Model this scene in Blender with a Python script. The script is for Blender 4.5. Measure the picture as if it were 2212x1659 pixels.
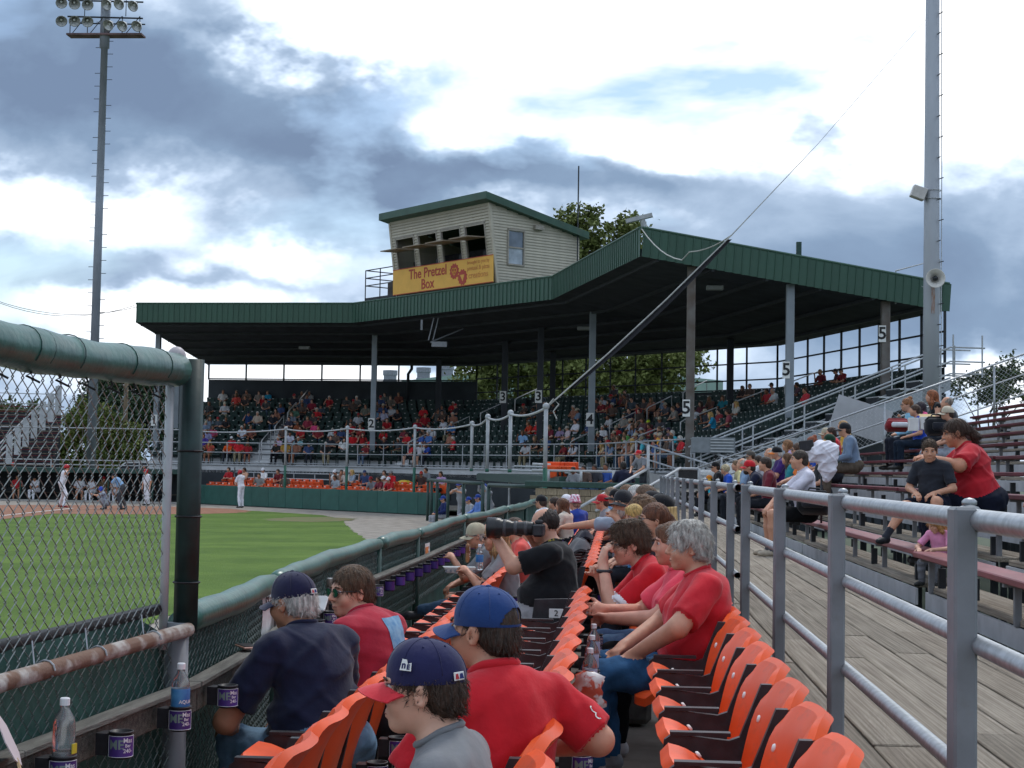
import bpy, bmesh, math, random
import numpy as np
from mathutils import Vector, Matrix

for _o in list(bpy.data.objects):
    bpy.data.objects.remove(_o)
S = bpy.context.scene
COL = S.collection
R = math.radians
rnd = random.Random(7)

# ------------------------------------------------------------------ camera
HC = 2.0
YAW, PITCH, ROLL = math.atan(230/3470), .0531, .017
cam = bpy.data.cameras.new('camera')
camo = bpy.data.objects.new('camera', cam); COL.objects.link(camo)
cam.sensor_width = 36; cam.lens = 36*3470/2212; cam.clip_start = .05; cam.clip_end = 3000
CR = Matrix.Rotation(YAW, 3, 'Z') @ Matrix.Rotation(math.pi/2+PITCH, 3, 'X') @ Matrix.Rotation(ROLL, 3, 'Z')
camo.matrix_world = Matrix.Translation((0, 0, HC)) @ CR.to_4x4()
S.camera = camo

# surveying helpers: a direction measured in the photograph meets a known plane of the place
def sight(x, y):
    return CR @ Vector(((x-1106)/3470, -(y-829.5)/3470, -1))
def at_z(x, y, z):
    d = sight(x, y); return Vector((0, 0, HC)) + d*((z-HC)/d.z)
def at_y(x, y, Y):
    d = sight(x, y); return Vector((0, 0, HC)) + d*(Y/d.y)
def at_x(x, y, X):
    d = sight(x, y); return Vector((0, 0, HC)) + d*(X/d.x)

# ------------------------------------------------------------------ world and sun
SUN_EL, SUN_AZ = R(56), R(22)          # azimuth clockwise from +Y
w = bpy.data.worlds.new('World'); S.world = w; w.use_nodes = True
nt = w.node_tree; nt.nodes.clear()
N = lambda t: nt.nodes.new(t)
def math_(op, a, b=None, c=None, clamp=False):
    n = N('ShaderNodeMath'); n.operation = op; n.use_clamp = clamp
    for i, v in enumerate((a, b, c)):
        if v is None: continue
        if isinstance(v, (int, float)): n.inputs[i].default_value = v
        else: nt.links.new(v, n.inputs[i])
    return n.outputs[0]
sky = N('ShaderNodeTexSky'); sky.sky_type = 'NISHITA'; sky.sun_disc = False
sky.sun_elevation = SUN_EL; sky.sun_rotation = SUN_AZ; sky.air_density = 1.0; sky.dust_density = .6
tc = N('ShaderNodeTexCoord'); sep = N('ShaderNodeSeparateXYZ')
nt.links.new(tc.outputs['Generated'], sep.inputs[0])
az = math_('ARCTAN2', sep.outputs[0], sep.outputs[1])
el = math_('ARCSINE', sep.outputs[2])
comb = N('ShaderNodeCombineXYZ'); nt.links.new(az, comb.inputs[0]); nt.links.new(el, comb.inputs[1])
def noise(scale, detail, rough, vec, dist=0):
    n = N('ShaderNodeTexNoise'); n.inputs['Scale'].default_value = scale; n.inputs['Detail'].default_value = detail
    n.inputs['Roughness'].default_value = rough; n.inputs['Distortion'].default_value = dist
    nt.links.new(vec, n.inputs['Vector']); return n
# fibrous warp so that the cloud banks have ragged edges
mp = N('ShaderNodeMapping'); mp.inputs['Scale'].default_value = (1, 1.7, 1.7)
nt.links.new(tc.outputs['Generated'], mp.inputs[0])
wn = noise(10, 5, .56, mp.outputs[0])
wv = N('ShaderNodeVectorMath'); wv.operation = 'MULTIPLY_ADD'
nt.links.new(wn.outputs['Color'], wv.inputs[0]); wv.inputs[1].default_value = (.16, .1, 0)
sub = N('ShaderNodeVectorMath'); sub.operation = 'ADD'; sub.inputs[1].default_value = (-.08, -.05, 0)
nt.links.new(comb.outputs[0], sub.inputs[0]); nt.links.new(sub.outputs[0], wv.inputs[2])
warped = wv.outputs[0]
banks = [ # x, y, rx, ry (survey units), weight: dark cloud banks (-) and bright thin cloud (+)
 (430, 230, 430, 150, -.50), (830, 370, 330, 110, -.50), (60, 110, 330, 120, -.26), (1230, 420, 300, 70, -.32),
 (180, 575, 300, 60, -.22), (700, 480, 260, 60, -.25), (1750, 420, 420, 110, -.26), (2060, 600, 330, 150, -.36), (1500, 560, 300, 90, -.22),
 (1600, 60, 800, 210, .75), (760, 60, 260, 110, .40), (1000, 300, 190, 60, .42), (150, 440, 260, 70, .34),
 (620, 560, 160, 45, .30), (420, 680, 480, 55, .34), (1330, 240, 330, 110, .45), (2110, 790, 190, 60, .30), (2100, 250, 300, 110, .30), (600, 800, 600, 60, .3)]
tot = None
fb = noise(5.5, 7, .54, mp.outputs[0], .3)
tot = math_('MULTIPLY_ADD', fb.outputs['Fac'], 1.15, -.03)
for (x, y, rx, ry, wt) in banks:
    d = sight(x, y).normalized(); ca = math.atan2(d.x, d.y); ce = math.asin(d.z)
    m = N('ShaderNodeMapping'); m.vector_type = 'POINT'
    sx, sy = 3470/rx, 3470/ry
    m.inputs['Scale'].default_value = (sx, sy, 1); m.inputs['Location'].default_value = (-ca*sx, -ce*sy, 0)
    nt.links.new(warped, m.inputs[0])
    ln = N('ShaderNodeVectorMath'); ln.operation = 'LENGTH'; nt.links.new(m.outputs[0], ln.inputs[0])
    mr = N('ShaderNodeMapRange'); mr.interpolation_type = 'SMOOTHSTEP'
    mr.inputs['From Min'].default_value = 1.45; mr.inputs['From Max'].default_value = .15
    mr.inputs['To Min'].default_value = 0; mr.inputs['To Max'].default_value = wt
    nt.links.new(ln.outputs['Value'], mr.inputs['Value'])
    tot = math_('ADD', tot, mr.outputs[0])
rp = N('ShaderNodeValToRGB'); e = rp.color_ramp.elements
SKY_S = .10
def cloud(r, g, b): return (r/SKY_S, g/SKY_S, b/SKY_S, 1)
# the ramp is stored in units that the background strength brings back to scene radiance
e[0].position = .05; e[0].color = (.135, .19, .29, 1)
e[1].position = 1.0; e[1].color = (1.05, 1.05, 1.06, 1)
for p, c in ((.28, (.18, .255, .37, 1)), (.46, (.31, .40, .53, 1)), (.58, (.55, .65, .79, 1)), (.70, (.84, .89, .96, 1))):
    k = rp.color_ramp.elements.new(p); k.color = c
nt.links.new(tot, rp.inputs['Fac'])
sc = N('ShaderNodeVectorMath'); sc.operation = 'SCALE'; sc.inputs['Scale'].default_value = 1/SKY_S
nt.links.new(rp.outputs['Color'], sc.inputs[0])
# cover: where it is thin the blue sky itself shows
gap = noise(3.2, 6, .55, mp.outputs[0], .5)
cov = N('ShaderNodeMapRange'); cov.inputs['From Min'].default_value = .33; cov.inputs['From Max'].default_value = .45
nt.links.new(gap.outputs['Fac'], cov.inputs['Value'])
hi_ = N('ShaderNodeMapRange'); hi_.inputs['From Min'].default_value = .12; hi_.inputs['From Max'].default_value = .02
nt.links.new(el, hi_.inputs['Value'])
covf = math_('MAXIMUM', cov.outputs[0], hi_.outputs[0])
mix = N('ShaderNodeMix'); mix.data_type = 'RGBA'
nt.links.new(covf, mix.inputs['Factor']); nt.links.new(sky.outputs[0], mix.inputs['A']); nt.links.new(sc.outputs[0], mix.inputs['B'])
bg = N('ShaderNodeBackground'); bg.inputs['Strength'].default_value = SKY_S
nt.links.new(mix.outputs['Result'], bg.inputs['Color'])
wo = N('ShaderNodeOutputWorld'); nt.links.new(bg.outputs[0], wo.inputs[0])

sun = bpy.data.lights.new('sun', 'SUN'); sun.energy = 1.1; sun.angle = R(14); sun.color = (1, .96, .9)
suno = bpy.data.objects.new('sun', sun); COL.objects.link(suno)
sd = Vector((math.sin(SUN_AZ)*math.cos(SUN_EL), math.cos(SUN_AZ)*math.cos(SUN_EL), math.sin(SUN_EL)))
suno.rotation_euler = sd.to_track_quat('Z', 'Y').to_euler()
S.render.engine = 'CYCLES'
w.cycles.sampling_method = 'MANUAL'; w.cycles.sample_map_resolution = 256
cy = S.cycles; cy.max_bounces = 6; cy.diffuse_bounces = 3; cy.glossy_bounces = 3; cy.transmission_bounces = 4; cy.transparent_max_bounces = 8
cy.caustics_reflective = False; cy.caustics_refractive = False; cy.use_denoising = True; cy.use_adaptive_sampling = True; cy.adaptive_threshold = .02
vs = S.view_settings; vs.view_transform = 'Standard'; vs.look = 'None'; vs.gamma = 1; vs.exposure = 0.58

# ------------------------------------------------------------------ materials
MATS = {}
def mat(name, col, rough=.65, var=.12, scale=6, bump=0, bscale=40, metal=0, col2=None, spec=.4, stretch=(1, 1, 1), alpha=1, trans=0, detail=5, lo=.35, hi=.65, coat=0, sheen=0, bstretch=None):
    if name in MATS: return MATS[name]
    m = bpy.data.materials.new(name); m.use_nodes = True; t = m.node_tree; b = t.nodes['Principled BSDF']
    b.inputs['Roughness'].default_value = rough; b.inputs['Metallic'].default_value = metal
    b.inputs['Specular IOR Level'].default_value = spec; b.inputs['Alpha'].default_value = alpha
    b.inputs['Transmission Weight'].default_value = trans; b.inputs['Coat Weight'].default_value = coat
    b.inputs['Sheen Weight'].default_value = sheen
    tcn = t.nodes.new('ShaderNodeTexCoord'); mpn = t.nodes.new('ShaderNodeMapping'); mpn.inputs['Scale'].default_value = stretch
    t.links.new(tcn.outputs['Object'], mpn.inputs[0])
    n = t.nodes.new('ShaderNodeTexNoise'); n.inputs['Scale'].default_value = scale; n.inputs['Detail'].default_value = detail
    t.links.new(mpn.outputs[0], n.inputs['Vector'])
    r = t.nodes.new('ShaderNodeValToRGB'); e = r.color_ramp.elements
    c2 = col2 if col2 else tuple(min(1, c*(1+var)) for c in col)
    c1 = col if col2 else tuple(c*(1-var) for c in col)
    e[0].position = lo; e[0].color = (*c1, 1); e[1].position = hi; e[1].color = (*c2, 1)
    t.links.new(n.outputs['Fac'], r.inputs[0]); t.links.new(r.outputs[0], b.inputs['Base Color'])
    if bump:
        mb = mpn
        if bstretch:
            mb = t.nodes.new('ShaderNodeMapping'); mb.inputs['Scale'].default_value = bstretch; t.links.new(tcn.outputs['Object'], mb.inputs[0])
        n2 = t.nodes.new('ShaderNodeTexNoise'); n2.inputs['Scale'].default_value = bscale; n2.inputs['Detail'].default_value = 4
        t.links.new(mb.outputs[0], n2.inputs['Vector'])
        bp = t.nodes.new('ShaderNodeBump'); bp.inputs['Strength'].default_value = min(1, bump); bp.inputs['Distance'].default_value = .02*bump if bump < 1 else .02
        t.links.new(n2.outputs['Fac'], bp.inputs['Height']); t.links.new(bp.outputs[0], b.inputs['Normal'])
    MATS[name] = m; return m
def hexlin(h):
    h = h.lstrip('#'); o = []
    for i in (0, 2, 4):
        c = int(h[i:i+2], 16)/255; o.append(c/12.92 if c < .04045 else ((c+.055)/1.055)**2.4)
    return tuple(o)
def cloth(h, wr=.5):
    return mat('cloth_'+h.strip('#'), hexlin(h), .88, .10, 9, wr, 16, sheen=.15, spec=.2)
def knit(h):
    return mat('denim_'+h.strip('#'), hexlin(h), .9, .22, 14, .5, 20, spec=.15)
def skin(h='c99478'):
    k = 'skin_'+h
    if k in MATS: return MATS[k]
    m = mat(k, hexlin(h), .5, .07, 22, .12, 120, spec=.35)
    b = m.node_tree.nodes['Principled BSDF']; b.inputs['Subsurface Weight'].default_value = .08; b.inputs['Subsurface Radius'].default_value = (.02, .008, .005); b.inputs['Subsurface Scale'].default_value = .6
    return m
def hairm(h):
    return mat('hair_'+h.strip('#'), tuple(c*min(1.7, .55/max(hexlin(h)))+.003 for c in hexlin(h)), .55, .45, 60, .9, 90, stretch=(1, 1, .22), spec=.35)

GALV = mat('galvanised', (.42, .44, .46), .42, .16, 30, .15, 160, metal=.75)
GREYP = mat('grey_paint', (.20, .21, .225), .5, .10, 7, .15, 60)
LGREY = mat('light_grey_paint', (.40, .42, .44), .5, .12, 5, .1, 40)
ALU = mat('aluminium', (.55, .56, .57), .45, .1, 9, .1, 60, metal=.35)
BLACKP = mat('black_plastic', (.022, .022, .026), .42, .3, 20, .15, 80)
ORANGE = mat('orange_plastic', (.86, .098, .016), .42, .10, 3.5, .06, 30, spec=.4)
ORANGE2 = mat('faded_orange_plastic', (.82, .105, .025), .5, .12, 4, .05, 30)
WHITEP = mat('white_plastic', (.75, .75, .73), .5, .06)
GREENPAD = mat('green_vinyl', (.028, .105, .082), .33, .25, 7, .35, 30, spec=.6)
GREENPAINT = mat('dark_green_paint', (.016, .052, .042), .45, .2, 9, .2, 60)
GREENWALL = mat('green_wall_pad', (.022, .095, .076), .55, .12, 2.5, .15, 20)
GREENROOF = mat('green_fascia', (.034, .088, .060), .5, .14, 1.2, .05, 20)
DARKSTEEL = mat('dark_steel', (.022, .026, .031), .6, .2, 3)
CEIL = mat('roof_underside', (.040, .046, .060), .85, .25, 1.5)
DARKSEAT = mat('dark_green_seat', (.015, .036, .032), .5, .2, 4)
WINDSCREEN = mat('green_windscreen', (.030, .085, .070), .8, .25, 3, .5, 25)
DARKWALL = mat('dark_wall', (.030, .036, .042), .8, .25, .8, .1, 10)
CONC = mat('concrete', (.24, .215, .18), .85, .18, 5, .3, 60)
WOODW = mat('weathered_wood', (.20, .175, .145), .85, 0, 5, .9, 26, col2=(.44, .405, .35), stretch=(9, .55, 9), bstretch=(14, .8, 14), lo=.3, hi=.7, detail=8)
WOODD = mat('dark_wood', (.085, .075, .062), .85, .35, 6, .6, 30, stretch=(8, .8, 8))
MAROON = mat('maroon_paint', (.115, .017, .026), .6, .2, 3, .12, 30, stretch=(3, .6, 3), spec=.25)
MAROON2 = mat('skylit_maroon_paint', (.20, .048, .055), .5, .18, 4, .15, 30, stretch=(3, .5, 3))  # lowest bench: pinkish light reflection painted into the maroon
RISER = mat('grey_riser', (.46, .47, .49), .6, .12, 3)
PURPLE = mat('purple_label', (.075, .035, .22), .4, .1, 10)
WHITEPAINT = mat('white_paint', (.72, .72, .70), .6, .08, 8)
BLACKPAINT = mat('black_paint', (.012, .012, .014), .55, .1)
RUST = mat('rusty_pipe', (.17, .10, .07), .7, 0, 9, .5, 50, col2=(.40, .38, .36), lo=.42, hi=.58, metal=.3)
GLASS = mat('window_glass', (.05, .06, .07), .05, .1, spec=.8, trans=.6)
BARK = mat('bark', (.16, .14, .11), .9, .4, 6, .8, 20)

def vary(m, amt=.15, spots=0, spot_scale=30):
    t = m.node_tree; b = t.nodes['Principled BSDF']; src = b.inputs['Base Color'].links[0].from_socket
    oi = t.nodes.new('ShaderNodeObjectInfo'); mr = t.nodes.new('ShaderNodeMapRange'); mr.inputs['To Min'].default_value = 1-amt; mr.inputs['To Max'].default_value = 1+amt*.5; t.links.new(oi.outputs['Random'], mr.inputs['Value'])
    hs = t.nodes.new('ShaderNodeHueSaturation'); t.links.new(src, hs.inputs['Color']); t.links.new(mr.outputs[0], hs.inputs['Value']); out = hs.outputs[0]
    if spots:
        tc_ = t.nodes.new('ShaderNodeTexCoord'); n = t.nodes.new('ShaderNodeTexNoise'); n.inputs['Scale'].default_value = spot_scale; n.inputs['Detail'].default_value = 8; n.inputs['Roughness'].default_value = .7; t.links.new(tc_.outputs['Object'], n.inputs['Vector'])
        r = t.nodes.new('ShaderNodeMapRange'); r.inputs['From Min'].default_value = .56; r.inputs['From Max'].default_value = .74; r.inputs['To Max'].default_value = spots; t.links.new(n.outputs['Fac'], r.inputs['Value'])
        mx = t.nodes.new('ShaderNodeMix'); mx.data_type = 'RGBA'; t.links.new(r.outputs[0], mx.inputs['Factor']); t.links.new(out, mx.inputs['A']); mx.inputs['B'].default_value = (.16, .12, .09, 1); out = mx.outputs['Result']
    t.links.new(out, b.inputs['Base Color'])
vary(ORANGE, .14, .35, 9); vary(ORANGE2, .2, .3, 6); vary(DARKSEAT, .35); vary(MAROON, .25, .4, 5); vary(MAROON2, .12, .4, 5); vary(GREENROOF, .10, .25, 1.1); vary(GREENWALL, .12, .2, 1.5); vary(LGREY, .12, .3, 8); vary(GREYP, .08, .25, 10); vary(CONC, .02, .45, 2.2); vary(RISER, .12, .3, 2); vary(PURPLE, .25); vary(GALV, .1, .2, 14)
# ------------------------------------------------------------------ mesh builder
class MB:
    def __init__(s): s.v = []; s.f = []; s.m = []; s.mi = 0
    def add(s, vs, fs):
        o = len(s.v); s.v += [tuple(p) for p in vs]; s.f += [tuple(i+o for i in f) for f in fs]; s.m += [s.mi]*len(fs); return s
    def box(s, c, d, rot=None, bev=0):
        hx, hy, hz = d[0]/2, d[1]/2, d[2]/2; c = Vector(c)
        if bev:
            b = min(bev, hx*.6, hy*.6, hz*.6); vs = []; 
            for sx in (-1, 1):
                for sy in (-1, 1):
                    for sz in (-1, 1):
                        vs += [Vector((sx*hx, sy*(hy-b), sz*(hz-b))), Vector((sx*(hx-b), sy*hy, sz*(hz-b))), Vector((sx*(hx-b), sy*(hy-b), sz*hz))]
            I = lambda x, y, z, k: ((x*2+y)*2+z)*3+k
            fs = []
            for a in (0, 1):
                q = [I(a, 0, 0, 0), I(a, 1, 0, 0), I(a, 1, 1, 0), I(a, 0, 1, 0)]; fs.append(q if a else q[::-1])
                q = [I(0, a, 0, 1), I(0, a, 1, 1), I(1, a, 1, 1), I(1, a, 0, 1)]; fs.append(q if a else q[::-1])
                q = [I(0, 0, a, 2), I(1, 0, a, 2), I(1, 1, a, 2), I(0, 1, a, 2)]; fs.append(q if a else q[::-1])
            for a in (0, 1):
                for b_ in (0, 1):
                    fs.append([I(a, b_, 0, 0), I(a, b_, 1, 0), I(a, b_, 1, 1), I(a, b_, 0, 1)] if a != b_ else [I(a, b_, 0, 1), I(a, b_, 1, 1), I(a, b_, 1, 0), I(a, b_, 0, 0)])
                    fs.append([I(a, 0, b_, 0), I(a, 1, b_, 0), I(a, 1, b_, 2), I(a, 0, b_, 2)] if a == b_ else [I(a, 0, b_, 2), I(a, 1, b_, 2), I(a, 1, b_, 0), I(a, 0, b_, 0)])
                    fs.append([I(0, a, b_, 1), I(1, a, b_, 1), I(1, a, b_, 2), I(0, a, b_, 2)] if a != b_ else [I(0, a, b_, 2), I(1, a, b_, 2), I(1, a, b_, 1), I(0, a, b_, 1)])
                    for c_ in (0, 1):
                        t = [I(a, b_, c_, 0), I(a, b_, c_, 1), I(a, b_, c_, 2)]; fs.append(t if (a+b_+c_) % 2 == 1 else t[::-1])
        else:
            vs = [Vector((x*hx, y*hy, z*hz)) for x in (-1, 1) for y in (-1, 1) for z in (-1, 1)]
            fs = [(0, 1, 3, 2), (4, 6, 7, 5), (0, 4, 5, 1), (2, 3, 7, 6), (0, 2, 6, 4), (1, 5, 7, 3)]
        if rot is not None: vs = [rot @ p for p in vs]
        return s.add([p+c for p in vs], fs)
    def path(s, pts, r, n=8, cap=True, closed=False):
        pts = [Vector(p) for p in pts]; L = len(pts); rs = r if isinstance(r, (list, tuple)) else [r]*L
        vs = []; up = None
        for i, p in enumerate(pts):
            if closed: d = pts[(i+1) % L]-pts[i-1]
            else: d = pts[min(i+1, L-1)]-pts[max(i-1, 0)]
            d.normalize()
            if up is None:
                up = Vector((0, 0, 1)) if abs(d.z) < .9 else Vector((0, 1, 0))
            a = d.cross(up)
            if a.length < 1e-4: a = d.orthogonal()
            a.normalize(); b = a.cross(d).normalized(); up = b
            vs += [p+(a*math.cos(2*math.pi*k/n)+b*math.sin(2*math.pi*k/n))*rs[i] for k in range(n)]
        fs = []
        for i in range(L if closed else L-1):
            j = (i+1) % L
            fs += [(i*n+k, i*n+(k+1) % n, j*n+(k+1) % n, j*n+k) for k in range(n)]
        if cap and not closed: fs += [tuple(range(n-1, -1, -1)), tuple((L-1)*n+k for k in range(n))]
        return s.add(vs, fs)
    def tube(s, a, b, r, r2=None, n=8): return s.path([a, b], [r, r if r2 is None else r2], n)
    def prism(s, poly, axis, t, off=0):
        # poly: 2-D outline in the two other axes, extruded along axis
        n = len(poly); vs = []
        for o in (off-t/2, off+t/2):
            for (a, b) in poly: vs.append({'x': (o, a, b), 'y': (a, o, b), 'z': (a, b, o)}[axis])
        fs = [tuple(range(n)), tuple(range(2*n-1, n-1, -1))]+[(i, i+n, (i+1) % n+n, (i+1) % n) for i in range(n)]
        return s.add(vs, fs)
    def lathe(s, prof, n=16, c=(0, 0, 0), rot=None):
        c = Vector(c); vs = []
        for (r, z) in prof:
            for k in range(n):
                p = Vector((r*math.cos(2*math.pi*k/n), r*math.sin(2*math.pi*k/n), z))
                vs.append((rot @ p if rot is not None else p)+c)
        L = len(prof); fs = [(i*n+k, i*n+(k+1) % n, (i+1)*n+(k+1) % n, (i+1)*n+k) for i in range(L-1) for k in range(n)]
        if prof[0][0] > 1e-5: fs.append(tuple(range(n-1, -1, -1)))
        if prof[-1][0] > 1e-5: fs.append(tuple((L-1)*n+k for k in range(n)))
        return s.add(vs, fs)
    def ell(s, c, r, n=12, m=8, rot=None):
        pr = [(math.sin(math.pi*i/m), -math.cos(math.pi*i/m)) for i in range(m+1)]
        c = Vector(c); vs = []
        for (a, z) in pr:
            for k in range(n):
                p = Vector((r[0]*a*math.cos(2*math.pi*k/n), r[1]*a*math.sin(2*math.pi*k/n), r[2]*z)); vs.append((rot @ p if rot is not None else p)+c)
        return s.add(vs, [(i*n+k, i*n+(k+1) % n, (i+1)*n+(k+1) % n, (i+1)*n+k) for i in range(m) for k in range(n)])
    def grid(s, P):   # P[i][j] points
        a, b = len(P), len(P[0]); return s.add([p for row in P for p in row], [(i*b+j, (i+1)*b+j, (i+1)*b+j+1, i*b+j+1) for i in range(a-1) for j in range(b-1)])
    def mesh(s, name, mats, smooth=False):
        me = bpy.data.meshes.new(name); me.from_pydata(s.v, [], s.f)
        for m in (mats if isinstance(mats, (list, tuple)) else [mats]): me.materials.append(m)
        if any(s.m): me.polygons.foreach_set('material_index', s.m)
        if smooth: me.polygons.foreach_set('use_smooth', [True]*len(s.f))
        me.update(); return me
    def build(s, name, mats, parent=None, smooth=False, loc=None, fix=False):
        me = s.mesh(name, mats, smooth)
        if fix:
            bm = bmesh.new(); bm.from_mesh(me); bmesh.ops.recalc_face_normals(bm, faces=bm.faces); bm.to_mesh(me); bm.free()
        return link(name, me, parent, loc)
def link(name, me, parent=None, loc=None, rz=0):
    o = bpy.data.objects.new(name, me); COL.objects.link(o)
    if parent: o.parent = parent
    if loc is not None: o.location = loc
    if rz: o.rotation_euler.z = rz
    return o
def tag(o, label=None, cat=None, group=None, kind=None):
    if label: o['label'] = label
    if cat: o['category'] = cat
    if group: o['group'] = group
    if kind: o['kind'] = kind
    return o
def thing(name, label, cat, loc=(0, 0, 0), rz=0, group=None):
    o = bpy.data.objects.new(name, None); COL.objects.link(o); o.location = loc; o.rotation_euler.z = rz; o.empty_display_size = .1
    return tag(o, label, cat, group)
def struct(o): o['kind'] = 'structure'; return o
def copy_tree(o, parent=None):
    c = o.copy(); COL.objects.link(c); c.parent = parent
    for ch in o.children: copy_tree(ch, c)
    return c
FONTC = {}
def text_mesh(body, size, mt, extrude=.0, bold=0, spacing=1.0, align='CENTER'):
    key = (body, size, mt.name, extrude, bold, spacing, align)
    if key in FONTC: return FONTC[key]
    cu = bpy.data.curves.new('lettering', 'FONT'); cu.body = body; cu.size = size; cu.align_x = align; cu.align_y = 'CENTER'
    cu.extrude = extrude; cu.offset = bold; cu.resolution_u = 3; cu.space_character = spacing
    o = bpy.data.objects.new('lettering', cu); COL.objects.link(o)
    dg = bpy.context.evaluated_depsgraph_get(); me = bpy.data.meshes.new_from_object(o.evaluated_get(dg))
    bpy.data.objects.remove(o); me.materials.clear(); me.materials.append(mt); FONTC[key] = me; return me
def frame(x, y, z=None):    # rotation matrix from axes
    x = Vector(x).normalized(); y = Vector(y).normalized(); z = x.cross(y).normalized() if z is None else Vector(z)
    return Matrix((x, y, z)).transposed()
def put(o, loc, rot3):      # world/parent-local transform
    o.matrix_local = Matrix.Translation(loc) @ rot3.to_4x4(); return o
# ================================================================== GROUND AND FIELD
def field_material():
    m = bpy.data.materials.new('mown_grass'); m.use_nodes = True; t = m.node_tree; b = t.nodes['Principled BSDF']; b.inputs['Roughness'].default_value = .9; b.inputs['Specular IOR Level'].default_value = .15
    tc = t.nodes.new('ShaderNodeTexCoord'); mp = t.nodes.new('ShaderNodeMapping'); mp.inputs['Rotation'].default_value = (0, 0, R(52)); t.links.new(tc.outputs['Object'], mp.inputs[0])
    wv = t.nodes.new('ShaderNodeTexWave'); wv.inputs['Scale'].default_value = .072; wv.inputs['Distortion'].default_value = .55; wv.inputs['Detail'].default_value = 2; wv.inputs['Detail Scale'].default_value = .6; t.links.new(mp.outputs[0], wv.inputs[0])
    r = t.nodes.new('ShaderNodeValToRGB'); r.color_ramp.elements[0].position = .35; r.color_ramp.elements[1].position = .65
    r.color_ramp.elements[0].color = (.092, .158, .036, 1); r.color_ramp.elements[1].color = (.108, .180, .042, 1); t.links.new(wv.outputs['Fac'], r.inputs[0])
    n = t.nodes.new('ShaderNodeTexNoise'); n.inputs['Scale'].default_value = .55; n.inputs['Detail'].default_value = 9; n.inputs['Roughness'].default_value = .7; t.links.new(tc.outputs['Object'], n.inputs[0])
    r2 = t.nodes.new('ShaderNodeValToRGB'); r2.color_ramp.elements[0].position = .3; r2.color_ramp.elements[1].position = .72
    r2.color_ramp.elements[0].color = (.66, .72, .6, 1); r2.color_ramp.elements[1].color = (1.3, 1.2, 1.0, 1); t.links.new(n.outputs['Fac'], r2.inputs[0])
    mx = t.nodes.new('ShaderNodeMix'); mx.data_type = 'RGBA'; mx.blend_type = 'MULTIPLY'; mx.inputs['Factor'].default_value = 1
    t.links.new(r.outputs[0], mx.inputs['A']); t.links.new(r2.outputs[0], mx.inputs['B']); t.links.new(mx.outputs['Result'], b.inputs['Base Color'])
    n2 = t.nodes.new('ShaderNodeTexNoise'); n2.inputs['Scale'].default_value = 28; n2.inputs['Detail'].default_value = 5; t.links.new(tc.outputs['Object'], n2.inputs[0])
    bp = t.nodes.new('ShaderNodeBump'); bp.inputs['Strength'].default_value = .7; bp.inputs['Distance'].default_value = .05; t.links.new(n2.outputs['Fac'], bp.inputs['Height']); t.links.new(bp.outputs[0], b.inputs['Normal'])
    return m
GRASS = field_material()
TRACK = mat('warning_track_cinder', (.20, .175, .15), .95, 0, 2.2, .6, 45, col2=(.33, .295, .255), detail=9)
CLAY = mat('infield_clay', (.215, .095, .055), .95, 0, 2, .5, 40, col2=(.31, .15, .09), detail=8)
FAR = mat('far_ground', (.10, .12, .08), .95, .3, .05)
def sheet(name, poly, z, m):
    b = MB(); b.add([(x, y, z) for x, y in poly], [tuple(range(len(poly)))]); o = b.build(name, m); struct(o); return o
def ragged(poly, step=.35, amp=.12, seed=3):
    rr = random.Random(seed); out = []
    for (a, b) in zip(poly, poly[1:]+poly[:1]):
        L = math.hypot(b[0]-a[0], b[1]-a[1]); n = max(1, min(90, int(L/step)))
        for k in range(n): t = k/n; out.append((a[0]+(b[0]-a[0])*t+rr.uniform(-amp, amp), a[1]+(b[1]-a[1])*t+rr.uniform(-amp, amp)))
    return out
sheet('ground', [(-600, -300), (900, -300), (900, 1500), (-600, 1500)], -.02, FAR)
sheet('warning_track', [(-90, -20), (-1.0, -20), (-1.0, 30), (2, 45), (2, 62), (-8, 76), (-28, 92), (-90, 92)], -.008, TRACK)
# edge of the turf surveyed from the photograph
turf_edge = [at_z(x, y, 0) for x, y in ((395, 1315), (480, 1283), (600, 1232), (700, 1198), (800, 1170))]
tp = [(p.x, p.y) for p in turf_edge]

far_e = [at_z(x, y, 0) for x, y in ((770, 1152), (752, 1138), (738, 1122), (700, 1113), (560, 1104), (420, 1099))]
tp += [(p.x, p.y) for p in far_e]
sheet('grass', ragged([(-3.6, -12)]+tp+[(-27.5, 71), (-60, 71), (-60, -12)], .4, .06), 0, GRASS)
hp = at_z(225, 1097, 0)
def disc(cx, cy, rx, ry, n=40, seed=1, amp=.06):
    rr = random.Random(seed); return [(cx+rx*math.cos(2*math.pi*k/n)*(1+rr.uniform(-amp, amp)), cy+ry*math.sin(2*math.pi*k/n)*(1+rr.uniform(-amp, amp))) for k in range(n)]
HOME = at_z(170, 1097, 0)
b1 = at_z(-60, 1121, 0)
sheet('infield_dirt', disc(HOME.x+1.2, HOME.y-1.8, 6.6, 6.6, 60, 2, .02), .004, CLAY)
bd = (b1-HOME).normalized(); bn = Vector((-bd.y, bd.x, 0))
q = lambda t, s: (HOME.x+bd.x*t+bn.x*s, HOME.y+bd.y*t+bn.y*s)
sheet('base_path', [q(3, -1.0), q(30, -1.0), q(30, 1.0), q(3, 1.0)], .008, CLAY)
sheet('chalk_line', [q(1.0, -.06), q(30, -.06), q(30, .06), q(1.0, .06)], .012, WHITEPAINT)
for k, (sx) in enumerate((-1.5, .4)):
    a = HOME+Vector((sx, -.6, 0))
    sheet('chalk_line', [(a.x, a.y), (a.x+1.2, a.y), (a.x+1.2, a.y+.1), (a.x, a.y+.1)], .013, WHITEPAINT)
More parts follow.
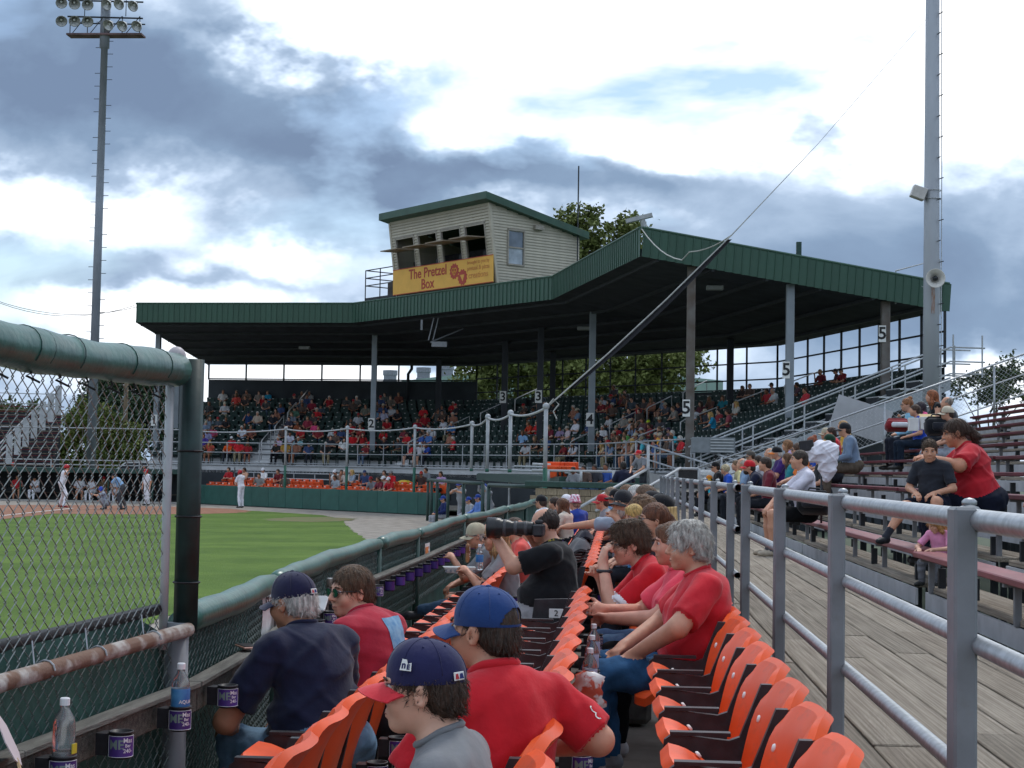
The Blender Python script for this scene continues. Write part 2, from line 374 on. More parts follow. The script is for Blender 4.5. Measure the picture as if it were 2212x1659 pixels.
sheet('grass_worn_patch', ragged(disc(at_z(675, 1122, 0).x, at_z(675, 1122, 0).y, 1.5, 3.0, 30, 4, .15), .3, .15, 5), .004, mat('worn_turf', (.17, .13, .06), .95, 0, 1.4, .5, 40, col2=(.10, .14, .045)))

# ================================================================== RIGHT WALKWAY (timber deck), RAILING
FLOOR_C, FLOOR_A = .5, .36
deck = MB(); deck.mi = 0
deck.box((1.66, 24, .80), (1.5, 44, .09)).box((.9, 24, .62), (.05, 44, .36))
deck = struct(deck.build('walkway_deck', WOODD))
pw = .228
WOODS = [mat('weathered_plank_%d' % k, c1, .85, 0, 5, .9, 24, col2=c2, stretch=(14, .22, 14), bstretch=(20, .3, 20), lo=.3, hi=.7, detail=9)
         for k, (c1, c2) in enumerate((((.20, .16, .12), (.47, .40, .315)), ((.24, .195, .148), (.52, .45, .36)), ((.165, .135, .10), (.42, .36, .285))))]
pm = {}
for i in range(7):
    y = 1.2+(i*1.37) % 2.4
    while y < 46:
        L = 4.2 if y < 20 else 8.4
        x = .835+pw*(i+.5); key = (round(L, 1), (i+int(y)) % 3)
        if key not in pm: pm[key] = MB().box((0, 0, 0), (pw-.012, L-.014, .05), bev=.006).mesh('plank', WOODS[key[1]])
        o = link('plank', pm[key], deck, (x+rnd.uniform(-.003, .003), y+L/2, .87+rnd.uniform(-.004, .004))); o.rotation_euler = (rnd.uniform(-.0012, .0012), rnd.uniform(-.01, .01), 0)
        y += L
# concrete floor of the box seats, two levels
struct(MB().box((.06, 20, FLOOR_C-.15), (1.56, 50, .3)).build('box_seat_floor', CONC))
struct(MB().box((-1.32, 20, FLOOR_A-.15), (1.2, 50, .3)).build('front_row_floor', CONC))

rail = thing('walkway_railing', 'grey steel railing of square posts and galvanised pipes along the timber walkway', 'railing', (.925, 4.4, .895))
def rel(o, p): o.location = Vector(p)-rail.location; return o
pw_ = MB().box((0, 0, .52), (.062, .10, 1.06), bev=.008).mesh('post', GREYP)
POSTY = [4.39-2.42, 4.39, 6.86, 9.24, 11.67, 13.2, 15.45, 17.75, 20.1, 22.4, 24.7, 27, 29.3, 31.6, 33.9]
for k, y in enumerate(POSTY):
    rel(link('post', pw_, rail), (.925, y, .87))
    if k and y < 20:
        # clamp collar round the top pipe beside the post
        c = MB(); c.path([(0, -.02, 0), (0, .02, 0)], .040, 12).ell((0, 0, .045), (.022, .016, .014), 8, 5); rel(c.build('clamp', GALV, rail, True), (.965, y+.10, 1.885))
for z, r, x in ((1.885, .030, .965), (1.555, .026, .965), (1.19, .026, .965)):
    for (y0, y1) in ((1.5, 12.1), (12.9, 34)):
        p = MB(); n = 14 if y0 < 5 else 10
        p.path([(0, 0, 0), (0, y1-y0, 0)], r, n, cap=False); p.path([(0, y1-y0, 0), (0, .001, 0)], r*.8, n, cap=False)
        rel(p.build('pipe', GALV, rail, True), (x, y0, z))

# ================================================================== RIGHT BLEACHERS
bl = thing('bleachers', 'open bleachers with weathered footboards and grey risers right of the walkway', 'bleachers', (6, 25, 0))
def relb(o, p): o.location = Vector(p)-bl.location; return o
NR = 12
BX = lambda i: 2.72+.7*i
BZ = lambda i: 1.33+.247*i
SEC = [(7.5, 14.55), (15.0, 24.0), (24.1, 33.0), (33.1, 42.0)]
for i in range(NR):
    um = MB().box((0, 0, 0), (.06, .06, BZ(i)-.16)).mesh('support_post', DARKSTEEL)
    for y in (8, 10.5, 13, 14.3, 15.4, 18, 20.5, 23.5, 26, 29, 32.5, 36, 39, 41.8): relb(link('support_post', um, bl), (BX(i)+.12, y, (BZ(i)-.1)/2))
fbm = {}
for i in range(NR):
    for si, (y0, y1) in enumerate(SEC):
        L = y1-y0
        for j in range(2):
            key = (si, j)
            if key not in fbm: fbm[key] = MB().box((0, 0, 0), (.205, L-.02, .045), bev=.006).mesh('footboard', WOODS[(si+j) % 3])
            relb(link('footboard', fbm[key], bl), (BX(i)+.04+.105+.215*j, (y0+y1)/2+rnd.uniform(-.06, .06)*(i > 0), BZ(i)-.325+rnd.uniform(-.006, .006)))
        key = (si, 'r')
        if key not in fbm: fbm[key] = MB().box((0, 0, 0), (.025, L-.03, .15)).mesh('riser', RISER)
        relb(link('riser', fbm[key], bl), (BX(i)+.035, (y0+y1)/2, BZ(i)-.43))
benches = []
for i in range(NR):
    for si, (y0, y1) in enumerate(SEC):
        nm = ['nearest', 'second nearest', 'third', 'farthest'][si]
        ordn = ['first (lowest)', 'second', 'third', 'fourth', 'fifth', 'sixth', 'seventh', 'eighth', 'ninth', 'tenth', 'eleventh', 'topmost'][i]
        if si == 0: y0 = 8.0
        off = -.10 if (si == 0 and i < 1) else 0
        t = thing('bleacher_bench', '%s maroon bleacher bench of the %s section' % (ordn, nm), 'bench', (BX(i)+.13+off, (y0+y1)/2, BZ(i)-.3), 0, 'maroon bleacher benches')
        L = y1-y0; m_ = MAROON2 if i < 1 else MAROON
        key = (si, 'b', i < 1)
        if key not in fbm:
            fbm[key] = MB().box((0, 0, 0), (.245, L-.05, .05), bev=.008).mesh('seat_plank', m_)
        p = link('seat_plank', fbm[key], t, (0, 0, .275)); p.rotation_euler.x = rnd.uniform(-.0015, .0015)
        key = (si, 'l')
        if key not in fbm: fbm[key] = MB().box((0, 0, .1), (.05, .045, .30), bev=.004).box((0, 0, .235), (.2, .05, .03)).mesh('bracket', GREYP)
        nb = max(2, int(L/1.8))
        for k in range(nb): link('bracket', fbm[key], t, (0, -L/2+.25+(L-.5)*k/(nb-1), 0))
# chain-link guard at the far end of the bleachers
ef = thing('bleacher_end_fence', 'sloping chain-link guard fence at the far end of the bleachers', 'fence', (6.5, 42.3, 1.5))
wl = []
for i in range(-2, NR+1): wl.append((BX(i), BZ(i)))
b = MB(); 
b.path([(wl[0][0]-6.5, 0, wl[0][1]+1.0-1.5), (wl[-1][0]-6.5, 0, wl[-1][1]+1.15-1.5)], .024, 8)
b.build('top_rail', GALV, ef, True)
b = MB(); b.path([(wl[0][0]-6.5, 0, wl[0][1]+.55-1.5), (wl[-1][0]-6.5, 0, wl[-1][1]+.62-1.5)], .02, 8); b.build('mid_rail', GALV, ef, True)
b = MB(); b.path([(wl[0][0]-6.5, 0, wl[0][1]+.1-1.5), (wl[-1][0]-6.5, 0, wl[-1][1]+.1-1.5)], .02, 8); b.build('bottom_rail', GALV, ef, True)
for i in range(0, NR+3, 2):
    x = BX(i-2); z = BZ(i-2); MB().tube((x-6.5, 0, -1.5+max(0, z-.6)), (x-6.5, 0, z+1.08-1.5), .03).build('post', GALV, ef, True)
def link_mesh(o3, u, v, U, V, rad, dia=.072, n=4, wob=.002, seed=1, jog=True):
    """woven chain-link wires filling a U x V rectangle from o3 along u (run) and v (up)"""
    b = MB(); o3, u, v = Vector(o3), Vector(u).normalized(), Vector(v).normalized(); nn = u.cross(v).normalized(); rr = random.Random(seed)
    h = dia/2; cols = int(U/h); rows = int(V/h)
    for c in range(cols):
        pts = []
        for k in range(rows+1):
            s = 1 if k % 2 else -1
            x = (c+.5)*h+s*h*.54*(1 if c % 2 else -1); dz = nn*(.0035*s*(1 if c % 2 else -1))
            p = o3+u*(x+rr.uniform(-wob, wob))+v*min(V, k*h)+dz
            pts.append(p)
        b.path(pts, rad, n, cap=False)
    return b
o3 = Vector((BX(-2)-6.5, 0, BZ(-2)+.1-1.5))
b = link_mesh((0, 0, 0), (1, 0, 0), (0, 0, 1), BX(12)-BX(-2), 1.02, .0045, .12, 3)
for k, p in enumerate(b.v): b.v[k] = (p[0]+o3.x, p[1], p[2]+o3.z+p[0]*(.247/.7))
tag(b.build('chain_link_mesh', GALV, ef), kind='stuff')
# tarp or rubbish boards seen behind that fence
t = tag(MB().box((0, 0, 0), (1.5, .05, .9), Matrix.Rotation(.3, 3, 'Y')).box((-.2, .03, -.1), (.08, .03, 1.0)).build('leaning_board', mat('pale_board', (.42, .43, .45), .7, .1, 2), loc=at_y(1860, 905, 43.4)), 'pale leaning board behind the chain-link guard below the grandstand stairs', 'board')

# ================================================================== RIGHT LIGHT POLE with horn and floodlight
pp = at_y(2011, 900, 48)
lp = thing('light_pole', 'tall galvanised light pole with horn loudspeaker beside the bleachers', 'light pole', (pp.x, 48, 0))
b = MB(); b.path([(0, 0, 0), (0, 0, 8), (0.02, 0, 24)], [.255, .232, .175], 20); b.build('pole', mat('pole_steel', (.34, .36, .39), .5, .1, .7, .05, 8, metal=.4, stretch=(2, 2, .5)), lp, True)
b = MB()
for k in range(34):
    z = 1.5+.62*k; a = -1.2 if k % 2 else -.7; rr = .28-.0035*z; b.tube((rr*math.sin(-a)*.9, -rr*.5, z), (rr*math.sin(-a)*1.2, -rr-.1, z), .016, n=5)
tag(b.build('climbing_pegs', DARKSTEEL, lp), kind='stuff')
hz = at_y(2011, 602, 47.5).z
pr = [(.03, .0), (.06, .08), (.10, .18), (.17, .28), (.28, .34), (.285, .36), (.265, .355), (.16, .27), (.09, .17), (.05, .06)]
rot = Matrix.Rotation(math.pi/2, 3, 'X') @ Matrix.Rotation(0, 3, 'Z')
h = MB().lathe(pr, 24, (0, -.28, hz), Matrix.Rotation(math.pi/2, 3, 'X')); h = h.build('horn', mat('horn_enamel', (.58, .56, .52), .4, .1, 5), lp, True)
MB().lathe([(0, .0), (.07, .05), (.075, .16), (.0, .2)], 14, (0, -.45, hz), Matrix.Rotation(math.pi/2, 3, 'X')).build('driver', DARKSTEEL, h, True)
MB().box((0, -.275, hz-.55), (.10, .012, .9)).build('rust_stain', mat('rust_streak', (.27, .14, .08), .8, .3, 9, col2=(.36, .36, .38), lo=.3, hi=.7, stretch=(3, 1, .6)), lp)
fz = at_y(1998, 413, 47.5).z
f = MB().box((-.42, -.2, fz), (.42, .3, .36), Matrix.Rotation(.35, 3, 'Y'), .02).build('floodlight', mat('floodlight_case', (.50, .48, .46), .5, .1), lp)
b = MB(); b.path([(.27*math.cos(a), .27*math.sin(a), fz+.1) for a in [k*.524 for k in range(12)]], .012, 5, closed=True); b.path([(.27*math.cos(a), .27*math.sin(a), fz-.15) for a in [k*.524 for k in range(12)]], .012, 5, closed=True)
b.tube((-.25, 0, fz+.02), (-.5, -.2, fz+.05), .02); b.build('strap', GALV, lp)
b = MB(); b.path([(.27, -.1, 2), (.275, -.1, fz+1), (.24, -.1, 17)], .014, 5); b.build('conduit', GALV, lp)

# ================================================================== LEFT LIGHT TOWER
LP = at_z(195, 1016, 1.9); 
Yt = 108.; base = at_y(196, 1010, Yt)
tw = thing('floodlight_tower', 'slender steel floodlight tower with two rows of lamps above the left field side', 'light tower', (base.x, Yt, 0))
top = at_y(229, 0, Yt)
dxz = (top.x-base.x)/(top.z-base.z)
tw.rotation_euler.y = math.atan(dxz)*.0
def pz(z): return Vector(((z-base.z)*dxz, 0, z))
zt = top.z
b = MB(); b.path([pz(0), pz(20), pz(zt-3.4), pz(zt-3.39), pz(zt+2)], [.33, .27, .235, .34, .33], 14); b.build('pole', mat('tower_steel', (.25, .275, .32), .5, .1, .5, metal=.3), tw, True)
b = MB()
for k in range(60):
    z = 6+.45*k
    if k % 5 == 3: continue
    s = -1 if k % 2 else 1; p = pz(z); b.tube(p+Vector((s*.2, 0, 0)), p+Vector((s*.62, 0, 0)), .022, n=4)
tag(b.build('climbing_pegs', DARKSTEEL, tw), kind='stuff')
zp = at_y(228, 77, Yt).z; zr1 = at_y(228, 38, Yt).z; zr0 = at_y(228, 3, Yt).z
sxl, sxr = at_y(148, 77, Yt).x-base.x, at_y(310, 82, Yt).x-base.x
b = MB(); c = pz(zp); b.box(((sxl+sxr)/2, 0, zp), (sxr-sxl, 1.0, .12)); b.build('platform', mat('rusty_platform', (.16, .10, .10), .8, .3, 1.5), tw)
b = MB()
for z in (zr1, zr0): b.tube((sxl, -.3, z), (sxr, -.3, z-.15), .06, n=6)
b.tube((sxl, .3, zr1-.3), (sxr, .3, zr1-.4), .05, n=6)
for x in np.linspace(sxl+.2, sxr-.2, 5): b.tube((x, -.3, zp), (x, -.3, zr1), .035, n=5)
for k, x in enumerate(np.linspace(sxl+.3, sxr-1.2, 4)): b.tube((x, -.3, zp), (x+1.0, -.3, zr1), .03, n=5)
for x in (sxl+1.2, sxr-1.2): b.tube((x, -.3, zr1), (x, -.3, zr0), .03, n=5)
b.build('rail_frame', DARKSTEEL, tw)
LAMP = mat('lamp_reflector', (.42, .43, .42), .3, .2, 8, metal=.4)
lm = MB(); lm.lathe([(.10, .0), (.16, .12), (.30, .34), (.39, .52), (.40, .56), (.34, .5), (.12, .14), (.0, .1)], 18); lm.mi = 1; lm.ell((0, 0, .26), (.09, .09, .14), 8, 6)
lm = lm.mesh('lamp', [LAMP, mat('lamp_bulb', (.75, .77, .72), .2, .05)], True)
for (x, y) in ((137, 44), (165, 44), (193, 45), (247, 53), (277, 55), (308, 55), (137, 5), (165, 7), (193, 9), (243, 9), (270, 8), (300, 12)):
    p = at_y(x, y, Yt); o = link('lamp', lm, tw, (p.x-base.x, -.5, p.z)); o.rotation_euler = (R(125), 0, R(25 if x < 220 else -18))

# ================================================================== NEAR FENCE (left): tall screen panel, padded low fence
FZ = 1.39
FP = [(-1.84, 2.6), (-1.77, 4.5), (-1.66, 6.02), (-1.70, 7.4), (-1.80, 8.4), (-1.90, 10.4), (-1.87, 12.6), (-1.85, 14.9), (-1.86, 17.5), (-1.84, 19.3), (-1.74, 22), (-1.66, 24.2), (-1.58, 28), (-1.5, 34)]
fence = thing('boundary_fence', 'low chain-link boundary fence with padded green top rail and windscreen beside the front row', 'fence', (-1.66, 6.02, 0))
F0 = fence.location.copy()
def relf(b, dz=0):
    b.v = [(p[0]-F0.x, p[1]-F0.y, p[2]+dz) for p in b.v]; return b
# padding in lengths, sagging and slightly lumpy
segs = [(2, 4), (4, 6), (6, 7), (7, 9), (9, 11), (11, 13)]
for a, c in segs:
    pts = []
    for k in range(a, c):
        p, q_ = Vector((*FP[k], FZ)), Vector((*FP[k+1], FZ)); n = max(3, int((q_-p).length/.25))
        for j in range(n): pts.append(p.lerp(q_, j/n))
    pts.append(Vector((*FP[c], FZ)))
    pts[0] += (pts[1]-pts[0])*.15; rs = []
    for k, p in enumerate(pts):
        p.z += .008*math.sin(p.y*1.1)+.004*math.sin(p.y*4.3); rs.append(.055+.004*math.sin(p.y*1.9+1)+.003*math.sin(p.y*9)+(-.012 if k in (0, len(pts)-1) else 0))
    relf(MB().path(pts, rs, 14)).build('padded_rail', GREENPAD, fence, True)
for k in (4, 6, 7, 9, 11, 12, 13):
    x, y = FP[k]; relf(MB().tube((x, y, .2), (x, y, FZ-.03), .03)).build('post', GREENPAINT, fence, True)
# windscreen on the field side, continuous
P = []
pl = [(-1.90, .5)]+FP
for k in range(len(pl)-1):
    n = 6
    for j in range(n):
        t = j/n; x = pl[k][0]+(pl[k+1][0]-pl[k][0])*t-.05; y = pl[k][1]+(pl[k+1][1]-pl[k][1])*t; ww = .012*math.sin(y*4.1)
        top_ = 1.44 if y < 6 else 1.36
        P.append([Vector((x+ww*math.sin(2.2*z+y), y, z)) for z in (.0, .3, .6, .9, 1.15, top_)])
P.append([Vector((pl[-1][0]-.05, pl[-1][1], z)) for z in (.0, .3, .6, .9, 1.15, 1.36)])
b = MB().grid(P); b.grid([[p+Vector((-.006, 0, 0)) for p in r_] for r_ in P]); relf(b).build('windscreen', WINDSCREEN, fence, True)
relf(MB().path([(x-.062, y, 1.45) for x, y in [(-1.9, .5), (-1.84, 2.6), (-1.77, 4.5), (-1.66, 6.0)]], .022, 8)).build('black_pipe', BLACKPAINT, fence, True)
# woven wire of the low fence
for k in range(0, 10):
    a, c = Vector((*FP[k], 0)), Vector((*FP[k+1], 0)); L = (c-a).length; big = a.y > 14
    z0 = .62 if k < 6 else .75
    b = link_mesh(a+Vector((0, 0, z0)), c-a, (0, 0, 1), L, 1.36-z0, .0022 if not big else .003, .072 if not big else .12, 4 if k < 6 else 3, .003, k)
    tag(relf(b).build('chain_link_mesh', mat('dull_wire', (.16, .19, .18), .55, .25, 25, metal=.4), fence), kind='stuff')
relf(MB().path([(x+.05, y, 1.375) for x, y in FP[0:3]], .027, 12)).build('rusty_rail', RUST, fence, True)
for y in (4.75, 5.15, 5.65):
    x = FP[1][0]+(y-4.5)*.0724+.05; relf(MB().path([(x+.031*math.cos(a), y, 1.375+.031*math.sin(a)) for a in [k*.57 for k in range(11)]]+[(x-.03, y, 1.36), (x-.05, y+.02, 1.46)], .0028, 5)).build('wire_tie', GALV, fence)
# end post between screen panel and low fence
scr = thing('screen_fence', 'tall chain-link screen panel with thick padded green top tube at far left', 'fence', (-1.66, 6.02, 0))
sx = []
relf(MB().tube((-1.655, 6.03, .1), (-1.655, 6.03, 1.40), .045, n=16)).build('post', GREYP, scr, True)
relf(MB().path([(-1.632, 6.06, 1.36), (-1.632, 6.06, 2.40)], .047, 12)).build('padded_post', mat('dark_green_pad', (.011, .030, .028), .5, .35, 8, .2, 30), scr, True)
relf(MB().tube((-1.70, 6.0, 1.3), (-1.70, 6.0, 2.36), .017, n=12)).build('gate_pipe', LGREY, scr, True)
pts = []; rs = []
for k in range(40):
    t = k/39; y = 2.6+t*(5.98-2.6); pts.append(Vector((-1.90+t*.225, y, 2.345+.012*math.sin(y*2.2+.4)))); rs.append(.066+.0022*math.sin(y*19)+.003*math.sin(y*7))
relf(MB().path(pts, rs, 20)).build('padded_tube', GREENPAD, scr, True)
for y in (4.62, 4.72, 4.95, 5.4, 5.75):
    x = -1.90+(y-2.6)/(3.38)*.225; relf(MB().path([(x+.0695*math.cos(a), y+.02*math.sin(a), 2.345+.012*math.sin(y*2.2+.4)+.0695*math.sin(a)) for a in [j*.3-.6 for j in range(14)]], .0022, 4)).build('strap', GREENPAINT, scr)
relf(MB().ell((-1.675, 5.99, 2.40), (.038, .038, .045), 12, 8)).build('post_cap', mat('cap_plastic', (.40, .36, .37), .5, .1), scr, True)
b = MB()
a = Vector((-1.83, 3.0, 1.37)); c = Vector((-1.70, 5.98, 1.37))
relf(link_mesh(a, c-a, (0, 0, 1), (c-a).length, .95, .0021, .073, 6, .0022, 5)).build('chain_link_mesh', mat('grey_wire', (.22, .235, .23), .45, .3, 30, metal=.6), scr)['kind'] = 'stuff'
for z in (1.55, 1.8, 2.05): relf(MB().path([(-1.632+.05*math.cos(a), 6.06+.05*math.sin(a), z) for a in [k*.5236 for k in range(12)]], .004, 5, closed=True)).build('strap', BLACKPAINT, scr)
for k in range(9):
    y = 4.0+k*.22; x = -1.81+(y-4)*.055
    relf(MB().path([(x+.02, y, 2.29), (x+.03, y+.01, 2.262), (x+.01, y+.02, 2.255), (x+.05, y+.03, 2.235)], .004, 4)).build('wire_tie', BLACKPAINT, scr)
# timber cup shelf
sh = thing('cup_shelf', 'weathered timber cup rail fixed along the inside of the boundary fence', 'shelf', (-1.6, 6, 1.1))
for k in range(0, 11):
    a, c = FP[k], FP[k+1]; L = math.hypot(c[0]-a[0], c[1]-a[1]); ang = math.atan2(c[1]-a[1], c[0]-a[0])
    rot = Matrix.Rotation(ang, 3, 'Z'); ctr = Vector(((a[0]+c[0])/2, (a[1]+c[1])/2, 0))+rot @ Vector((0, -.075, 0))
    o = MB().box((0, 0, 0), (L-.008, .036, .09), bev=.004).mesh('board', WOODD); o = link('board', o, sh, ctr+Vector((0, 0, 1.115))-sh.location, ang)
    o = MB().box((0, 0, 0), (L-.008, .07, .02), bev=.003).mesh('top_board', mat('shelf_grey', (.13, .125, .11), .8, .3, 5, .5, 30, stretch=(1, 8, 8))); o = link('top_board', o, sh, ctr+Vector((0, 0, 1.172))-sh.location, ang)
# ================================================================== GRANDSTAND
GP = [Vector((-25.7, 84.0)), Vector((-13.85, 82.9)), Vector((-2.9, 70.4)), Vector((.75, 56.0))]
def seg_n(i):
    d = (GP[i+1]-GP[i]).normalized(); return Vector((-d.y, d.x))
GN = [seg_n(i) for i in range(3)]
def off(d, ext=0):
    out = [GP[0]+GN[0]*d]
    for i in (1, 2):
        out.append(GP[i]+(GN[i-1]+GN[i])*(d/(1+GN[i-1].dot(GN[i]))))
    out.append(GP[3]+GN[2]*d)
    return out
def zroof(d): return 9.55-(9.55-8.02)*d/11.5
def plan_ray(x):
    a, b = sight(x, 200), sight(x, 1400); yh = 1014+.017*(x-1106); d = sight(x, yh); return Vector((d.x, d.y)).normalized()
def hit(x, d, segs=(0, 1, 2)):
    r = plan_ray(x); P = off(d); best = None
    for i in segs:
        a, b = P[i], P[i+1]; e = b-a; den = r.x*e.y-r.y*e.x
        if abs(den) < 1e-6: continue
        t = (a.x*e.y-a.y*e.x)/den; s = (a.x*r.y-a.y*r.x)/den
        s = ((r*t-a).dot(e))/e.dot(e)
        if t > 0 and (-.4 if i == 0 else -.02) <= s <= (1.15 if i == 2 else 1.02) and (best is None or t < best[0]): best = (t, i, s, r*t)
    return best
gs = thing('grandstand', 'covered grandstand with green metal roof fascia and dark shaded seating tiers', 'grandstand', (-10, 85, 0))
G0 = gs.location.copy()
def relg(b): b.v = [(p[0]-G0.x, p[1]-G0.y, p[2]) for p in b.v]; return b
# roof slab
A, B = off(0), off(11.5)
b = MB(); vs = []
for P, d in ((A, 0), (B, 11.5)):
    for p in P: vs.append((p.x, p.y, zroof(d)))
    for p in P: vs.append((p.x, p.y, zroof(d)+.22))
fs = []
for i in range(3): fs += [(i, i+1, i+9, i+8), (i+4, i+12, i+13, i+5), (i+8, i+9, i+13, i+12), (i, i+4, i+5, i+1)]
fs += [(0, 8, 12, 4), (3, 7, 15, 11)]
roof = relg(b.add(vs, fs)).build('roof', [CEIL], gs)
topm = MB()
for i in range(3): topm.add([(A[i].x, A[i].y, zroof(0)+.226), (A[i+1].x, A[i+1].y, zroof(0)+.226), (B[i+1].x, B[i+1].y, zroof(11.5)+.226), (B[i].x, B[i].y, zroof(11.5)+.226)], [(0, 1, 2, 3)])
relg(topm).build('roof_sheet', GREENROOF, gs)
# purlins under the roof
for d in (.6, 2.6, 4.6, 6.6, 8.6, 10.6):
    P = off(d); b = MB()
    for i in range(3):
        a, c = P[i], P[i+1]; e = (c-a); ang = math.atan2(e.y, e.x); b.box(((a.x+c.x)/2, (a.y+c.y)/2, zroof(d)-.06), (e.length, .10, .12), Matrix.Rotation(ang, 3, 'Z'))
    relg(b).build('purlin', DARKSTEEL, gs)
# fascia: ribbed metal panels one by one
fp = MB().box((0, 0, .5), (.296, .02, 1.0)).box((-.148, -.022, .5), (.03, .035, 1.0)).mesh('fascia_panel', GREENROOF)
def fascia(a, c, za, zc):
    e = c-a; L = e.length; n = max(1, round(L/.3)); ang = math.atan2(e.y, e.x)
    for k in range(n):
        t = (k+.5)/n; p = a.lerp(c, t); o = link('fascia_panel', fp, roof, (p.x-G0.x, p.y-G0.y, za+(zc-za)*t), ang)
        o.scale.x = L/n/.3
        if abs(zc-za) > .1:
            sh = (zc-za)/L; o.matrix_local = Matrix.Translation(o.location) @ Matrix.Rotation(ang, 4, 'Z') @ Matrix(((L/n/.3, 0, 0, 0), (0, 1, 0, 0), (sh*L/n/.3, 0, 1, 0), (0, 0, 0, 1)))
    b = MB(); 
    b.path([(a.x-G0.x, a.y-G0.y, za+1.02), (c.x-G0.x, c.y-G0.y, zc+1.02)], .05, 6); o = b.build('cap_flashing', GREENROOF, roof)
for i in range(3):
    n_ = GN[i]*-.06; fascia(A[i]+n_, A[i+1]+n_, 9.5, 9.5)
ee = (A[3]-A[2]).normalized()*.06
fascia(A[3]+ee, B[3]+ee, 9.5, 7.96)
fascia(B[0]-Vector((.06, 0)), A[0]-Vector((.06, 0)), 7.96, 9.5)
# tiers
NT, PITCH_T, RISE_T, Z0T = 12, .78, .285, 2.05
TIER = mat('shaded_tier_concrete', (.20, .21, .22), .8, .15, 1)  # upper tiers: shade under the roof put into a darker grey
TIERL = mat('tier_aluminium', (.50, .51, .52), .5, .1, 2, metal=.2)
for r in range(NT):
    d0, d1 = 2.0+PITCH_T*r, 2.0+PITCH_T*(r+1); a, c = off(d0), off(d1); z = Z0T+RISE_T*r; b = MB()
    for i in range(3):
        b.add([(a[i].x, a[i].y, z-RISE_T-.2), (a[i+1].x, a[i+1].y, z-RISE_T-.2), (a[i+1].x, a[i+1].y, z), (a[i].x, a[i].y, z), (c[i].x, c[i].y, z), (c[i+1].x, c[i+1].y, z)], [(0, 1, 2, 3), (3, 2, 5, 4)])
    relg(b).build('tier', TIERL if r < 2 else TIER, gs)
a, c = off(2.0), off(2.06); b = MB()
for i in range(3): b.add([(a[i].x, a[i].y, 0), (a[i+1].x, a[i+1].y, 0), (a[i+1].x, a[i+1].y, Z0T-.35), (a[i].x, a[i].y, Z0T-.35)], [(0, 1, 2, 3)])
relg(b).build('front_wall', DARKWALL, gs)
# side wall under the end of the stand
p0, p1 = off(2.0)[3], off(11.4)[3]
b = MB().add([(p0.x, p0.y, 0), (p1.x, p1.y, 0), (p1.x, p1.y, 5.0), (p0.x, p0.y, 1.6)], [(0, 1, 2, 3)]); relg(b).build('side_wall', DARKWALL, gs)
# rear parapet and mullioned openings
RB = off(11.35); zpar = [7.1, 5.95, 5.95]
for i in range(3):
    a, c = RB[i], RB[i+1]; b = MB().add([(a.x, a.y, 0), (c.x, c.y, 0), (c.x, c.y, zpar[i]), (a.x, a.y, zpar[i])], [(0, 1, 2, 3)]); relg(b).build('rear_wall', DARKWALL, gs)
    e = c-a; L = e.length; n = round(L/(2.45 if i == 0 else 1.95))
    for k in range(n+1):
        p = a.lerp(c, k/n); relg(MB().box((p.x, p.y, (zpar[i]+8.05)/2), (.09, .09, 8.05-zpar[i]))).build('mullion', DARKSTEEL, gs)
    for z in ((zpar[i]+.05,) if i == 0 else (zpar[i]+.05, 6.45, 7.25)):
        relg(MB().tube((a.x, a.y-.05, z), (c.x, c.y-.05, z), .04, n=6)).build('cross_rail', DARKSTEEL, gs)
# columns with section numbers
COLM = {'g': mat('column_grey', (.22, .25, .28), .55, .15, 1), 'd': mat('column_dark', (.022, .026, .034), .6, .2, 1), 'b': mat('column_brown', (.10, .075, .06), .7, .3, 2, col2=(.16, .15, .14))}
SIGNW = WHITEPAINT
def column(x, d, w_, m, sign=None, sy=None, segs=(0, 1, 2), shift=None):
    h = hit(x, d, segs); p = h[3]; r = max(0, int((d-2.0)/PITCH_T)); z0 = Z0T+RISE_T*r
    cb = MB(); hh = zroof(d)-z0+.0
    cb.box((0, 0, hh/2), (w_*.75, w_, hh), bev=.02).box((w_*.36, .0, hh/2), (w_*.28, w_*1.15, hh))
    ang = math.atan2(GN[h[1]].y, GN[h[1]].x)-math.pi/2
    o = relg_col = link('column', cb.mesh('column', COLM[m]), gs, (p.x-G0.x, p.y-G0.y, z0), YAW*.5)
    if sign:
        sp = at_y(x, sy, p.y); s = MB().box((-.05, -w_/2-.03, sp.z-z0), (.34, .02, .62)).build('number_sign', SIGNW, o)
        t = link('numeral', text_mesh(sign, .62, BLACKPAINT, .004, .012), o); t.location = (-.05, -w_/2-.045, sp.z-z0); t.rotation_euler.x = math.pi/2
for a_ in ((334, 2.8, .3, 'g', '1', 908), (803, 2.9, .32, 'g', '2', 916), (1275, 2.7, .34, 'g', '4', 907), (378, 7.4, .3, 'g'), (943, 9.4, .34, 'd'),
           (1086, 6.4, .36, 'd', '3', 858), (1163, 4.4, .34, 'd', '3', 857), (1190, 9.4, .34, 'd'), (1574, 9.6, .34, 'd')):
    column(*a_)
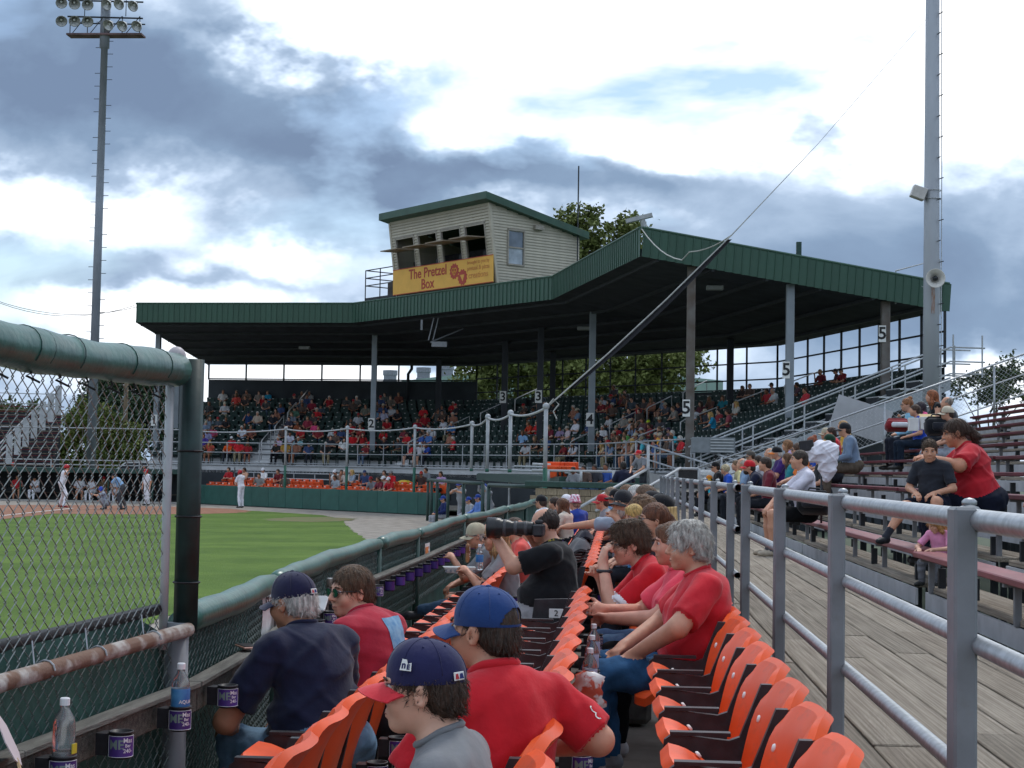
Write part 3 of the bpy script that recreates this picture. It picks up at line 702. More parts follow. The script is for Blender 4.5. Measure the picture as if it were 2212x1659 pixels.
for (x, w_, m, sg, sy) in ((1488, .33, 'b', '5', 882), (1703, .32, 'g', '5', 800), (1910, .34, 'b', '5', 722)):
    r = plan_ray(x); a, c = GP[3]-(GP[3]-GP[2]).normalized()*.5, GP[3]-(GP[3]-GP[2]).normalized()*.5+GN[2]*12
    e = c-a; den = r.x*e.y-r.y*e.x; t = (a.x*e.y-a.y*e.x)/den; p = r*t; d = (p-a).length
    z0 = Z0T+RISE_T*max(0, (d-2)/PITCH_T)-(.5 if d < 3 else 1.0); hh = zroof(d)-z0
    o = link('column', MB().box((0, 0, hh/2), (w_*.8, w_, hh), bev=.02).box((w_*.38, 0, hh/2), (w_*.2, w_*1.1, hh)).mesh('column', COLM[m]), gs, (p.x-G0.x, p.y-G0.y, z0))
    sp = at_y(x-6, sy, p.y); sx_ = sp.x-p.x
    MB().box((sx_, -w_/2-.03, sp.z-z0), (.26, .02, .60)).build('number_sign', SIGNW, o)
    t = link('numeral', text_mesh(sg, .62, BLACKPAINT, .004, .012), o); t.location = (sx_, -w_/2-.045, sp.z-z0); t.rotation_euler.x = math.pi/2
# front guard rail
a = off(1.96)
for z, rr in ((3.18, .032), (2.66, .028), (2.12, .028), (1.98, .035)):
    for i in range(3): relg(MB().tube((a[i].x, a[i].y, z), (a[i+1].x, a[i+1].y, z), rr, n=6)).build('guard_rail', LGREY, gs)
for i in range(3):
    e = a[i+1]-a[i]; n = round(e.length/1.75)
    for k in range(n): p = a[i].lerp(a[i+1], (k+.5)/n); relg(MB().tube((p.x, p.y, 1.95), (p.x, p.y, 3.18), .026, n=6)).build('guard_post', LGREY, gs)
# aisles: aluminium steps and hand rails
AIS = []
stepm = MB().box((0, 0, 0), (1.25, .34, .05)).box((0, -.16, -.1), (1.25, .03, .16)).mesh('aisle_step', mat('bright_aluminium', (.62, .63, .64), .5, .08, 3, metal=.2))
for x in (560, 862, 1216, 1330):
    h = hit(x, 2.3); s0 = h[2]; i = h[1]; P0_ = off(2.0); u = (P0_[i+1]-P0_[i]).normalized(); base_ = P0_[i].lerp(P0_[i+1], s0); AIS.append((i, base_, u))
    ang = math.atan2(u.y, u.x)
    for r in range(NT-1):
        for k in range(2):
            q = base_+GN[i]*(.18+PITCH_T*r+.39*k); link('aisle_step', stepm, gs, (q.x-G0.x, q.y-G0.y, Z0T+RISE_T*(r)+.03+RISE_T*.5*k), ang)
    for r in (1, 4, 7, 10):
        q = base_+GN[i]*(PITCH_T*r); z = Z0T+RISE_T*r; q2 = q+GN[i]*1.6; b = MB()
        b.path([(q.x, q.y, z), (q.x, q.y, z+.95), (q.x+GN[i].x*.15, q.y+GN[i].y*.15, z+1.05), (q2.x, q2.y, z+1.05+.58), (q2.x, q2.y, z+.58)], .03, 6); relg(b).build('hand_rail', mat('white_rail', (.55, .56, .56), .5, .08), gs, True)
def in_aisle(i, p):
    for (j, b_, u) in AIS:
        if i == j and abs((p-b_).dot(u)) < .75: return True
    return False
# ---- dark green seats of the stand
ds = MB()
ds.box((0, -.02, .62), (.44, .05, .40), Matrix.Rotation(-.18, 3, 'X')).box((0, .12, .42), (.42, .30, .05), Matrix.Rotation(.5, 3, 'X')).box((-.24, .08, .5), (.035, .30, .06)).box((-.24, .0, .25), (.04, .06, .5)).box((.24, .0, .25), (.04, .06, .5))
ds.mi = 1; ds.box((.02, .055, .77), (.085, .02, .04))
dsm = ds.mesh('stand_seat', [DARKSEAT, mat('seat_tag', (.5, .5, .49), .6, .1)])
# seats face the field: local +Y is forward
cand = []
for r in range(NT):
    P = off(2.0+PITCH_T*r+.42); z = Z0T+RISE_T*r
    for i in range(3):
        a, c = P[i], P[i+1]; e = c-a; L = e.length; n = int(L/.56)
        for k in range(n):
            p = a+e*((k+.5)/n)
            if in_aisle(i, p): continue
            cand.append((r, i, p, z))
ROWS = {}
cand.sort(key=lambda t: (t[0], t[2].x))
def seat_rot(i): return math.atan2(-GN[i].y, -GN[i].x)-math.pi/2
SEATLAB = 'dark green folding seat in the shaded tiers of the covered grandstand'
rest = MB(); ind = 0
mv = [tuple(v.co) for v in dsm.vertices]; mf = [tuple(p.vertices) for p in dsm.polygons]; mm = [p.material_index for p in dsm.polygons]
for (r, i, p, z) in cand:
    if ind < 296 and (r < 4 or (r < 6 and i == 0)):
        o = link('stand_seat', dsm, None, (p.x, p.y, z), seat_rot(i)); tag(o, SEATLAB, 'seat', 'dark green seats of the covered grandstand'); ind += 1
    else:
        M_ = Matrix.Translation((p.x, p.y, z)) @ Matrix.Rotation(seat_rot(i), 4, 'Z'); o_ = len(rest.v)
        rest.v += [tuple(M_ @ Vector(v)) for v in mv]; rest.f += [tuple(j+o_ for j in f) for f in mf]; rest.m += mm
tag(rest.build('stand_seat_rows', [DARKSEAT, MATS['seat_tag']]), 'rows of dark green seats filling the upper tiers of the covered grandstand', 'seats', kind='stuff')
# ---- stairs at the right end of the stand
E0 = GP[3]; ED = GN[2]; OUT = (GP[3]-GP[2]).normalized()
st = MB()
def ep(d, o, z): q = E0+ED*d+OUT*o; return (q.x, q.y, z)
zs = lambda d: 2.35+.40*(d-3.0)
for o_ in (.25, 1.35):
    st = MB(); q = [ep(3.0, o_, zs(3)-.45), ep(10.9, o_, zs(10.9)-.45), ep(10.9, o_, zs(10.9)), ep(3.0, o_, zs(3))]; q2 = [ep(3.0, o_+.06, zs(3)-.45), ep(10.9, o_+.06, zs(10.9)-.45), ep(10.9, o_+.06, zs(10.9)), ep(3.0, o_+.06, zs(3))]
    relg(st.add(q+q2, [(0, 1, 2, 3), (7, 6, 5, 4), (0, 4, 5, 1), (1, 5, 6, 2), (2, 6, 7, 3), (3, 7, 4, 0)])).build('stair_stringer', mat('stringer_grey', (.30, .33, .36), .55, .1, 1), gs)
ang = math.atan2(ED.y, ED.x)
trm = MB().box((0, 0, 0), (.80, 1.1, .05)).mesh('stair_tread', ALU); rsm = MB().box((0, 0, 0), (.04, 1.1, .36)).mesh('stair_riser', DARKSTEEL)
for k in range(10):
    d = 3.3+.76*k; q = ep(d, .82, zs(d)+.14); link('stair_tread', trm, gs, (q[0]-G0.x, q[1]-G0.y, q[2]), ang)
    q = ep(d-.38, .82, zs(d)-.04); link('stair_riser', rsm, gs, (q[0]-G0.x, q[1]-G0.y, q[2]), ang)
for o_ in (.28, 1.40):
    for h in (1.05, .55, .12): relg(MB().path([ep(1.7, o_, zs(1.7)+h), ep(10.9, o_, zs(10.9)+h), ep(12.2, o_, zs(10.9)+h)], .032, 6)).build('stair_rail', LGREY, gs)
    for k in range(6): d = 1.8+1.85*k; relg(MB().tube(ep(d, o_, zs(d)-.2), ep(d, o_, zs(d)+1.05), .03, n=6)).build('stair_post', LGREY, gs)
# end posts carrying mesh at the top landing
for d in (11.0, 12.1): relg(MB().tube(ep(d, 1.4, zs(10.9)), ep(d, 1.4, zs(10.9)+1.5), .03, n=6)).build('stair_post', LGREY, gs)
# gutter downpipe
q = hit(896, 11.0)[3]; relg(MB().path([(q.x-.3, q.y, 8.0), (q.x-.3, q.y, 7.8), (q.x-.5, q.y, 7.5), (q.x-.5, q.y, 5.9)], .09, 8)).build('downpipe', DARKSTEEL, gs, True)
# ceiling lights and hanging camera rig
lf = MB().box((0, 0, 0), (.62, .35, .16), bev=.02).mesh('ceiling_light', mat('dull_lens', (.28, .29, .29), .6, .1))
for (x, y, d) in ((1540, 657, 3.4), (1257, 707, 4.2), (652, 735, 5)):
    h = hit(x, d); q = h[3]; link('ceiling_light', lf, gs, (q.x-G0.x, q.y-G0.y, zroof(d)-.32))
q = at_y(930, 735, 78.0); rg = MB()
rg.tube((q.x-.1, q.y, q.z), (q.x+.15, q.y, zroof(1.5)), .03, n=5).tube((q.x+.12, q.y, q.z), (q.x+.37, q.y, zroof(1.5)), .03, n=5).tube((q.x, q.y, q.z-.1), (q.x+1.5, q.y+1, zroof(4)-.1), .035, n=5).box((q.x+.45, q.y, q.z-.2), (.75, .4, .25)).box((q.x-.45, q.y, q.z+.75), (.10, .08, .5))
relg(rg).build('camera_rig', mat('rig_grey', (.22, .23, .25), .5, .1), gs)
# roof-top floodlight at the peak and a small vent stub
q = A[3]; relg(MB().box((q.x-.1, q.y+.3, 10.9), (.95, .25, .14), Matrix.Rotation(-.25, 3, 'Y')).tube((q.x+.1, q.y+.3, 10.5), (q.x, q.y+.3, 10.9), .1, n=8)).build('roof_floodlight', LGREY, gs)
q = ep(6.0, -.6, 0); relg(MB().box((q[0], q[1], 10.05), (.18, .18, .6))).build('vent_stub', GREENPAINT, gs)
q0, q1 = at_y(1935, 585, 58.5), at_y(2030, 560, 58.5); relg(MB().path([(q0.x, q0.y, q0.z-1.2), tuple(q0), tuple(q1), (q1.x, q1.y, q1.z-2)], .03, 5).tube((q0.x, q0.y, q0.z-.1), (q1.x, q1.y, q1.z-1.3), .02, n=4)).build('roof_rail', LGREY, gs)

# ================================================================== PRESS BOX
u = (GP[2]-GP[1]).normalized(); nb = GN[1]
def hitx(x, d): return hit(x, d, (1,))[3]
cR, cL = hitx(1067, .35), hitx(851, .35)
W = (cR-cL).length
pbx = thing('press_box', 'cream clapboard press box with open windows on the grandstand roof', 'press box', (cL.x, cL.y, 10.45), math.atan2(u.y, u.x))
# local: x along front (0..W), y back, z up from roof line
D_, HF, HB, LEAN = 4.9, 3.85, 2.75, .55   # depth, front height, rear height, outward lean of the front
CLAP = mat('cream_clapboard', (.46, .42, .34), .6, .06, 2, .05, 10); vary(CLAP, .10, .2, 1.3)
TRIM = mat('taupe_trim', (.30, .27, .23), .6, .1)
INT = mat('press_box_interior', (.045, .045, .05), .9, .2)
yf = lambda z: -LEAN*z/HF
wins = []; nw = 4
zw0, zw1 = 1.52, 3.0
for k in range(nw):
    x0 = .42+k*(W-.5)/nw; wins.append((x0, x0+(W-.5)/nw-.42))
def strips(z):  # solid runs of a front board at height z
    if z < zw0-.06 or z > zw1+.02: return [(0, W)]
    out = []; x = 0
    for (a_, c_) in wins: out.append((x, a_-.05)); x = c_+.05
    out.append((x, W)); return out
bh = .135; z = .0
clapM = {}
while z < HF-.02:
    for (a_, c_) in strips(z+bh/2):
        L = c_-a_; key = round(L, 3)
        if key not in clapM: clapM[key] = MB().add([(0, -.02, 0), (L, -.02, 0), (L, .02, bh+.01), (0, .02, bh+.01), (0, .05, 0), (L, .05, 0), (L, .05, bh), (0, .05, bh)], [(0, 1, 2, 3), (0, 4, 5, 1), (3, 2, 6, 7), (4, 7, 6, 5), (0, 3, 7, 4), (1, 5, 6, 2)]).mesh('clapboard', CLAP)
        o = link('clapboard', clapM[key], pbx, (a_, yf(z)-.02, z))
    z += bh
# side walls (right visible) with clapboards following the slope
def sidewall(x, sgn):
    z = 0
    while z < HF:
        # usable run: from the leaning front edge to the back, under the roof slope
        y0 = yf(z); ymax = D_ if z < HB else (HF-z)/(HF-HB)*(D_+LEAN)-LEAN
        runs = [(y0+.02, ymax)]
        if sgn > 0 and 1.1 < z+bh/2 < 2.75: runs = [(y0+.02, .55), (1.5, ymax)]
        for (a_, c_) in runs:
            if c_-a_ < .08: continue
            m = MB().add([(.025*sgn, a_, 0), (.025*sgn, c_, 0), (-.02*sgn, c_, bh+.01), (-.02*sgn, a_, bh+.01), (-.05*sgn, a_, 0), (-.05*sgn, c_, 0), (-.05*sgn, c_, bh), (-.05*sgn, a_, bh)], [(0, 1, 2, 3), (0, 4, 5, 1), (3, 2, 6, 7), (4, 7, 6, 5), (0, 3, 7, 4), (1, 5, 6, 2)]).mesh('clapboard', CLAP)
            link('clapboard', m, pbx, (x+.02*sgn, 0, z))
        z += bh
sidewall(W, 1); sidewall(0, -1)
MB().box((W/2, D_, HB/2), (W, .06, HB)).build('back_wall', CLAP, pbx)
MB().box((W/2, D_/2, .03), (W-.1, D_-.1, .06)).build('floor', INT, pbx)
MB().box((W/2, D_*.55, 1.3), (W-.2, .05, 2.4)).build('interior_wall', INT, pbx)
for (a_, c_) in wins:
    wn_ = MB(); zz0, zz1 = zw0-.05, zw1+.03
    for (x0, x1, za, zb) in ((a_-.06, c_+.06, zz0-.06, zz0+.02), (a_-.06, c_+.06, zz1-.02, zz1+.06), (a_-.06, a_+.02, zz0, zz1), (c_-.02, c_+.06, zz0, zz1)):
        y0, y1 = yf(za), yf(zb); wn_.add([(x0, y0-.04, za), (x1, y0-.04, za), (x1, y1-.04, zb), (x0, y1-.04, zb), (x0, y0+.06, za), (x1, y0+.06, za), (x1, y1+.06, zb), (x0, y1+.06, zb)], [(0, 1, 2, 3), (7, 6, 5, 4), (0, 4, 5, 1), (1, 5, 6, 2), (2, 6, 7, 3), (3, 7, 4, 0)])
    wf = wn_.build('window', TRIM, pbx)
    zc = zw0+.82; MB().box(((a_+c_)/2, yf(zc)-.52, zc), (c_-a_-.04, 1.05, .05), Matrix.Rotation(.05, 3, 'X')).build('awning_sash', mat('sash_tan', (.25, .20, .15), .6, .1), wf)
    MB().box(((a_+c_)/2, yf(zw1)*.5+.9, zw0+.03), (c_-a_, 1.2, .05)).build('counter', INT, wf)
    # equipment and a person's silhouette-sized monitor on the counter
    MB().box(((a_+c_)/2-.3, .5, zw0+.25), (.4, .06, .3)).box(((a_+c_)/2-.3, .5, zw0+.08), (.06, .06, .12)).build('monitor', BLACKP, wf)
sw = MB().box((W+.05, 1.02, 1.93), (.06, .96, .07)).box((W+.05, 1.02, 1.12), (.08, 1.0, .08)).box((W+.05, 1.02, 2.76), (.08, 1.0, .08)).box((W+.05, .55, 1.94), (.08, .07, 1.7)).box((W+.05, 1.5, 1.94), (.08, .07, 1.7)).build('side_window', TRIM, pbx)
MB().box((W+.01, 1.02, 1.54), (.02, .86, .74)).build('pane', mat('pale_glass', (.30, .35, .40), .15, .25, 2, spec=.8), sw); MB().box((W+.01, 1.02, 2.34), (.02, .86, .76)).build('pane', mat('dark_glass', (.10, .13, .17), .12, .25, 2, spec=.8), sw)
MB().box((W+.12, 2.3, 3.0), (.22, .5, .22), bev=.02).build('wall_lamp', TRIM, pbx)
# corner trims
for x in (0, W): 
    b = MB(); b.add([(x-.07, -.05, 0), (x+.07, -.05, 0), (x+.07, yf(HF)-.05, HF), (x-.07, yf(HF)-.05, HF), (x-.07, .08, 0), (x+.07, .08, 0), (x+.07, yf(HF)+.08, HF), (x-.07, yf(HF)+.08, HF)], [(0, 1, 2, 3), (7, 6, 5, 4), (0, 4, 5, 1), (1, 5, 6, 2), (2, 6, 7, 3), (3, 7, 4, 0)]); b.build('corner_trim', CLAP, pbx)
# roof of the box: slopes down to the back
zb_ = lambda y: HF+.06-(HF-HB)/(D_+LEAN)*(y+LEAN)
y0, y1 = -LEAN-.45, D_+.35; b = MB(); x0, x1 = -.35, W+.35
b.add([(x0, y0, zb_(y0)), (x1, y0, zb_(y0)), (x1, y1, zb_(y1)), (x0, y1, zb_(y1)), (x0, y0, zb_(y0)+.34), (x1, y0, zb_(y0)+.34), (x1, y1, zb_(y1)+.34), (x0, y1, zb_(y1)+.34)], [(3, 2, 1, 0), (4, 5, 6, 7), (0, 1, 5, 4), (1, 2, 6, 5), (2, 3, 7, 6), (3, 0, 4, 7)])
b.build('roof', GREENROOF, pbx)
MB().tube((W+.2, D_-.25, .8), (W+.2, D_-.25, HB+3.5), .035, n=6).build('antenna', DARKSTEEL, pbx); MB().tube((W*.45, 0, HF), (W*.45, 0, HF+.65), .03, n=5).build('antenna', DARKSTEEL, pbx)
# banner: flat print on a hung sheet (mascot left out)
BAN = mat('banner_yellow', (.76, .43, .09), .7, .06, 1.5, .05, 4)
BRED = mat('banner_red', (.42, .065, .045), .7, .05); BORG = mat('banner_orange', (.60, .25, .07), .7, .05)
bw, bhh = W+.05, 1.30
ban = MB().box((W/2, 0, 0), (bw, .03, bhh)).build('banner', BAN, pbx); ban.location = (0, -.26, .86)
ban.rotation_euler.x = .02
for (z_, ) in ((bhh/2-.02,), (-bhh/2+.02,)): MB().box((W/2, -.02, z_), (bw, .012, .035)).build('border', BRED, ban)
def onban(me, x, z): o = link('lettering', me, ban, (x, -.024, z)); o.rotation_euler.x = math.pi/2; return o
o = onban(text_mesh('The Pretzel', .70, BRED, .003, .012), W*.365, .26); o = onban(text_mesh('Box', .70, BRED, .003, .012), W*.365, -.30)
for t_, s_, z_ in (('brought to you by', .24, .42), ('pretzel & pizza', .30, .14), ('creations', .42, -.2)): onban(text_mesh(t_, s_, BORG, .003, .004), W*.865, z_)
for (gx, gz) in ((.635, .12), (.715, -.22)):
    g = MB(); pts = []
    for k in range(24):
        a_ = 2*math.pi*k/24; rr = .40 if k % 2 else .33; pts.append((W*gx+rr*math.cos(a_), gz+rr*math.sin(a_)))
    g.prism(pts, 'y', .012, -.024); g.build('emblem', BRED, ban)
    g = MB(); 
    if gx < .7:
        for (ox, oz, r_) in ((-.09, .05, .10), (.09, .05, .10), (0, -.09, .09)): g.path([(W*gx+ox+r_*math.cos(a_), -.034, gz+oz+r_*math.sin(a_)) for a_ in [j*.52 for j in range(12)]], .022, 4, closed=True)
    else: g.prism([(W*gx-.17, gz+.12), (W*gx+.17, gz+.12), (W*gx+.02, gz-.2)], 'y', .01, -.034)
    g.build('emblem', BAN, ban)
# stair landing left of the press box
ld = thing('roof_landing', 'open steel landing with railings beside the press box', 'landing', (cL.x, cL.y, 10.45), math.atan2(u.y, u.x))
b = MB(); b.box((-1.5, 1.2, .25), (2.9, 2.6, .12)); b.build('deck', DARKSTEEL, ld)
for z_ in (.95, 1.35, 1.75):
    MB().path([(-.1, -.1, z_), (-2.9, -.1, z_), (-2.9, 2.5, z_)], .03, 5).build('rail', DARKSTEEL, ld)
for x_ in (-.1, -1.5, -2.9): MB().tube((x_, -.1, 0), (x_, -.1, 1.75), .03, n=5).build('post', DARKSTEEL, ld)
MB().box((-1.3, 1.4, .75), (2.2, .9, .9)).build('tarp', mat('brown_tarp', (.06, .05, .045), .8, .4, 3, .5, 6), ld)
MB().box((-.5, .8, 1.45), (1.1, .5, .05)).box((-.5, .8, 1.7), (1.0, .3, .25)).build('equipment', DARKSTEEL, ld)
ORD = ['first', 'second', 'third', 'fourth', 'fifth', 'sixth', 'seventh', 'eighth', 'ninth', 'tenth', 'eleventh', 'twelfth', 'thirteenth', 'fourteenth', 'fifteenth', 'sixteenth', 'seventeenth', 'eighteenth', 'nineteenth', 'twentieth'] + ['%dth' % k if k % 10 not in (1, 2, 3) else '%d%s' % (k, {1: 'st', 2: 'nd', 3: 'rd'}[k % 10]) for k in range(21, 120)]
# ================================================================== GREEN FIELD WALL with box seats behind
W0, W1 = Vector((-21.6, 80.6)), Vector((-7.4, 67.3)); WD = (W1-W0).normalized(); WN = Vector((-WD.y, WD.x))
wl_ = thing('field_wall', 'low padded green wall between the field and the orange box seats', 'wall', (W0.x, W0.y, 0), math.atan2(WD.y, WD.x))
WL = (W1-W0).length; n = 14
pdm = MB().box((0, 0, .49), (WL/n-.012, .12, .94), bev=.015).mesh('wall_pad', GREENWALL)
for k in range(n): link('wall_pad', pdm, wl_, ((k+.5)*WL/n, 0, 0))
MB().box((WL/2, .02, .03), (WL, .1, .06)).build('footing', BLACKPAINT, wl_)
bs = MB().box((0, -.02, .60), (.46, .05, .42), Matrix.Rotation(-.15, 3, 'X'), .02).box((0, .14, .52), (.44, .05, .36), Matrix.Rotation(-.25, 3, 'X'), .02)
bs.mi = 1; bs.box((.08, .035, .74), (.10, .02, .05)); bs.mi = 2; bs.box((-.25, .05, .3), (.03, .28, .5))
bsm = bs.mesh('stadium_seat', [ORANGE2, WHITEPAINT, BLACKP])
wang = math.atan2(-WN.y, -WN.x)-math.pi/2
struct(MB().add([(*(W0+WN*.1), .25), (*(W1+WN*.1), .25), (*(W1+WN*6), .25), (*(W0+WN*6), .25)], [(0, 1, 2, 3)]).build('box_seat_terrace', CONC))
for row, (dd, zz) in enumerate(((1.0, .30), (1.9, .55))):
    for k in range(31):
        p = W0+WD*(.35+.575*k)+WN*dd
        if row == 1 and k in (15, 16, 22): continue
        tag(link('stadium_seat', bsm, None, (p.x, p.y, zz), wang), '%s orange box seat from the left in the %s row behind the green wall' % (ORD[k], ('front', 'back')[row]), 'seat', 'orange box seats behind the green wall')
b = MB(); q0, q1 = W0+WN*2.6, W0+WN*2.6+WD*10.5
br = thing('box_railing', 'grey pipe railing behind the orange box seats', 'railing', (q0.x, q0.y, .3))
for z in (1.62, 1.35): MB().tube((0, 0, z-.3), (q1.x-q0.x, q1.y-q0.y, z-.3), .03, n=6).build('rail', LGREY, br)
for k in range(7): p = (q1-q0)*(k/6); MB().tube((p.x, p.y, 0), (p.x, p.y, 1.32), .03, n=6).build('post', LGREY, br)
# yellow and green litter bin behind the box seats
p = W0+WD*12.2+WN*4.0
lb = thing('litter_bin', 'green litter bin with yellow lid behind the orange box seats', 'bin', (p.x, p.y, .25))
MB().lathe([(.30, 0), (.36, .9), (.37, .95)], 14).build('bin_body', mat('bin_green', (.02, .13, .06), .5, .1), lb, True); MB().lathe([(.39, .95), (.40, 1.05), (.2, 1.15), (0, 1.17)], 14).build('lid', mat('bin_yellow', (.65, .45, .04), .5, .1), lb, True)

# ================================================================== BACKSTOP SCREEN POSTS with top cable
PST = [(616, None), (749, None), (895, None), (1018, 62.2), (1052, 54.0), (1101, 50.0), (1177.5, 44.4)]
tops = []
ws = thing('screen_posts', 'row of grey netting posts with green feet along the field wall', 'netting posts', (W0.x, W0.y, 0)); V0 = ws.location.copy()
for k, (x, Y) in enumerate(PST):
    r = plan_ray(x)
    if Y is None:
        e = W1-W0; a = W0+WN*.16; den = r.x*e.y-r.y*e.x; t = (a.x*e.y-a.y*e.x)/den; p = r*t
    else: p = r*(Y/r.y)
    zt_ = 3.72; p3 = Vector((p.x, p.y, 0)); rad = .058
    z0 = 0 if k in (0, 1, 2, 6) else 1.9; zg = 2.0 if k < 6 else 2.05
    if z0 < zg: MB().tube(p3-V0+Vector((0, 0, z0)), p3-V0+Vector((0, 0, zg)), rad*1.1, n=10).build('post_foot', mat('post_green', (.015, .10, .065), .5, .1), ws, True)
    o = MB(); o.tube(p3-V0+Vector((0, 0, max(z0, zg-.02))), p3-V0+Vector((0, 0, zt_)), rad, n=10); o.ell(p3-V0+Vector((0, 0, zt_+.04)), (.1, .1, .1), 10, 6); o.build('post', LGREY, ws, True)
    tops.append(p3+Vector((0, 0, zt_)))
pl_ = at_y(408, 936, 83); tops = [Vector((pl_.x, pl_.y, 3.75))]+tops
b = MB(); pts = []
for a, c in zip(tops, tops[1:]):
    for j in range(8): t = j/8; p = a.lerp(c, t); p.z -= .12*4*t*(1-t); pts.append(p-V0)
pts.append(tops[-1]-V0); b.path(pts, .035, 6); b.build('top_cable', LGREY, ws, True)
# rope with bundled netting up to the light pole
rt = tops[-1]; ptop = Vector((pp.x-.2, 47.8, at_y(1985, 40, 47.8).z))
rp_ = thing('guy_rope', 'rope with bundled black netting running up to the tall light pole', 'rope', rt)
k1 = rt.lerp(ptop, .47)
b = MB(); b.path([(0, 0, 0)]+[(ptop-rt)*t+Vector((0, 0, -.5*4*t*(1-t))) for t in (.15, .3, .47, .7, 1)], [.022, .022, .022, .018, .008, .006], 5); b.build('rope', mat('rope_pale', (.40, .40, .38), .8, .15), rp_)
b = MB(); P = []
for j in range(20):
    t = .06+.40*j/19; p = (ptop-rt)*t+Vector((0, 0, -.5*4*t*(1-t))); w_ = .095*math.sin(math.pi*j/19)+.006; P.append([p+Vector((0, 0, -.01)), p+Vector((.05, .05, -.5*w_)), p+Vector((.12, .0, -w_))])
b.grid(P); b.build('netting', mat('black_netting', (.02, .02, .024), .9, .2), rp_)
kp = (ptop-rt)*.47+Vector((0, 0, -.5)); cq = Vector((A[3].x, A[3].y-.1, 10.45))-rt
b = MB(); b.path([kp.lerp(cq, t)+Vector((0, 0, -.9*4*t*(1-t)*(.7 if t < .5 else 1))) for t in [j/12 for j in range(13)]], .02, 5); b.path([(.0, 0, .0), (.2, 0, .25), (.35, 0, .1), (.2, 0, -.1), (.3, 0, -.3)], .02, 4); b.build('rope_end', mat('rope_pale', 0), rp_)

# ================================================================== FIRST-BASE DUGOUT
def dl(Y, o=0): # point on the dugout front line, o metres behind it
    t = (62.2-Y)/(62.2-44.4); x = -5.65+t*3.65; return Vector((x+.966*o, Y+.2*o))
dg_ = thing('home_dugout', 'sunken dugout with dark green roof beam and pipe guards by the grandstand', 'dugout', (-4, 53, 0)); DG0 = dg_.location.copy()
def reld(b): b.v = [(p[0]-DG0.x, p[1]-DG0.y, p[2]) for p in b.v]; return b
def slab(p, q, o0, o1, z0, z1):
    a, c = dl(p, o0), dl(q, o0); d, e = dl(q, o1), dl(p, o1)
    return [(a.x, a.y, z0), (c.x, c.y, z0), (d.x, d.y, z0), (e.x, e.y, z0), (a.x, a.y, z1), (c.x, c.y, z1), (d.x, d.y, z1), (e.x, e.y, z1)], [(0, 1, 2, 3), (7, 6, 5, 4), (0, 4, 5, 1), (1, 5, 6, 2), (2, 6, 7, 3), (3, 7, 4, 0)]
reld(MB().add(*slab(65, 45.2, .6, 3.2, 1.64, 1.82))).build('roof', GREENPAINT, dg_)
reld(MB().add(*slab(65, 45.2, .55, .6, 1.55, 1.80))).build('roof_beam', mat('beam_green', (.022, .06, .05), .5, .15), dg_)
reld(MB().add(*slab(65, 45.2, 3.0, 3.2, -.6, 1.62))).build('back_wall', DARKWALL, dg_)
reld(MB().add(*slab(65, 45.2, .7, 3.0, -.62, -.60))).build('floor', CONC, dg_)
reld(MB().add(*slab(64, 46, 2.3, 2.8, -.2, -.14))).build('bench', WOODD, dg_)
for Y in (64.8, 57, 50): a = dl(Y, .8); reld(MB().tube((a.x, a.y, -.6), (a.x, a.y, 1.62), .05, n=8)).build('column', LGREY, dg_)
for (z, o_) in ((1.98, .9), (2.12, 1.4)):
    a, c = dl(60, o_), dl(45.5, o_); reld(MB().tube((a.x, a.y, z), (c.x, c.y, z-.05), .04, n=6)).build('stored_rail', LGREY, dg_)
# pipe guards in front
GUARD = mat('guard_green', (.018, .045, .040), .45, .2, 8)
def guard(pts, ztop=1.55, nm='pipe_guard', zb=-.1, posts=None, r=.06):
    b = MB(); b.path([(p.x, p.y, ztop) for p in pts], r, 8); reld(b).build(nm, GUARD, dg_, True)
    for p in (posts or pts): reld(MB().tube((p.x, p.y, zb), (p.x, p.y, ztop), r*.95, n=8)).build('guard_post', GUARD, dg_, True)
g0, g1 = at_y(925, 1036, 61.0), at_y(1043, 1048, 49.0)
gl = [Vector((g0.x, g0.y)).lerp(Vector((g1.x, g1.y)), t) for t in (0, .08, .2, .42, .7, 1)]
guard(gl)
a, c = at_y(1056, 1046, 48.2), at_y(1168, 1048, 45.2); guard([Vector((a.x, a.y)), Vector((c.x, c.y))], 1.52)
# tan split-block end wall and the low terrace beyond it
BLK = [mat('tan_block_%d' % k, c_, .9, .2, 14, .8, 18, stretch=(6, 6, .8)) for k, c_ in enumerate(((.27, .215, .145), (.235, .185, .125), (.30, .24, .165)))]
bw_ = thing('block_wall', 'tan split-face block wall with dark green coping at the dugout end', 'wall', at_y(1180, 1090, 43.5)); p0, p1 = at_y(1150, 1050, 43.6), at_y(1395, 1052, 41.0)
e = Vector((p1.x-p0.x, p1.y-p0.y)); L = e.length; ang = math.atan2(e.y, e.x); bw_.location = (p0.x, p0.y, 0); bw_.rotation_euler.z = ang
bms = [MB().box((0, 0, 0), (.385, .2, .185), bev=.008).mesh('block', m_) for m_ in BLK]
nb_ = int(L/.4)+1
for r_ in range(8):
    for k in range(nb_): link('block', bms[(k*7+r_*3+(k*r_) % 2) % 3], bw_, ((k+.5+(r_ % 2)*.5)*.4, 0, .05+.195*r_))
MB().box((L/2, 0, 1.62), (L+.3, .32, .16), bev=.02).build('coping', GREENPAINT, bw_)
struct(MB().add([(p0.x, p0.y+.2, 1.42), (p1.x, p1.y+.2, 1.42), (p1.x+3, p1.y+16, 1.42), (p0.x+1.5, p0.y+16, 1.42)], [(0, 1, 2, 3)]).build('side_terrace', CONC))
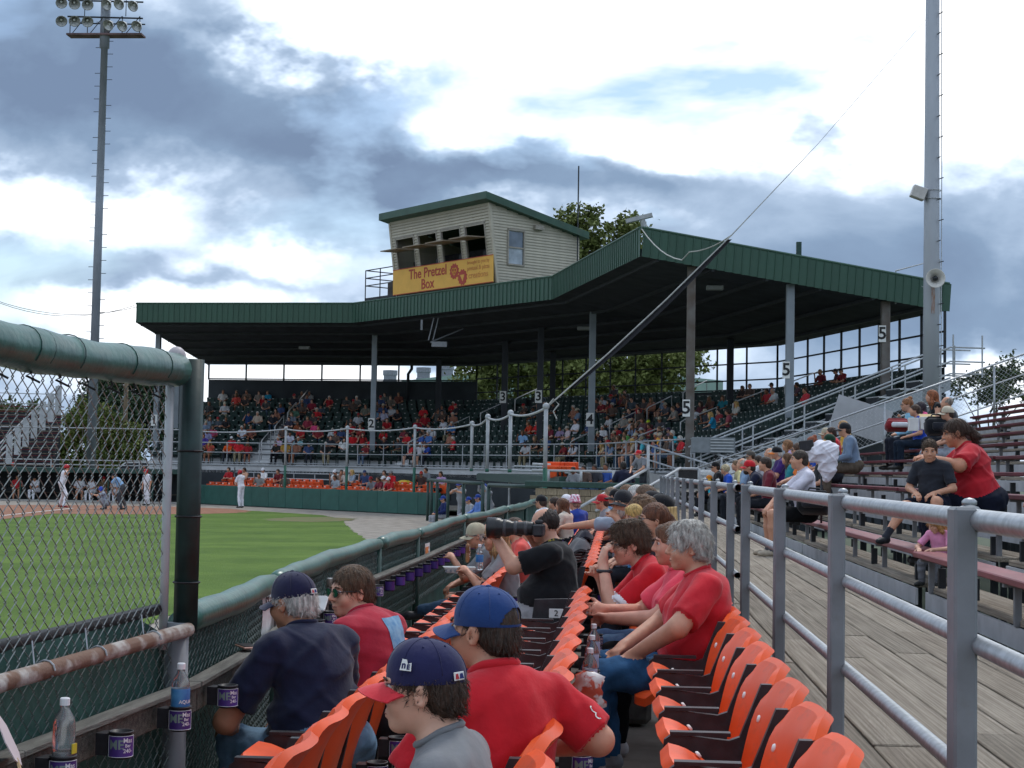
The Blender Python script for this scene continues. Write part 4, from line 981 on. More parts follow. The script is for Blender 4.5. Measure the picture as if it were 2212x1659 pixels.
# orange seats on that terrace
for k, x in enumerate((1192, 1201, 1213, 1220, 1226, 1233)):
    p = at_y(x, 1040, 46.5); tag(link('stadium_seat', bsm, None, (p.x, 46.5, 1.43), R(160)), '%s orange seat from the left on the terrace above the tan block wall' % ORD[k], 'seat', 'orange seats above the tan block wall')
tr = thing('terrace_railing', 'grey pipe railing of the terrace and steps above the tan block wall', 'railing', (p0.x, p0.y, 1.4)); T0 = tr.location.copy()
def relt(b): b.v = [(p[0]-T0.x, p[1]-T0.y, p[2]-T0.z) for p in b.v]; return b
def pp_(x, y, Y): return tuple(at_y(x, y, Y))
for pts in ([(1150, 1016, 46), (1330, 1019, 44)], [(1150, 1002, 46), (1178, 1004, 46)], [(1398, 1013, 41), (1240, 1103, 37)], [(1470, 1011, 41), (1312, 1103, 37)], [(1395, 1048, 41), (1288, 1103, 37)], [(1430, 1068, 39), (1345, 1103, 37)]):
    pts = [(max(1150, x-0), y, Y) for x, y, Y in pts]
    relt(MB().path([pp_(*p) for p in pts], .035, 7)).build('rail', LGREY, tr, True)
for x, y0, y1, Y in ((1400, 1013, 1062, 41), (1255, 1018, 1040, 44.5), (1325, 1017, 1042, 44), (1185, 1017, 1042, 45.5), (1400, 962, 1060, 41), (1462, 1012, 1062, 41), (1510, 1012, 1060, 41)):
    relt(MB().tube(pp_(x, y0, Y), pp_(x, y1, Y), .04, n=7)).build('post', LGREY, tr, True)
relt(MB().path([pp_(1462, 1012, 41), pp_(1510, 1013, 41)], .035, 7)).build('rail', LGREY, tr, True)
gp = MB().box(pp_(1487, 1034, 41.2), (.52, .04, .5)); relt(gp).build('gate_panel', BLACKP, tr)
relt(MB().box(pp_(1470, 1049, 41.0), (.10, .02, .05))).build('plate', WHITEPAINT, tr)
# concrete ramp walls right of the stand front and its rails
rw = thing('ramp', 'grey concrete ramp with pipe railings below the right end of the grandstand', 'ramp', (2.5, 50, 0)); RW0 = rw.location.copy()
def relr(b): b.v = [(p[0]-RW0.x, p[1]-RW0.y, p[2]) for p in b.v]; return b
pa, pb, pc = at_y(1378, 1016, 60), at_y(1545, 1052, 52), at_y(1470, 1034, 56)
RAMPM = mat('ramp_concrete', (.33, .33, .325), .85, .12, 1.2, .1, 20)
relr(MB().add([(pa.x, pa.y, 0), (pb.x, pb.y, 0), tuple(pb), tuple(pa), (pa.x, pa.y+.3, 0), (pb.x+.3, pb.y+.2, 0), (pb.x+.3, pb.y+.2, pb.z), (pa.x, pa.y+.3, pa.z)], [(0, 1, 2, 3), (7, 6, 5, 4), (3, 2, 6, 7), (0, 3, 7, 4), (1, 5, 6, 2)])).build('ramp_wall', RAMPM, rw)
for pts in ([(1374, 953, 60.5), (1560, 1012, 52.5), (1640, 1042, 49)], [(1374, 985, 60.5), (1560, 1044, 52.5), (1600, 1055, 49)], [(1478, 967, 57.5), (1500, 966, 57), (1600, 998, 53), (1690, 1030, 50)]):
    relr(MB().path([pp_(*p) for p in pts], .035, 7)).build('rail', LGREY, rw, True)
for x, y0, y1, Y in ((1374, 953, 1012, 60.5), (1415, 966, 1022, 58.8), (1455, 978, 1030, 57), (1500, 966, 1035, 56), (1520, 1000, 1045, 55), (1575, 1018, 1062, 52)):
    relr(MB().tube(pp_(x, y0, Y), pp_(x, y1, Y), .032, n=6)).build('post', LGREY, rw, True)
# louvred unit and white utility tank under the stairs
q = at_y(1540, 962, 55.2); lv = thing('louvred_unit', 'grey louvred ventilation unit below the grandstand stairs', 'ventilation unit', tuple(q))
MB().box((0, 0, 0), (1.45, .9, .52), bev=.01).build('casing', mat('unit_grey', (.20, .22, .235), .6, .1), lv)
for k in range(5): MB().box((.28, -.47, .19-.1*k), (.78, .05, .035)).build('louvre', mat('unit_light', (.42, .44, .45), .5, .1), lv)
MB().tube((.1, 0, -.26), (.1, 0, -1.6), .05, n=6).build('stand', BLACKPAINT, lv)
q = at_y(1625, 1003, 54.5); tk = thing('utility_trailer', 'white box trailer parked under the grandstand stairs', 'trailer', (q.x, q.y, 0))
MB().box((0, 0, 1.55), (3.6, 1.6, 1.1), bev=.08).build('body', mat('trailer_white', (.60, .60, .59), .5, .08, 2, .1, 10), tk); MB().box((0, -.83, 1.9), (3.6, .03, .06)).build('trim', LGREY, tk)
for sx in (-1.2, 1.2): MB().lathe([(.0, -.1), (.32, -.1), (.35, 0), (.32, .1), (0, .1)], 14, (sx, -.6, .35), Matrix.Rotation(math.pi/2, 3, 'X')).build('wheel', BLACKP, tk, True)
MB().box((0, 0, .85), (3.4, .15, .35)).build('chassis', DARKSTEEL, tk)
# white cloth on the ramp rail
q = at_y(1568, 1028, 50); tag(MB().grid([[Vector((q.x+.28*i/5, q.y+.03*math.sin(i*2.1+j), q.z+.4-.8*j/6)) for j in range(7)] for i in range(6)]).grid([[Vector((q.x+.28*i/5, q.y+.012+.03*math.sin(i*2.1+j), q.z+.4-.8*j/6)) for j in range(7)] for i in range(6)]).build('white_sheet', cloth('#e8e8e8')), 'white cloth sheet hung on the ramp railing', 'cloth')

# ================================================================== FAR DUGOUT (visitors) and far bleachers on the left
fd = thing('far_dugout', 'long dark dugout beyond home plate behind the chain-link screen', 'dugout', (-31, 79.6, 0)); FD0 = fd.location.copy()
def relq(b): b.v = [(p[0]-FD0.x, p[1]-FD0.y, p[2]) for p in b.v]; return b
x0, x1, y0 = -40, -21.8, 79.8
relq(MB().box(((x0+x1)/2, y0+1.6, 1.58), (x1-x0, 3.4, .22))).build('roof', GREENPAINT, fd)
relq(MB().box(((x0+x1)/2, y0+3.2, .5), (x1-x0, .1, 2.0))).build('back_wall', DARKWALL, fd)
relq(MB().box(((x0+x1)/2, y0+2.5, .38), (x1-x0, .5, .06))).build('bench', WOODD, fd)
relq(MB().box(((x0+x1)/2, y0-.02, .02), (x1-x0, .08, .10))).build('step_edge', mat('dugout_kerb', (.35, .34, .32), .8, .1), fd)
for k in range(8): x = x0+(x1-x0)*(k+.3)/8; relq(MB().tube((x, y0+.1, 0), (x, y0+.1, 1.5), .045, n=6)).build('column', GREENPAINT, fd)
for z in (1.86, 2.1): relq(MB().tube((x0, y0, z), (x1, y0, z), .03, n=6)).build('rail', LGREY, fd)
relq(MB().tube((x0, y0-.3, 3.75), (x1+.2, y0+.3, 3.72), .03, n=5)).build('net_cable', LGREY, fd)
for k in range(4): x = x0+(x1-x0)*(k+.5)/4; relq(MB().tube((x, y0, 1.7), (x, y0, 2.1), .03, n=5)).build('rail_post', LGREY, fd)
fbl = thing('far_bleachers', 'weathered open bleachers with a long diagonal stair rail at far left', 'bleachers', (-41, 96, 0))
for r_ in range(11):
    MB().box((0, r_*.75, 2.0+.36*r_), (13.4-.42*r_, .26, .06)).build('bench_plank', MAROON, fbl); MB().box((0, r_*.75+.3, 1.78+.36*r_), (13.2-.42*r_, .3, .05)).build('footboard', WOODS[r_ % 3], fbl)
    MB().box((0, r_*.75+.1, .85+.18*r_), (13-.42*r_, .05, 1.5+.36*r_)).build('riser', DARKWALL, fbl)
def sr(x, y): q = at_y(x, y, 95); return Vector((q.x+41, -1, q.z))
for dy_ in (0, 17, 30): MB().tube(sr(0, 958+dy_), sr(128, 832+dy_), .05, n=6).build('stair_rail', mat('bright_rail', (.62, .63, .64), .5, .06), fbl)
for k, x in enumerate((20, 38, 56, 74, 92, 110, 126)): y = 958-(x*126/128); MB().box((sr(x, y)+sr(x, y+62))/2, (.36, .1, (sr(x, y).z-sr(x, y+62).z))).build('stair_post', LGREY, fbl)
for dy_ in (0, 22): MB().tube(sr(-20, 848+dy_), sr(128, 852+dy_), .03, n=5).build('back_rail', LGREY, fbl)

# ================================================================== TREES, FAR BUILDING, WIRES
def leafmat(nm, c1, c2): return mat(nm, c1, .7, 0, .5, 0, col2=c2, spec=.25, lo=.3, hi=.7)
def tree(name, label, loc, h, blobs, n, leaf, m, seed, trunk_r=.3, lean=(0, 0)):
    rr = random.Random(seed); t = thing(name, label, 'tree', loc)
    b = MB(); tp_ = Vector((lean[0], lean[1], h*.55)); b.path([(0, 0, -.3), tuple(tp_*.5+Vector((rr.uniform(-.2, .2), 0, 0))), tuple(tp_)], [trunk_r, trunk_r*.8, trunk_r*.5], 9)
    for (c, r) in blobs: 
        c = Vector(c); s = tp_*rr.uniform(.5, 1); mid = s.lerp(c, .5)+Vector((rr.uniform(-.4, .4), rr.uniform(-.4, .4), rr.uniform(0, .5))); b.path([s, mid, c], [trunk_r*.35, trunk_r*.22, trunk_r*.08], 6)
    b.build('trunk', BARK, t, True)
    L = MB(); tv = sum(r**2 for _, r in blobs)
    for (c, r) in blobs:
        c = Vector(c); k = int(n*r**2/tv); ncl = max(5, int(k/26)); cl = []
        for _ in range(ncl):
            d = Vector((rr.gauss(0, 1), rr.gauss(0, 1), rr.gauss(0, 1))).normalized(); cl.append(c+d*r*(rr.random()**.45)*Vector((1, 1, .85)).length/1.65)
        for _ in range(k):
            q = cl[rr.randrange(ncl)]; p = q+Vector((rr.gauss(0, 1), rr.gauss(0, 1), rr.gauss(0, .8)))*leaf*1.5
            nrm = Vector((rr.gauss(0, 1), rr.gauss(0, 1), rr.gauss(.5, 1))).normalized(); a = nrm.orthogonal().normalized(); a = Matrix.Rotation(rr.random()*6.28, 3, nrm) @ a; c_ = nrm.cross(a); s = leaf*rr.uniform(.6, 1.2)
            L.add([p-a*s, p+c_*s*.55+nrm*s*.15, p+a*s, p-c_*s*.55+nrm*s*.15], [(0, 1, 2, 3)])
    L.build('crown', m, t); return t
SYC = leafmat('sycamore_leaf', (.085, .115, .028), (.19, .215, .065)); DARKT = leafmat('dark_leaf', (.018, .045, .022), (.05, .085, .035)); YELT = leafmat('yellow_green_leaf', (.065, .10, .02), (.16, .18, .045)); MIDT = leafmat('mid_leaf', (.04, .07, .022), (.10, .13, .045))
def tb(x, y, Y, r, L0): q = at_y(x, y, Y); return ((q.x-L0[0], q.y-L0[1]+rnd.uniform(-2, 2), q.z-L0[2]), r)
Yb = 112; L0 = (at_y(1245, 900, Yb).x, Yb, 0)
tree('sycamore_tree', 'tall leafy sycamore rising behind the roof between press box and peak', L0, 19, [tb(x, y, Yb, r, L0) for x, y, r in ((1274, 466, .75), (1238, 482, 1.0), (1252, 505, 1.5), (1232, 525, 1.1), (1275, 530, 1.4), (1222, 560, 1.9), (1265, 570, 2.0), (1208, 595, 2.5), (1260, 620, 2.5), (1150, 760, 3), (1080, 790, 3.2), (1240, 790, 3.5), (1190, 830, 2.6), (1040, 820, 2))], 26000, .20, SYC, 3, .35)
L0 = (at_y(1390, 900, Yb).x, Yb, 0)
tree('sycamore_tree', 'second sycamore whose top shows left of the roof peak', L0, 18, [tb(x, y, Yb, r, L0) for x, y, r in ((1365, 484, .85), (1345, 502, 1.1), (1335, 515, .9), (1375, 505, .9), (1360, 540, 1.5), (1380, 600, 2.5), (1340, 790, 3), (1410, 780, 3), (1460, 790, 2.2), (1480, 780, 1.2), (1370, 830, 2.5))], 13000, .20, SYC, 4, .35)
Yl = 140; L0 = (at_y(290, 990, Yl).x, Yl, 0)
tree('leafy_tree', 'big dark leafy tree behind the screen left of the grandstand', L0, 9, [tb(x, y, Yl, r, L0) for x, y, r in ((180, 870, 1.6), (215, 830, 1.7), (190, 905, 1.8), (235, 870, 2), (255, 820, 1.7), (295, 815, 2.1), (330, 830, 2), (345, 870, 2.2), (300, 880, 2.4), (260, 930, 2.4), (340, 920, 2.4), (375, 850, 1.6), (380, 910, 2))], 14000, .22, DARKT, 6, .4)
Ys = 122; L0 = (at_y(200, 1000, Ys).x, Ys, 0)
tree('leafy_shrub_tree', 'yellow-green bushy tree behind the far dugout', L0, 4.5, [tb(x, y, Ys, r, L0) for x, y, r in ((165, 900, .9), (195, 890, .9), (250, 905, 1), (140, 945, 1.3), (185, 930, 1.4), (230, 940, 1.5), (280, 950, 1.2), (120, 975, 1.1), (160, 985, 1.5), (215, 985, 1.6), (270, 990, 1.4))], 11000, .17, YELT, 7, .2)
for k, (x, y, Y, lab) in enumerate(((20, 890, 170, 'small distant tree at the far left edge'), (52, 885, 175, 'small round distant tree beside the far-left bleachers'))):
    L0 = (at_y(x, 990, Y).x, Y, 0); tree('distant_tree', lab, L0, 5, [tb(x+dx, y+dy, Y, r, L0) for dx, dy, r in ((0, 0, 1.2), (-14, 10, 1.3), (12, 14, 1.3), (0, 30, 1.6))], 900, .3, MIDT, 9+k, .25)
Yr = 62; L0 = (at_y(2140, 990, Yr).x, Yr, 0)
tree('young_tree', 'small bright tree behind the chain-link fence at the top of the bleachers', L0, 5.5, [tb(x, y, Yr, r, L0) for x, y, r in ((2090, 830, .35), (2110, 815, .45), (2145, 825, .5), (2175, 805, .5), (2195, 830, .45), (2120, 850, .55), (2160, 855, .6), (2200, 860, .5))], 2600, .10, MIDT, 12, .12)
# pale green building behind the stand
Yg = 150
bb = thing('warehouse', 'pale green metal building with roof vents behind the grandstand', 'building', (0, Yg, 0))
o = [at_y(x, y, Yg) for x, y in ((700, 842), (1190, 786), (1562, 822))]
MB().add([(o[0].x, 0, 0), (o[2].x, 0, 0), (o[2].x, 0, o[2].z), (o[1].x, 0, o[1].z), (o[0].x, 0, o[0].z), (o[0].x, 20, 0), (o[2].x, 20, 0), (o[2].x, 20, o[2].z), (o[1].x, 20, o[1].z), (o[0].x, 20, o[0].z)], [(0, 1, 2, 3, 4), (9, 8, 7, 6, 5), (1, 6, 7, 2), (0, 4, 9, 5), (4, 3, 8, 9), (3, 2, 7, 8)]).build('wall', mat('pale_green_sheet', (.24, .35, .30), .6, .06, .6, stretch=(3, 1, .2)), bb)
for x in range(int(o[0].x)+1, int(o[2].x), 6): MB().box((x, -.05, 4.4), (.12, .08, 8.4)).build('wall_seam', mat('seam_green', (.19, .28, .24), .6, .05), bb)
for (x, y) in ((836, 818), (909, 812), (960, 806)):
    q = at_y(x, y+8, Yg); MB().lathe([(.7, -1), (.7, .25), (.62, .3), (.62, .75), (.7, .8), (.7, 1.25), (0, 1.3)], 12, (q.x, 2, q.z)).build('roof_vent', mat('vent_grey', (.22, .23, .26), .6, .1), bb)
for k, (x0_, y0_, x1_, y1_) in enumerate(((0, 655, 290, 660), (-20, 645, 300, 662))):
    a, c = at_y(x0_, y0_, 120), at_y(x1_, y1_, 120); b = MB(); b.path([a.lerp(c, t)-Vector((0, 0, .9*4*t*(1-t)))-a for t in [j/10 for j in range(11)]], .02, 4); o = b.build('overhead_wire', DARKSTEEL, None, loc=a); tag(o, ('lower', 'upper')[k]+' sagging overhead wire left of the grandstand roof', 'wire')
q = at_y(268, 990, 130); p_ = thing('utility_pole', 'brown wooden utility pole behind the screen panel', 'pole', (q.x, 130, 0)); zt_ = at_y(268, 745, 130).z
MB().path([(0, 0, 0), (0, 0, zt_)], [.22, .17], 10).build('pole', mat('creosote', (.15, .11, .07), .85, .3, 3), p_, True); MB().box((0, 0, zt_-.6), (.1, .1, .5)).build('bracket', DARKSTEEL, p_)
# parked cars beyond the dugout
for k, (x, c) in enumerate(((345, (.62, .63, .64)), (428, (.55, .56, .57)))):
    q = at_y(x*.9, 1012, 100); ct = thing('parked_car', ('white car parked behind the far dugout left of the screen post', 'silver car parked behind the far dugout right of the tower')[k], 'car', (q.x, 100, .6))
    pr_ = [(-2.1, .35), (-2.15, .8), (-1.6, .95), (-.95, 1.45), (.6, 1.5), (1.3, 1.0), (2.1, .85), (2.15, .4)]; MB().prism(pr_, 'y', 1.7).build('body', mat('car_paint_%d' % k, c, .3, .05, coat=.5), ct); MB().prism([(-1.45, .95), (-.9, 1.38), (.55, 1.42), (1.1, 1.0)], 'y', 1.72).build('windows', mat('car_glass', (.02, .025, .03), .1, .1), ct)
    for sx in (-1.3, 1.3): MB().lathe([(0, -.1), (.3, -.1), (.33, 0), (.3, .1), (0, .1)], 12, (sx, -.8, .3), Matrix.Rotation(math.pi/2, 3, 'X')).build('wheel', BLACKP, ct, True)
# ================================================================== ORANGE STADIUM SEATS OF THE NEAR ROWS
def seat_back_mesh():
    b = MB(); NU, NV = 14, 10; F_, K_ = [], []
    for j in range(NV+1):
        v = j/NV; fr, bk = [], []
        for i in range(NU+1):
            u = -1+2*i/NU; x = u*(.238-.022*(1-v)); z = .405+.425*v
            z -= .050*max(0, (abs(u)-.55)/.45)**2.6*v**4
            y = -.015-.12*v+.06*u*u*(.5+.5*v)-.03*v**7
            dent = .010*max(0, 1-(u/.55)**4)*max(0, 1-((v-.45)/.34)**4)      # moulded hollow
            fr.append(Vector((x, y-dent, z))); th = .022+.022*v**5+.006*abs(u)
            bk.append(Vector((x*.985, y-th, z-.004*v)))
        F_.append(fr); K_.append(bk)
    b.grid(F_); b.grid([r[::-1] for r in K_])
    def rim(a, c): b.add(a+c, [(k, k+1, k+1+len(a), k+len(a)) for k in range(len(a)-1)])
    mid = lambda a, c, o: [(p+q)/2+o for p, q in zip(a, c)]
    t = mid(F_[-1], K_[-1], Vector((0, 0, .016))); rim(F_[-1][::-1], t[::-1]); rim(t[::-1], K_[-1][::-1]); rim(K_[0][::-1], F_[0][::-1])
    for s in (0, -1):
        a, c = [r[s] for r in F_], [r[s] for r in K_]; m = mid(a, c, Vector((.008*(1 if s else -1), 0, 0)))
        if s: rim(a, m); rim(m, c)
        else: rim(m, a); rim(c, m)
    return b.mesh('seat_back', ORANGE, True)
def seat_pan_mesh(ang):
    b = MB(); NU, NV = 10, 12; T, B_ = [], []
    for j in range(NV+1):
        s = j/NV; tr, br = [], []
        for i in range(NU+1):
            u = -1+2*i/NU; x = u*(.222-.02*s**3); y = .285*s; z = .018*math.sin(s*math.pi*1.1)-.030*s**6-.016*(1-u*u)*math.sin(math.pi*min(1, s*1.15))
            y -= .05*s**2*max(0, (abs(u)-.5)/.5)**2.5
            tr.append(Vector((x, y, z))); br.append(Vector((x*.97, y*.985, z-.028-.022*(1-abs(2*s-1)**3)-.01*s**6)))
        T.append(tr); B_.append(br)
    b.grid([r[::-1] for r in T]); b.grid(B_)
    def rim(a, c): b.add(a+c, [(k, k+1, k+1+len(a), k+len(a)) for k in range(len(a)-1)])
    rim(T[-1], B_[-1]); rim(B_[0], T[0])
    rim([r[0] for r in T], [r[0] for r in B_]); rim([r[-1] for r in B_], [r[-1] for r in T])
    M_ = Matrix.Rotation(ang, 3, 'X'); b.v = [tuple(M_ @ Vector(p)+Vector((0, .015, .43))) for p in b.v]
    return b.mesh('seat_pan', ORANGE, True)
def arm_mesh():
    b = MB(); pr = [(-.02, 0), (.07, 0), (.055, .34), (.075, .47), (.215, .55), (.238, .58), (.234, .610), (.21, .628), (.02, .612), (-.015, .625), (-.085, .80), (-.12, .80), (-.04, .42)]
    b.prism(pr, 'x', .030); b.box((0, .115, .632), (.042, .20, .012)); b.box((0, .02, .01), (.09, .2, .02)); return b.mesh('arm_frame', BLACKP)
def bolt_mesh():
    b = MB(); b.lathe([(.0, .006), (.010, .005), (.014, .0), (.014, -.004)], 10, rot=Matrix.Rotation(math.pi/2, 3, 'X')); return b.mesh('bolt', WHITEP, True)
SB, PAN_UP, PAN_DN, ARM, BOLT = seat_back_mesh(), seat_pan_mesh(R(50)), seat_pan_mesh(R(6)), arm_mesh(), bolt_mesh()
LABW = mat('label_white', (.72, .72, .74), .5, .04); LABG = mat('label_grey_green', (.20, .27, .24), .5, .1)
def wrap(me, r, a0, z0, name, m):
    n = me.copy(); n.name = name
    for v in n.vertices: a = a0+v.co.x/r; v.co = (r*math.sin(a), -r*math.cos(a), z0+v.co.y)
    n.materials.clear(); n.materials.append(m); return n
CUPR = .046
def cup_meshes():
    b = MB(); b.lathe([(.040, 0), (CUPR-.004, .004), (CUPR-.002, .098), (CUPR+.003, .1), (CUPR+.003, .106), (CUPR-.004, .106), (CUPR-.007, .012), (0, .01)], 20)
    b.box((0, .065, .055), (.075, .05, .085)); b.box((0, .05, .055), (.05, .05, .04)); cup = b.mesh('cup_ring', BLACKP)
    for p in cup.polygons: p.use_smooth = len(p.vertices) == 4 and p.area < .002
    lb = MB(); P = []
    for k in range(15):
        a = R(-138)+R(156)*k/14; P.append([Vector(((CUPR+.0012)*math.sin(a), -(CUPR+.0012)*math.cos(a), z)) for z in (.010, .090)])
    lb.grid(P); label = lb.mesh('label', PURPLE, True)
    e = MB(); e.path([((CUPR+.002)*math.sin(R(-138)+R(156)*k/14), -(CUPR+.002)*math.cos(R(-138)+R(156)*k/14), z) for z, ks in ((.0095, range(15)), (.0905, range(14, -1, -1))) for k in ks], .0011, 4, closed=True)
    edge = e.mesh('label_edge', LABW)
    tm = wrap(text_mesh('ME', .050, LABG, 0, .0012), CUPR+.0022, R(-86), .056, 'lettering', LABG)
    tx = []
    for (s, sz, z) in (('Mas', .026, .073), ('Ber', .018, .053), ('240-', .022, .033)): tx.append(wrap(text_mesh(s, sz, LABW, 0, .0004), CUPR+.0022, R(-28), z, 'lettering', LABW))
    return cup, label, edge, tm, tx
CUP, LAB, LEDGE, LME, LTX = cup_meshes()
def add_cup(parent, loc, rz=0, full=True):
    c = link('cup_holder', CUP, parent, loc, rz); c.scale = (.8, .8, .8); l = link('label', LAB, c)
    if full:
        link('lettering', LME, c)
        for t in LTX: link('lettering', t, c)
        link('label_edge', LEDGE, c)
    return c
OCC = {'A': (6.55, 7.35, 13.6, 14.4, 15.4, 16.3), 'B': (3.55, 4.35), 'C': (8.05, 8.7, 9.3, 11.4, 12.4, 13.3, 12.2, 15.2, 15.6, 18.6, 17.4, 21.0)}
free = lambda row, y: min(abs(y-v) for v in OCC[row]) > .36
def seat(Y, X, zf, up, label, grp, cup=True, full=True, last=False):
    t = thing('folding_seat', label, 'seat', (X, Y, zf), R(90)+rnd.uniform(-.015, .015), grp)
    link('seat_back', SB, t); link('seat_pan', PAN_UP if up else PAN_DN, t); link('arm_frame', ARM, t, (-.272, 0, 0))
    if last: link('arm_frame', ARM, t, (.272, 0, 0))
    if full:
        for sx in (-1, 1): o = link('bolt', BOLT, t, (sx*.185, -.070, .70)); o.rotation_euler.x = R(196)
        if up:
            for sx in (-1, 1): o = link('bolt', BOLT, t, (sx*.165, .125, .582)); o.rotation_euler.x = R(-40)
    if cup: add_cup(t, (.0, -.235, .50), 0, full)
    return t
XC, XB, XA = .40, -.34, -1.08
SEATS_C, SEATS_B, SEATS_A = {}, {}, {}
occC = range(7, 46)
ysC = [4.60+.556*k for k in range(-1, 45)]
for k, y in enumerate(ysC):
    if y > 28: break
    SEATS_C[k] = y; seat(y, XC, FLOOR_C, free('C', y), '%s orange folding seat from the near end of the back row by the walkway' % ORD[k], 'orange seats of the back row', cup=False, full=k < 9)
ysB = [5.30+.543*k for k in range(-4, 8)]+[12.1+.543*k for k in range(28)]
for k, y in enumerate(ysB):
    SEATS_B[k] = y; seat(y, XB, FLOOR_C, free('B', y), '%s orange folding seat from the near end of the middle row' % ORD[k], 'orange seats of the middle row', full=y < 10, last=(k == 11))
ysA = [4.70+.543*k for k in range(42)]
for k, y in enumerate(ysA):
    if y > 26: break
    SEATS_A[k] = y; seat(y, XA, FLOOR_A, free('A', y), '%s orange folding seat from the near end of the front row' % ORD[k], 'orange seats of the front row', full=y < 8)
# black end panel with row number beside the photographer
ep_ = thing('row_end_panel', 'black row-end panel with white number 2 plate in the middle row', 'panel', (XB+.06, 9.62, FLOOR_C))
MB().prism([(-.25, .34), (-.0, .30), (.05, .74), (-.20, .73)], 'y', .03).box((-.2, 0, .15), (.05, .04, .3)).build('panel', BLACKP, ep_)
MB().box((-.07, -.020, .65), (.085, .008, .055), bev=.003).build('plate', WHITEP, ep_)
o = link('lettering', text_mesh('2', .05, BLACKPAINT, .0005, .0004), ep_, (-.07, -.0255, .65)); o.rotation_euler.x = math.pi/2
ep2 = copy_tree(ep_); ep2.location = (XB+.02, 19.2, FLOOR_C); tag(ep2, 'smaller distant black row-end panel with white plate in the middle row', 'panel')

# ---- cup holders along the fence shelf
def fence_pt(y, o=0):
    for k in range(len(FP)-1):
        if FP[k][1] <= y <= FP[k+1][1]:
            t = (y-FP[k][1])/(FP[k+1][1]-FP[k][1]); a, c = Vector(FP[k]), Vector(FP[k+1]); d = (c-a).normalized(); return a.lerp(c, t)+Vector((d.y, -d.x))*o
    return Vector(FP[-1])
cupY = [at_x(x, y, -1.55).y for x, y in ((125, 1690), (240, 1605), (345, 1552), (417, 1512), (485, 1482), (548, 1450))]
cy_ = [4.58, 5.02, 5.56, 6.10, 6.62, 7.15]
yy = 7.15
while yy < 22: yy += .54; cy_.append(yy)
CUPS = []
for k, y in enumerate(cy_):
    p = fence_pt(y, .19); c = add_cup(None, (p.x, p.y, 1.075-.0), R(80), y < 12)
    tag(c, '%s purple-labelled black cup holder from the left along the fence rail' % ORD[k], 'cup holder', 'cup holders along the fence rail'); CUPS.append(c)
# ---- bottles, can, fan, bags
PET = mat('clear_plastic', (.85, .88, .9), .08, .03, spec=.5, trans=.88); CAPW = mat('bottle_cap', (.75, .76, .78), .4, .05)
def bottle(loc, label, lab_m, fill=True, s=1.0, txt=None, rz=0):
    t = thing('water_bottle', label, 'bottle', loc, rz); t.scale = (s, s, s)
    MB().lathe([(.0, .002), (.028, 0), (.032, .008), (.032, .06), (.030, .065), (.032, .07), (.032, .135), (.029, .155), (.014, .182), (.0125, .19), (.0125, .2)], 18).build('bottle_body', PET, t, True)
    MB().lathe([(.0145, .192), (.0145, .21), (.012, .213), (0, .213)], 14).build('cap', CAPW, t)
    if lab_m: MB().lathe([(.0326, .065), (.0328, .066), (.0328, .125), (.0326, .126)], 18).build('bottle_label', lab_m, t, True)
    if txt:
        m = wrap(text_mesh(txt, .017, LABW, 0, .0004), .0335, 0, .082, 'lettering', LABW); link('lettering', m, t)
    return t
BLUEL = mat('blue_label', (.02, .10, .35), .4, .3, 8, col2=(.10, .35, .60)); YEL = mat('yellow_label', (.6, .5, .05), .4, .1)
p = CUPS[2].location; bottle(p+Vector((0, 0, .02)), 'water bottle with blue label and white cap in a fence cup holder', BLUEL, txt='AQUAFINA', rz=R(80))
p = CUPS[0].location; t = bottle(p+Vector((.0, 0, .035)), 'empty clear bottle with white cap at the lower left corner', None, rz=R(80), s=1.0); MB().box((0, -.034, .07), (.026, .003, .028)).build('bottle_label', YEL, t); MB().box((.02, -.027, .068), (.014, .003, .028), Matrix.Rotation(.7, 3, 'Z')).build('bottle_label', mat('red_label', (.5, .05, .04), .5, .1), t)
p = CUPS[5].location; t = thing('drink_can', 'blue and red drink can in a fence cup holder beside the man in navy', 'can', p+Vector((0, 0, .015)))
MB().lathe([(.024, 0), (.033, .008), (.033, .068)], 18).build('can_wrap', mat('can_red', (.30, .03, .03), .5, .15), t, True); MB().lathe([(.0328, .068), (.0328, .11), (.027, .124)], 18).build('can_body', mat('can_blue', (.01, .05, .30), .25, .2, metal=.5), t, True); MB().lathe([(.027, .124), (.026, .121), (0, .12)], 16).build('can_lid', ALU, t, True)
p = fence_pt(9.9, .12); t = thing('drink_can', 'silver and brown drink can standing on the fence shelf', 'can', (p.x, p.y, 1.185)); MB().lathe([(.024, 0), (.033, .008), (.033, .11), (.027, .122), (0, .12)], 14).build('can_body', mat('can_brown', (.35, .28, .24), .35, .4, 20, metal=.5), t, True); MB().lathe([(.0285, .118), (.0285, .123), (.02, .124)], 14).build('can_lid', ALU, t)
p = fence_pt(9.1, .16); tag(MB().box((0, 0, 0), (.075, .15, .009), Matrix.Rotation(.5, 3, 'X'), .003).box((0, 0, .006), (.066, .135, .002), Matrix.Rotation(.5, 3, 'X')).build('mobile_phone', mat('phone_face', (.45, .46, .47), .2, .1), loc=(p.x, p.y, 1.22)), 'mobile phone propped in a cup holder on the fence shelf', 'phone')
p = fence_pt(7.05, .07); t = thing('phone_case', 'pink-rimmed phone lying on the fence shelf beside the blue can', 'phone', (p.x, p.y, 1.20), R(30)); MB().box((0, 0, 0), (.07, .14, .009), bev=.003).build('case', mat('pink_case', (.62, .36, .28), .5, .1), t); MB().box((0, 0, .006), (.06, .13, .002)).build('screen', BLACKP, t)
q = at_x(30, 1625, -1.62); t = thing('hand_fan', 'pale pink paper hand fan with wooden stick at the lower left edge', 'fan', q, R(60)); 
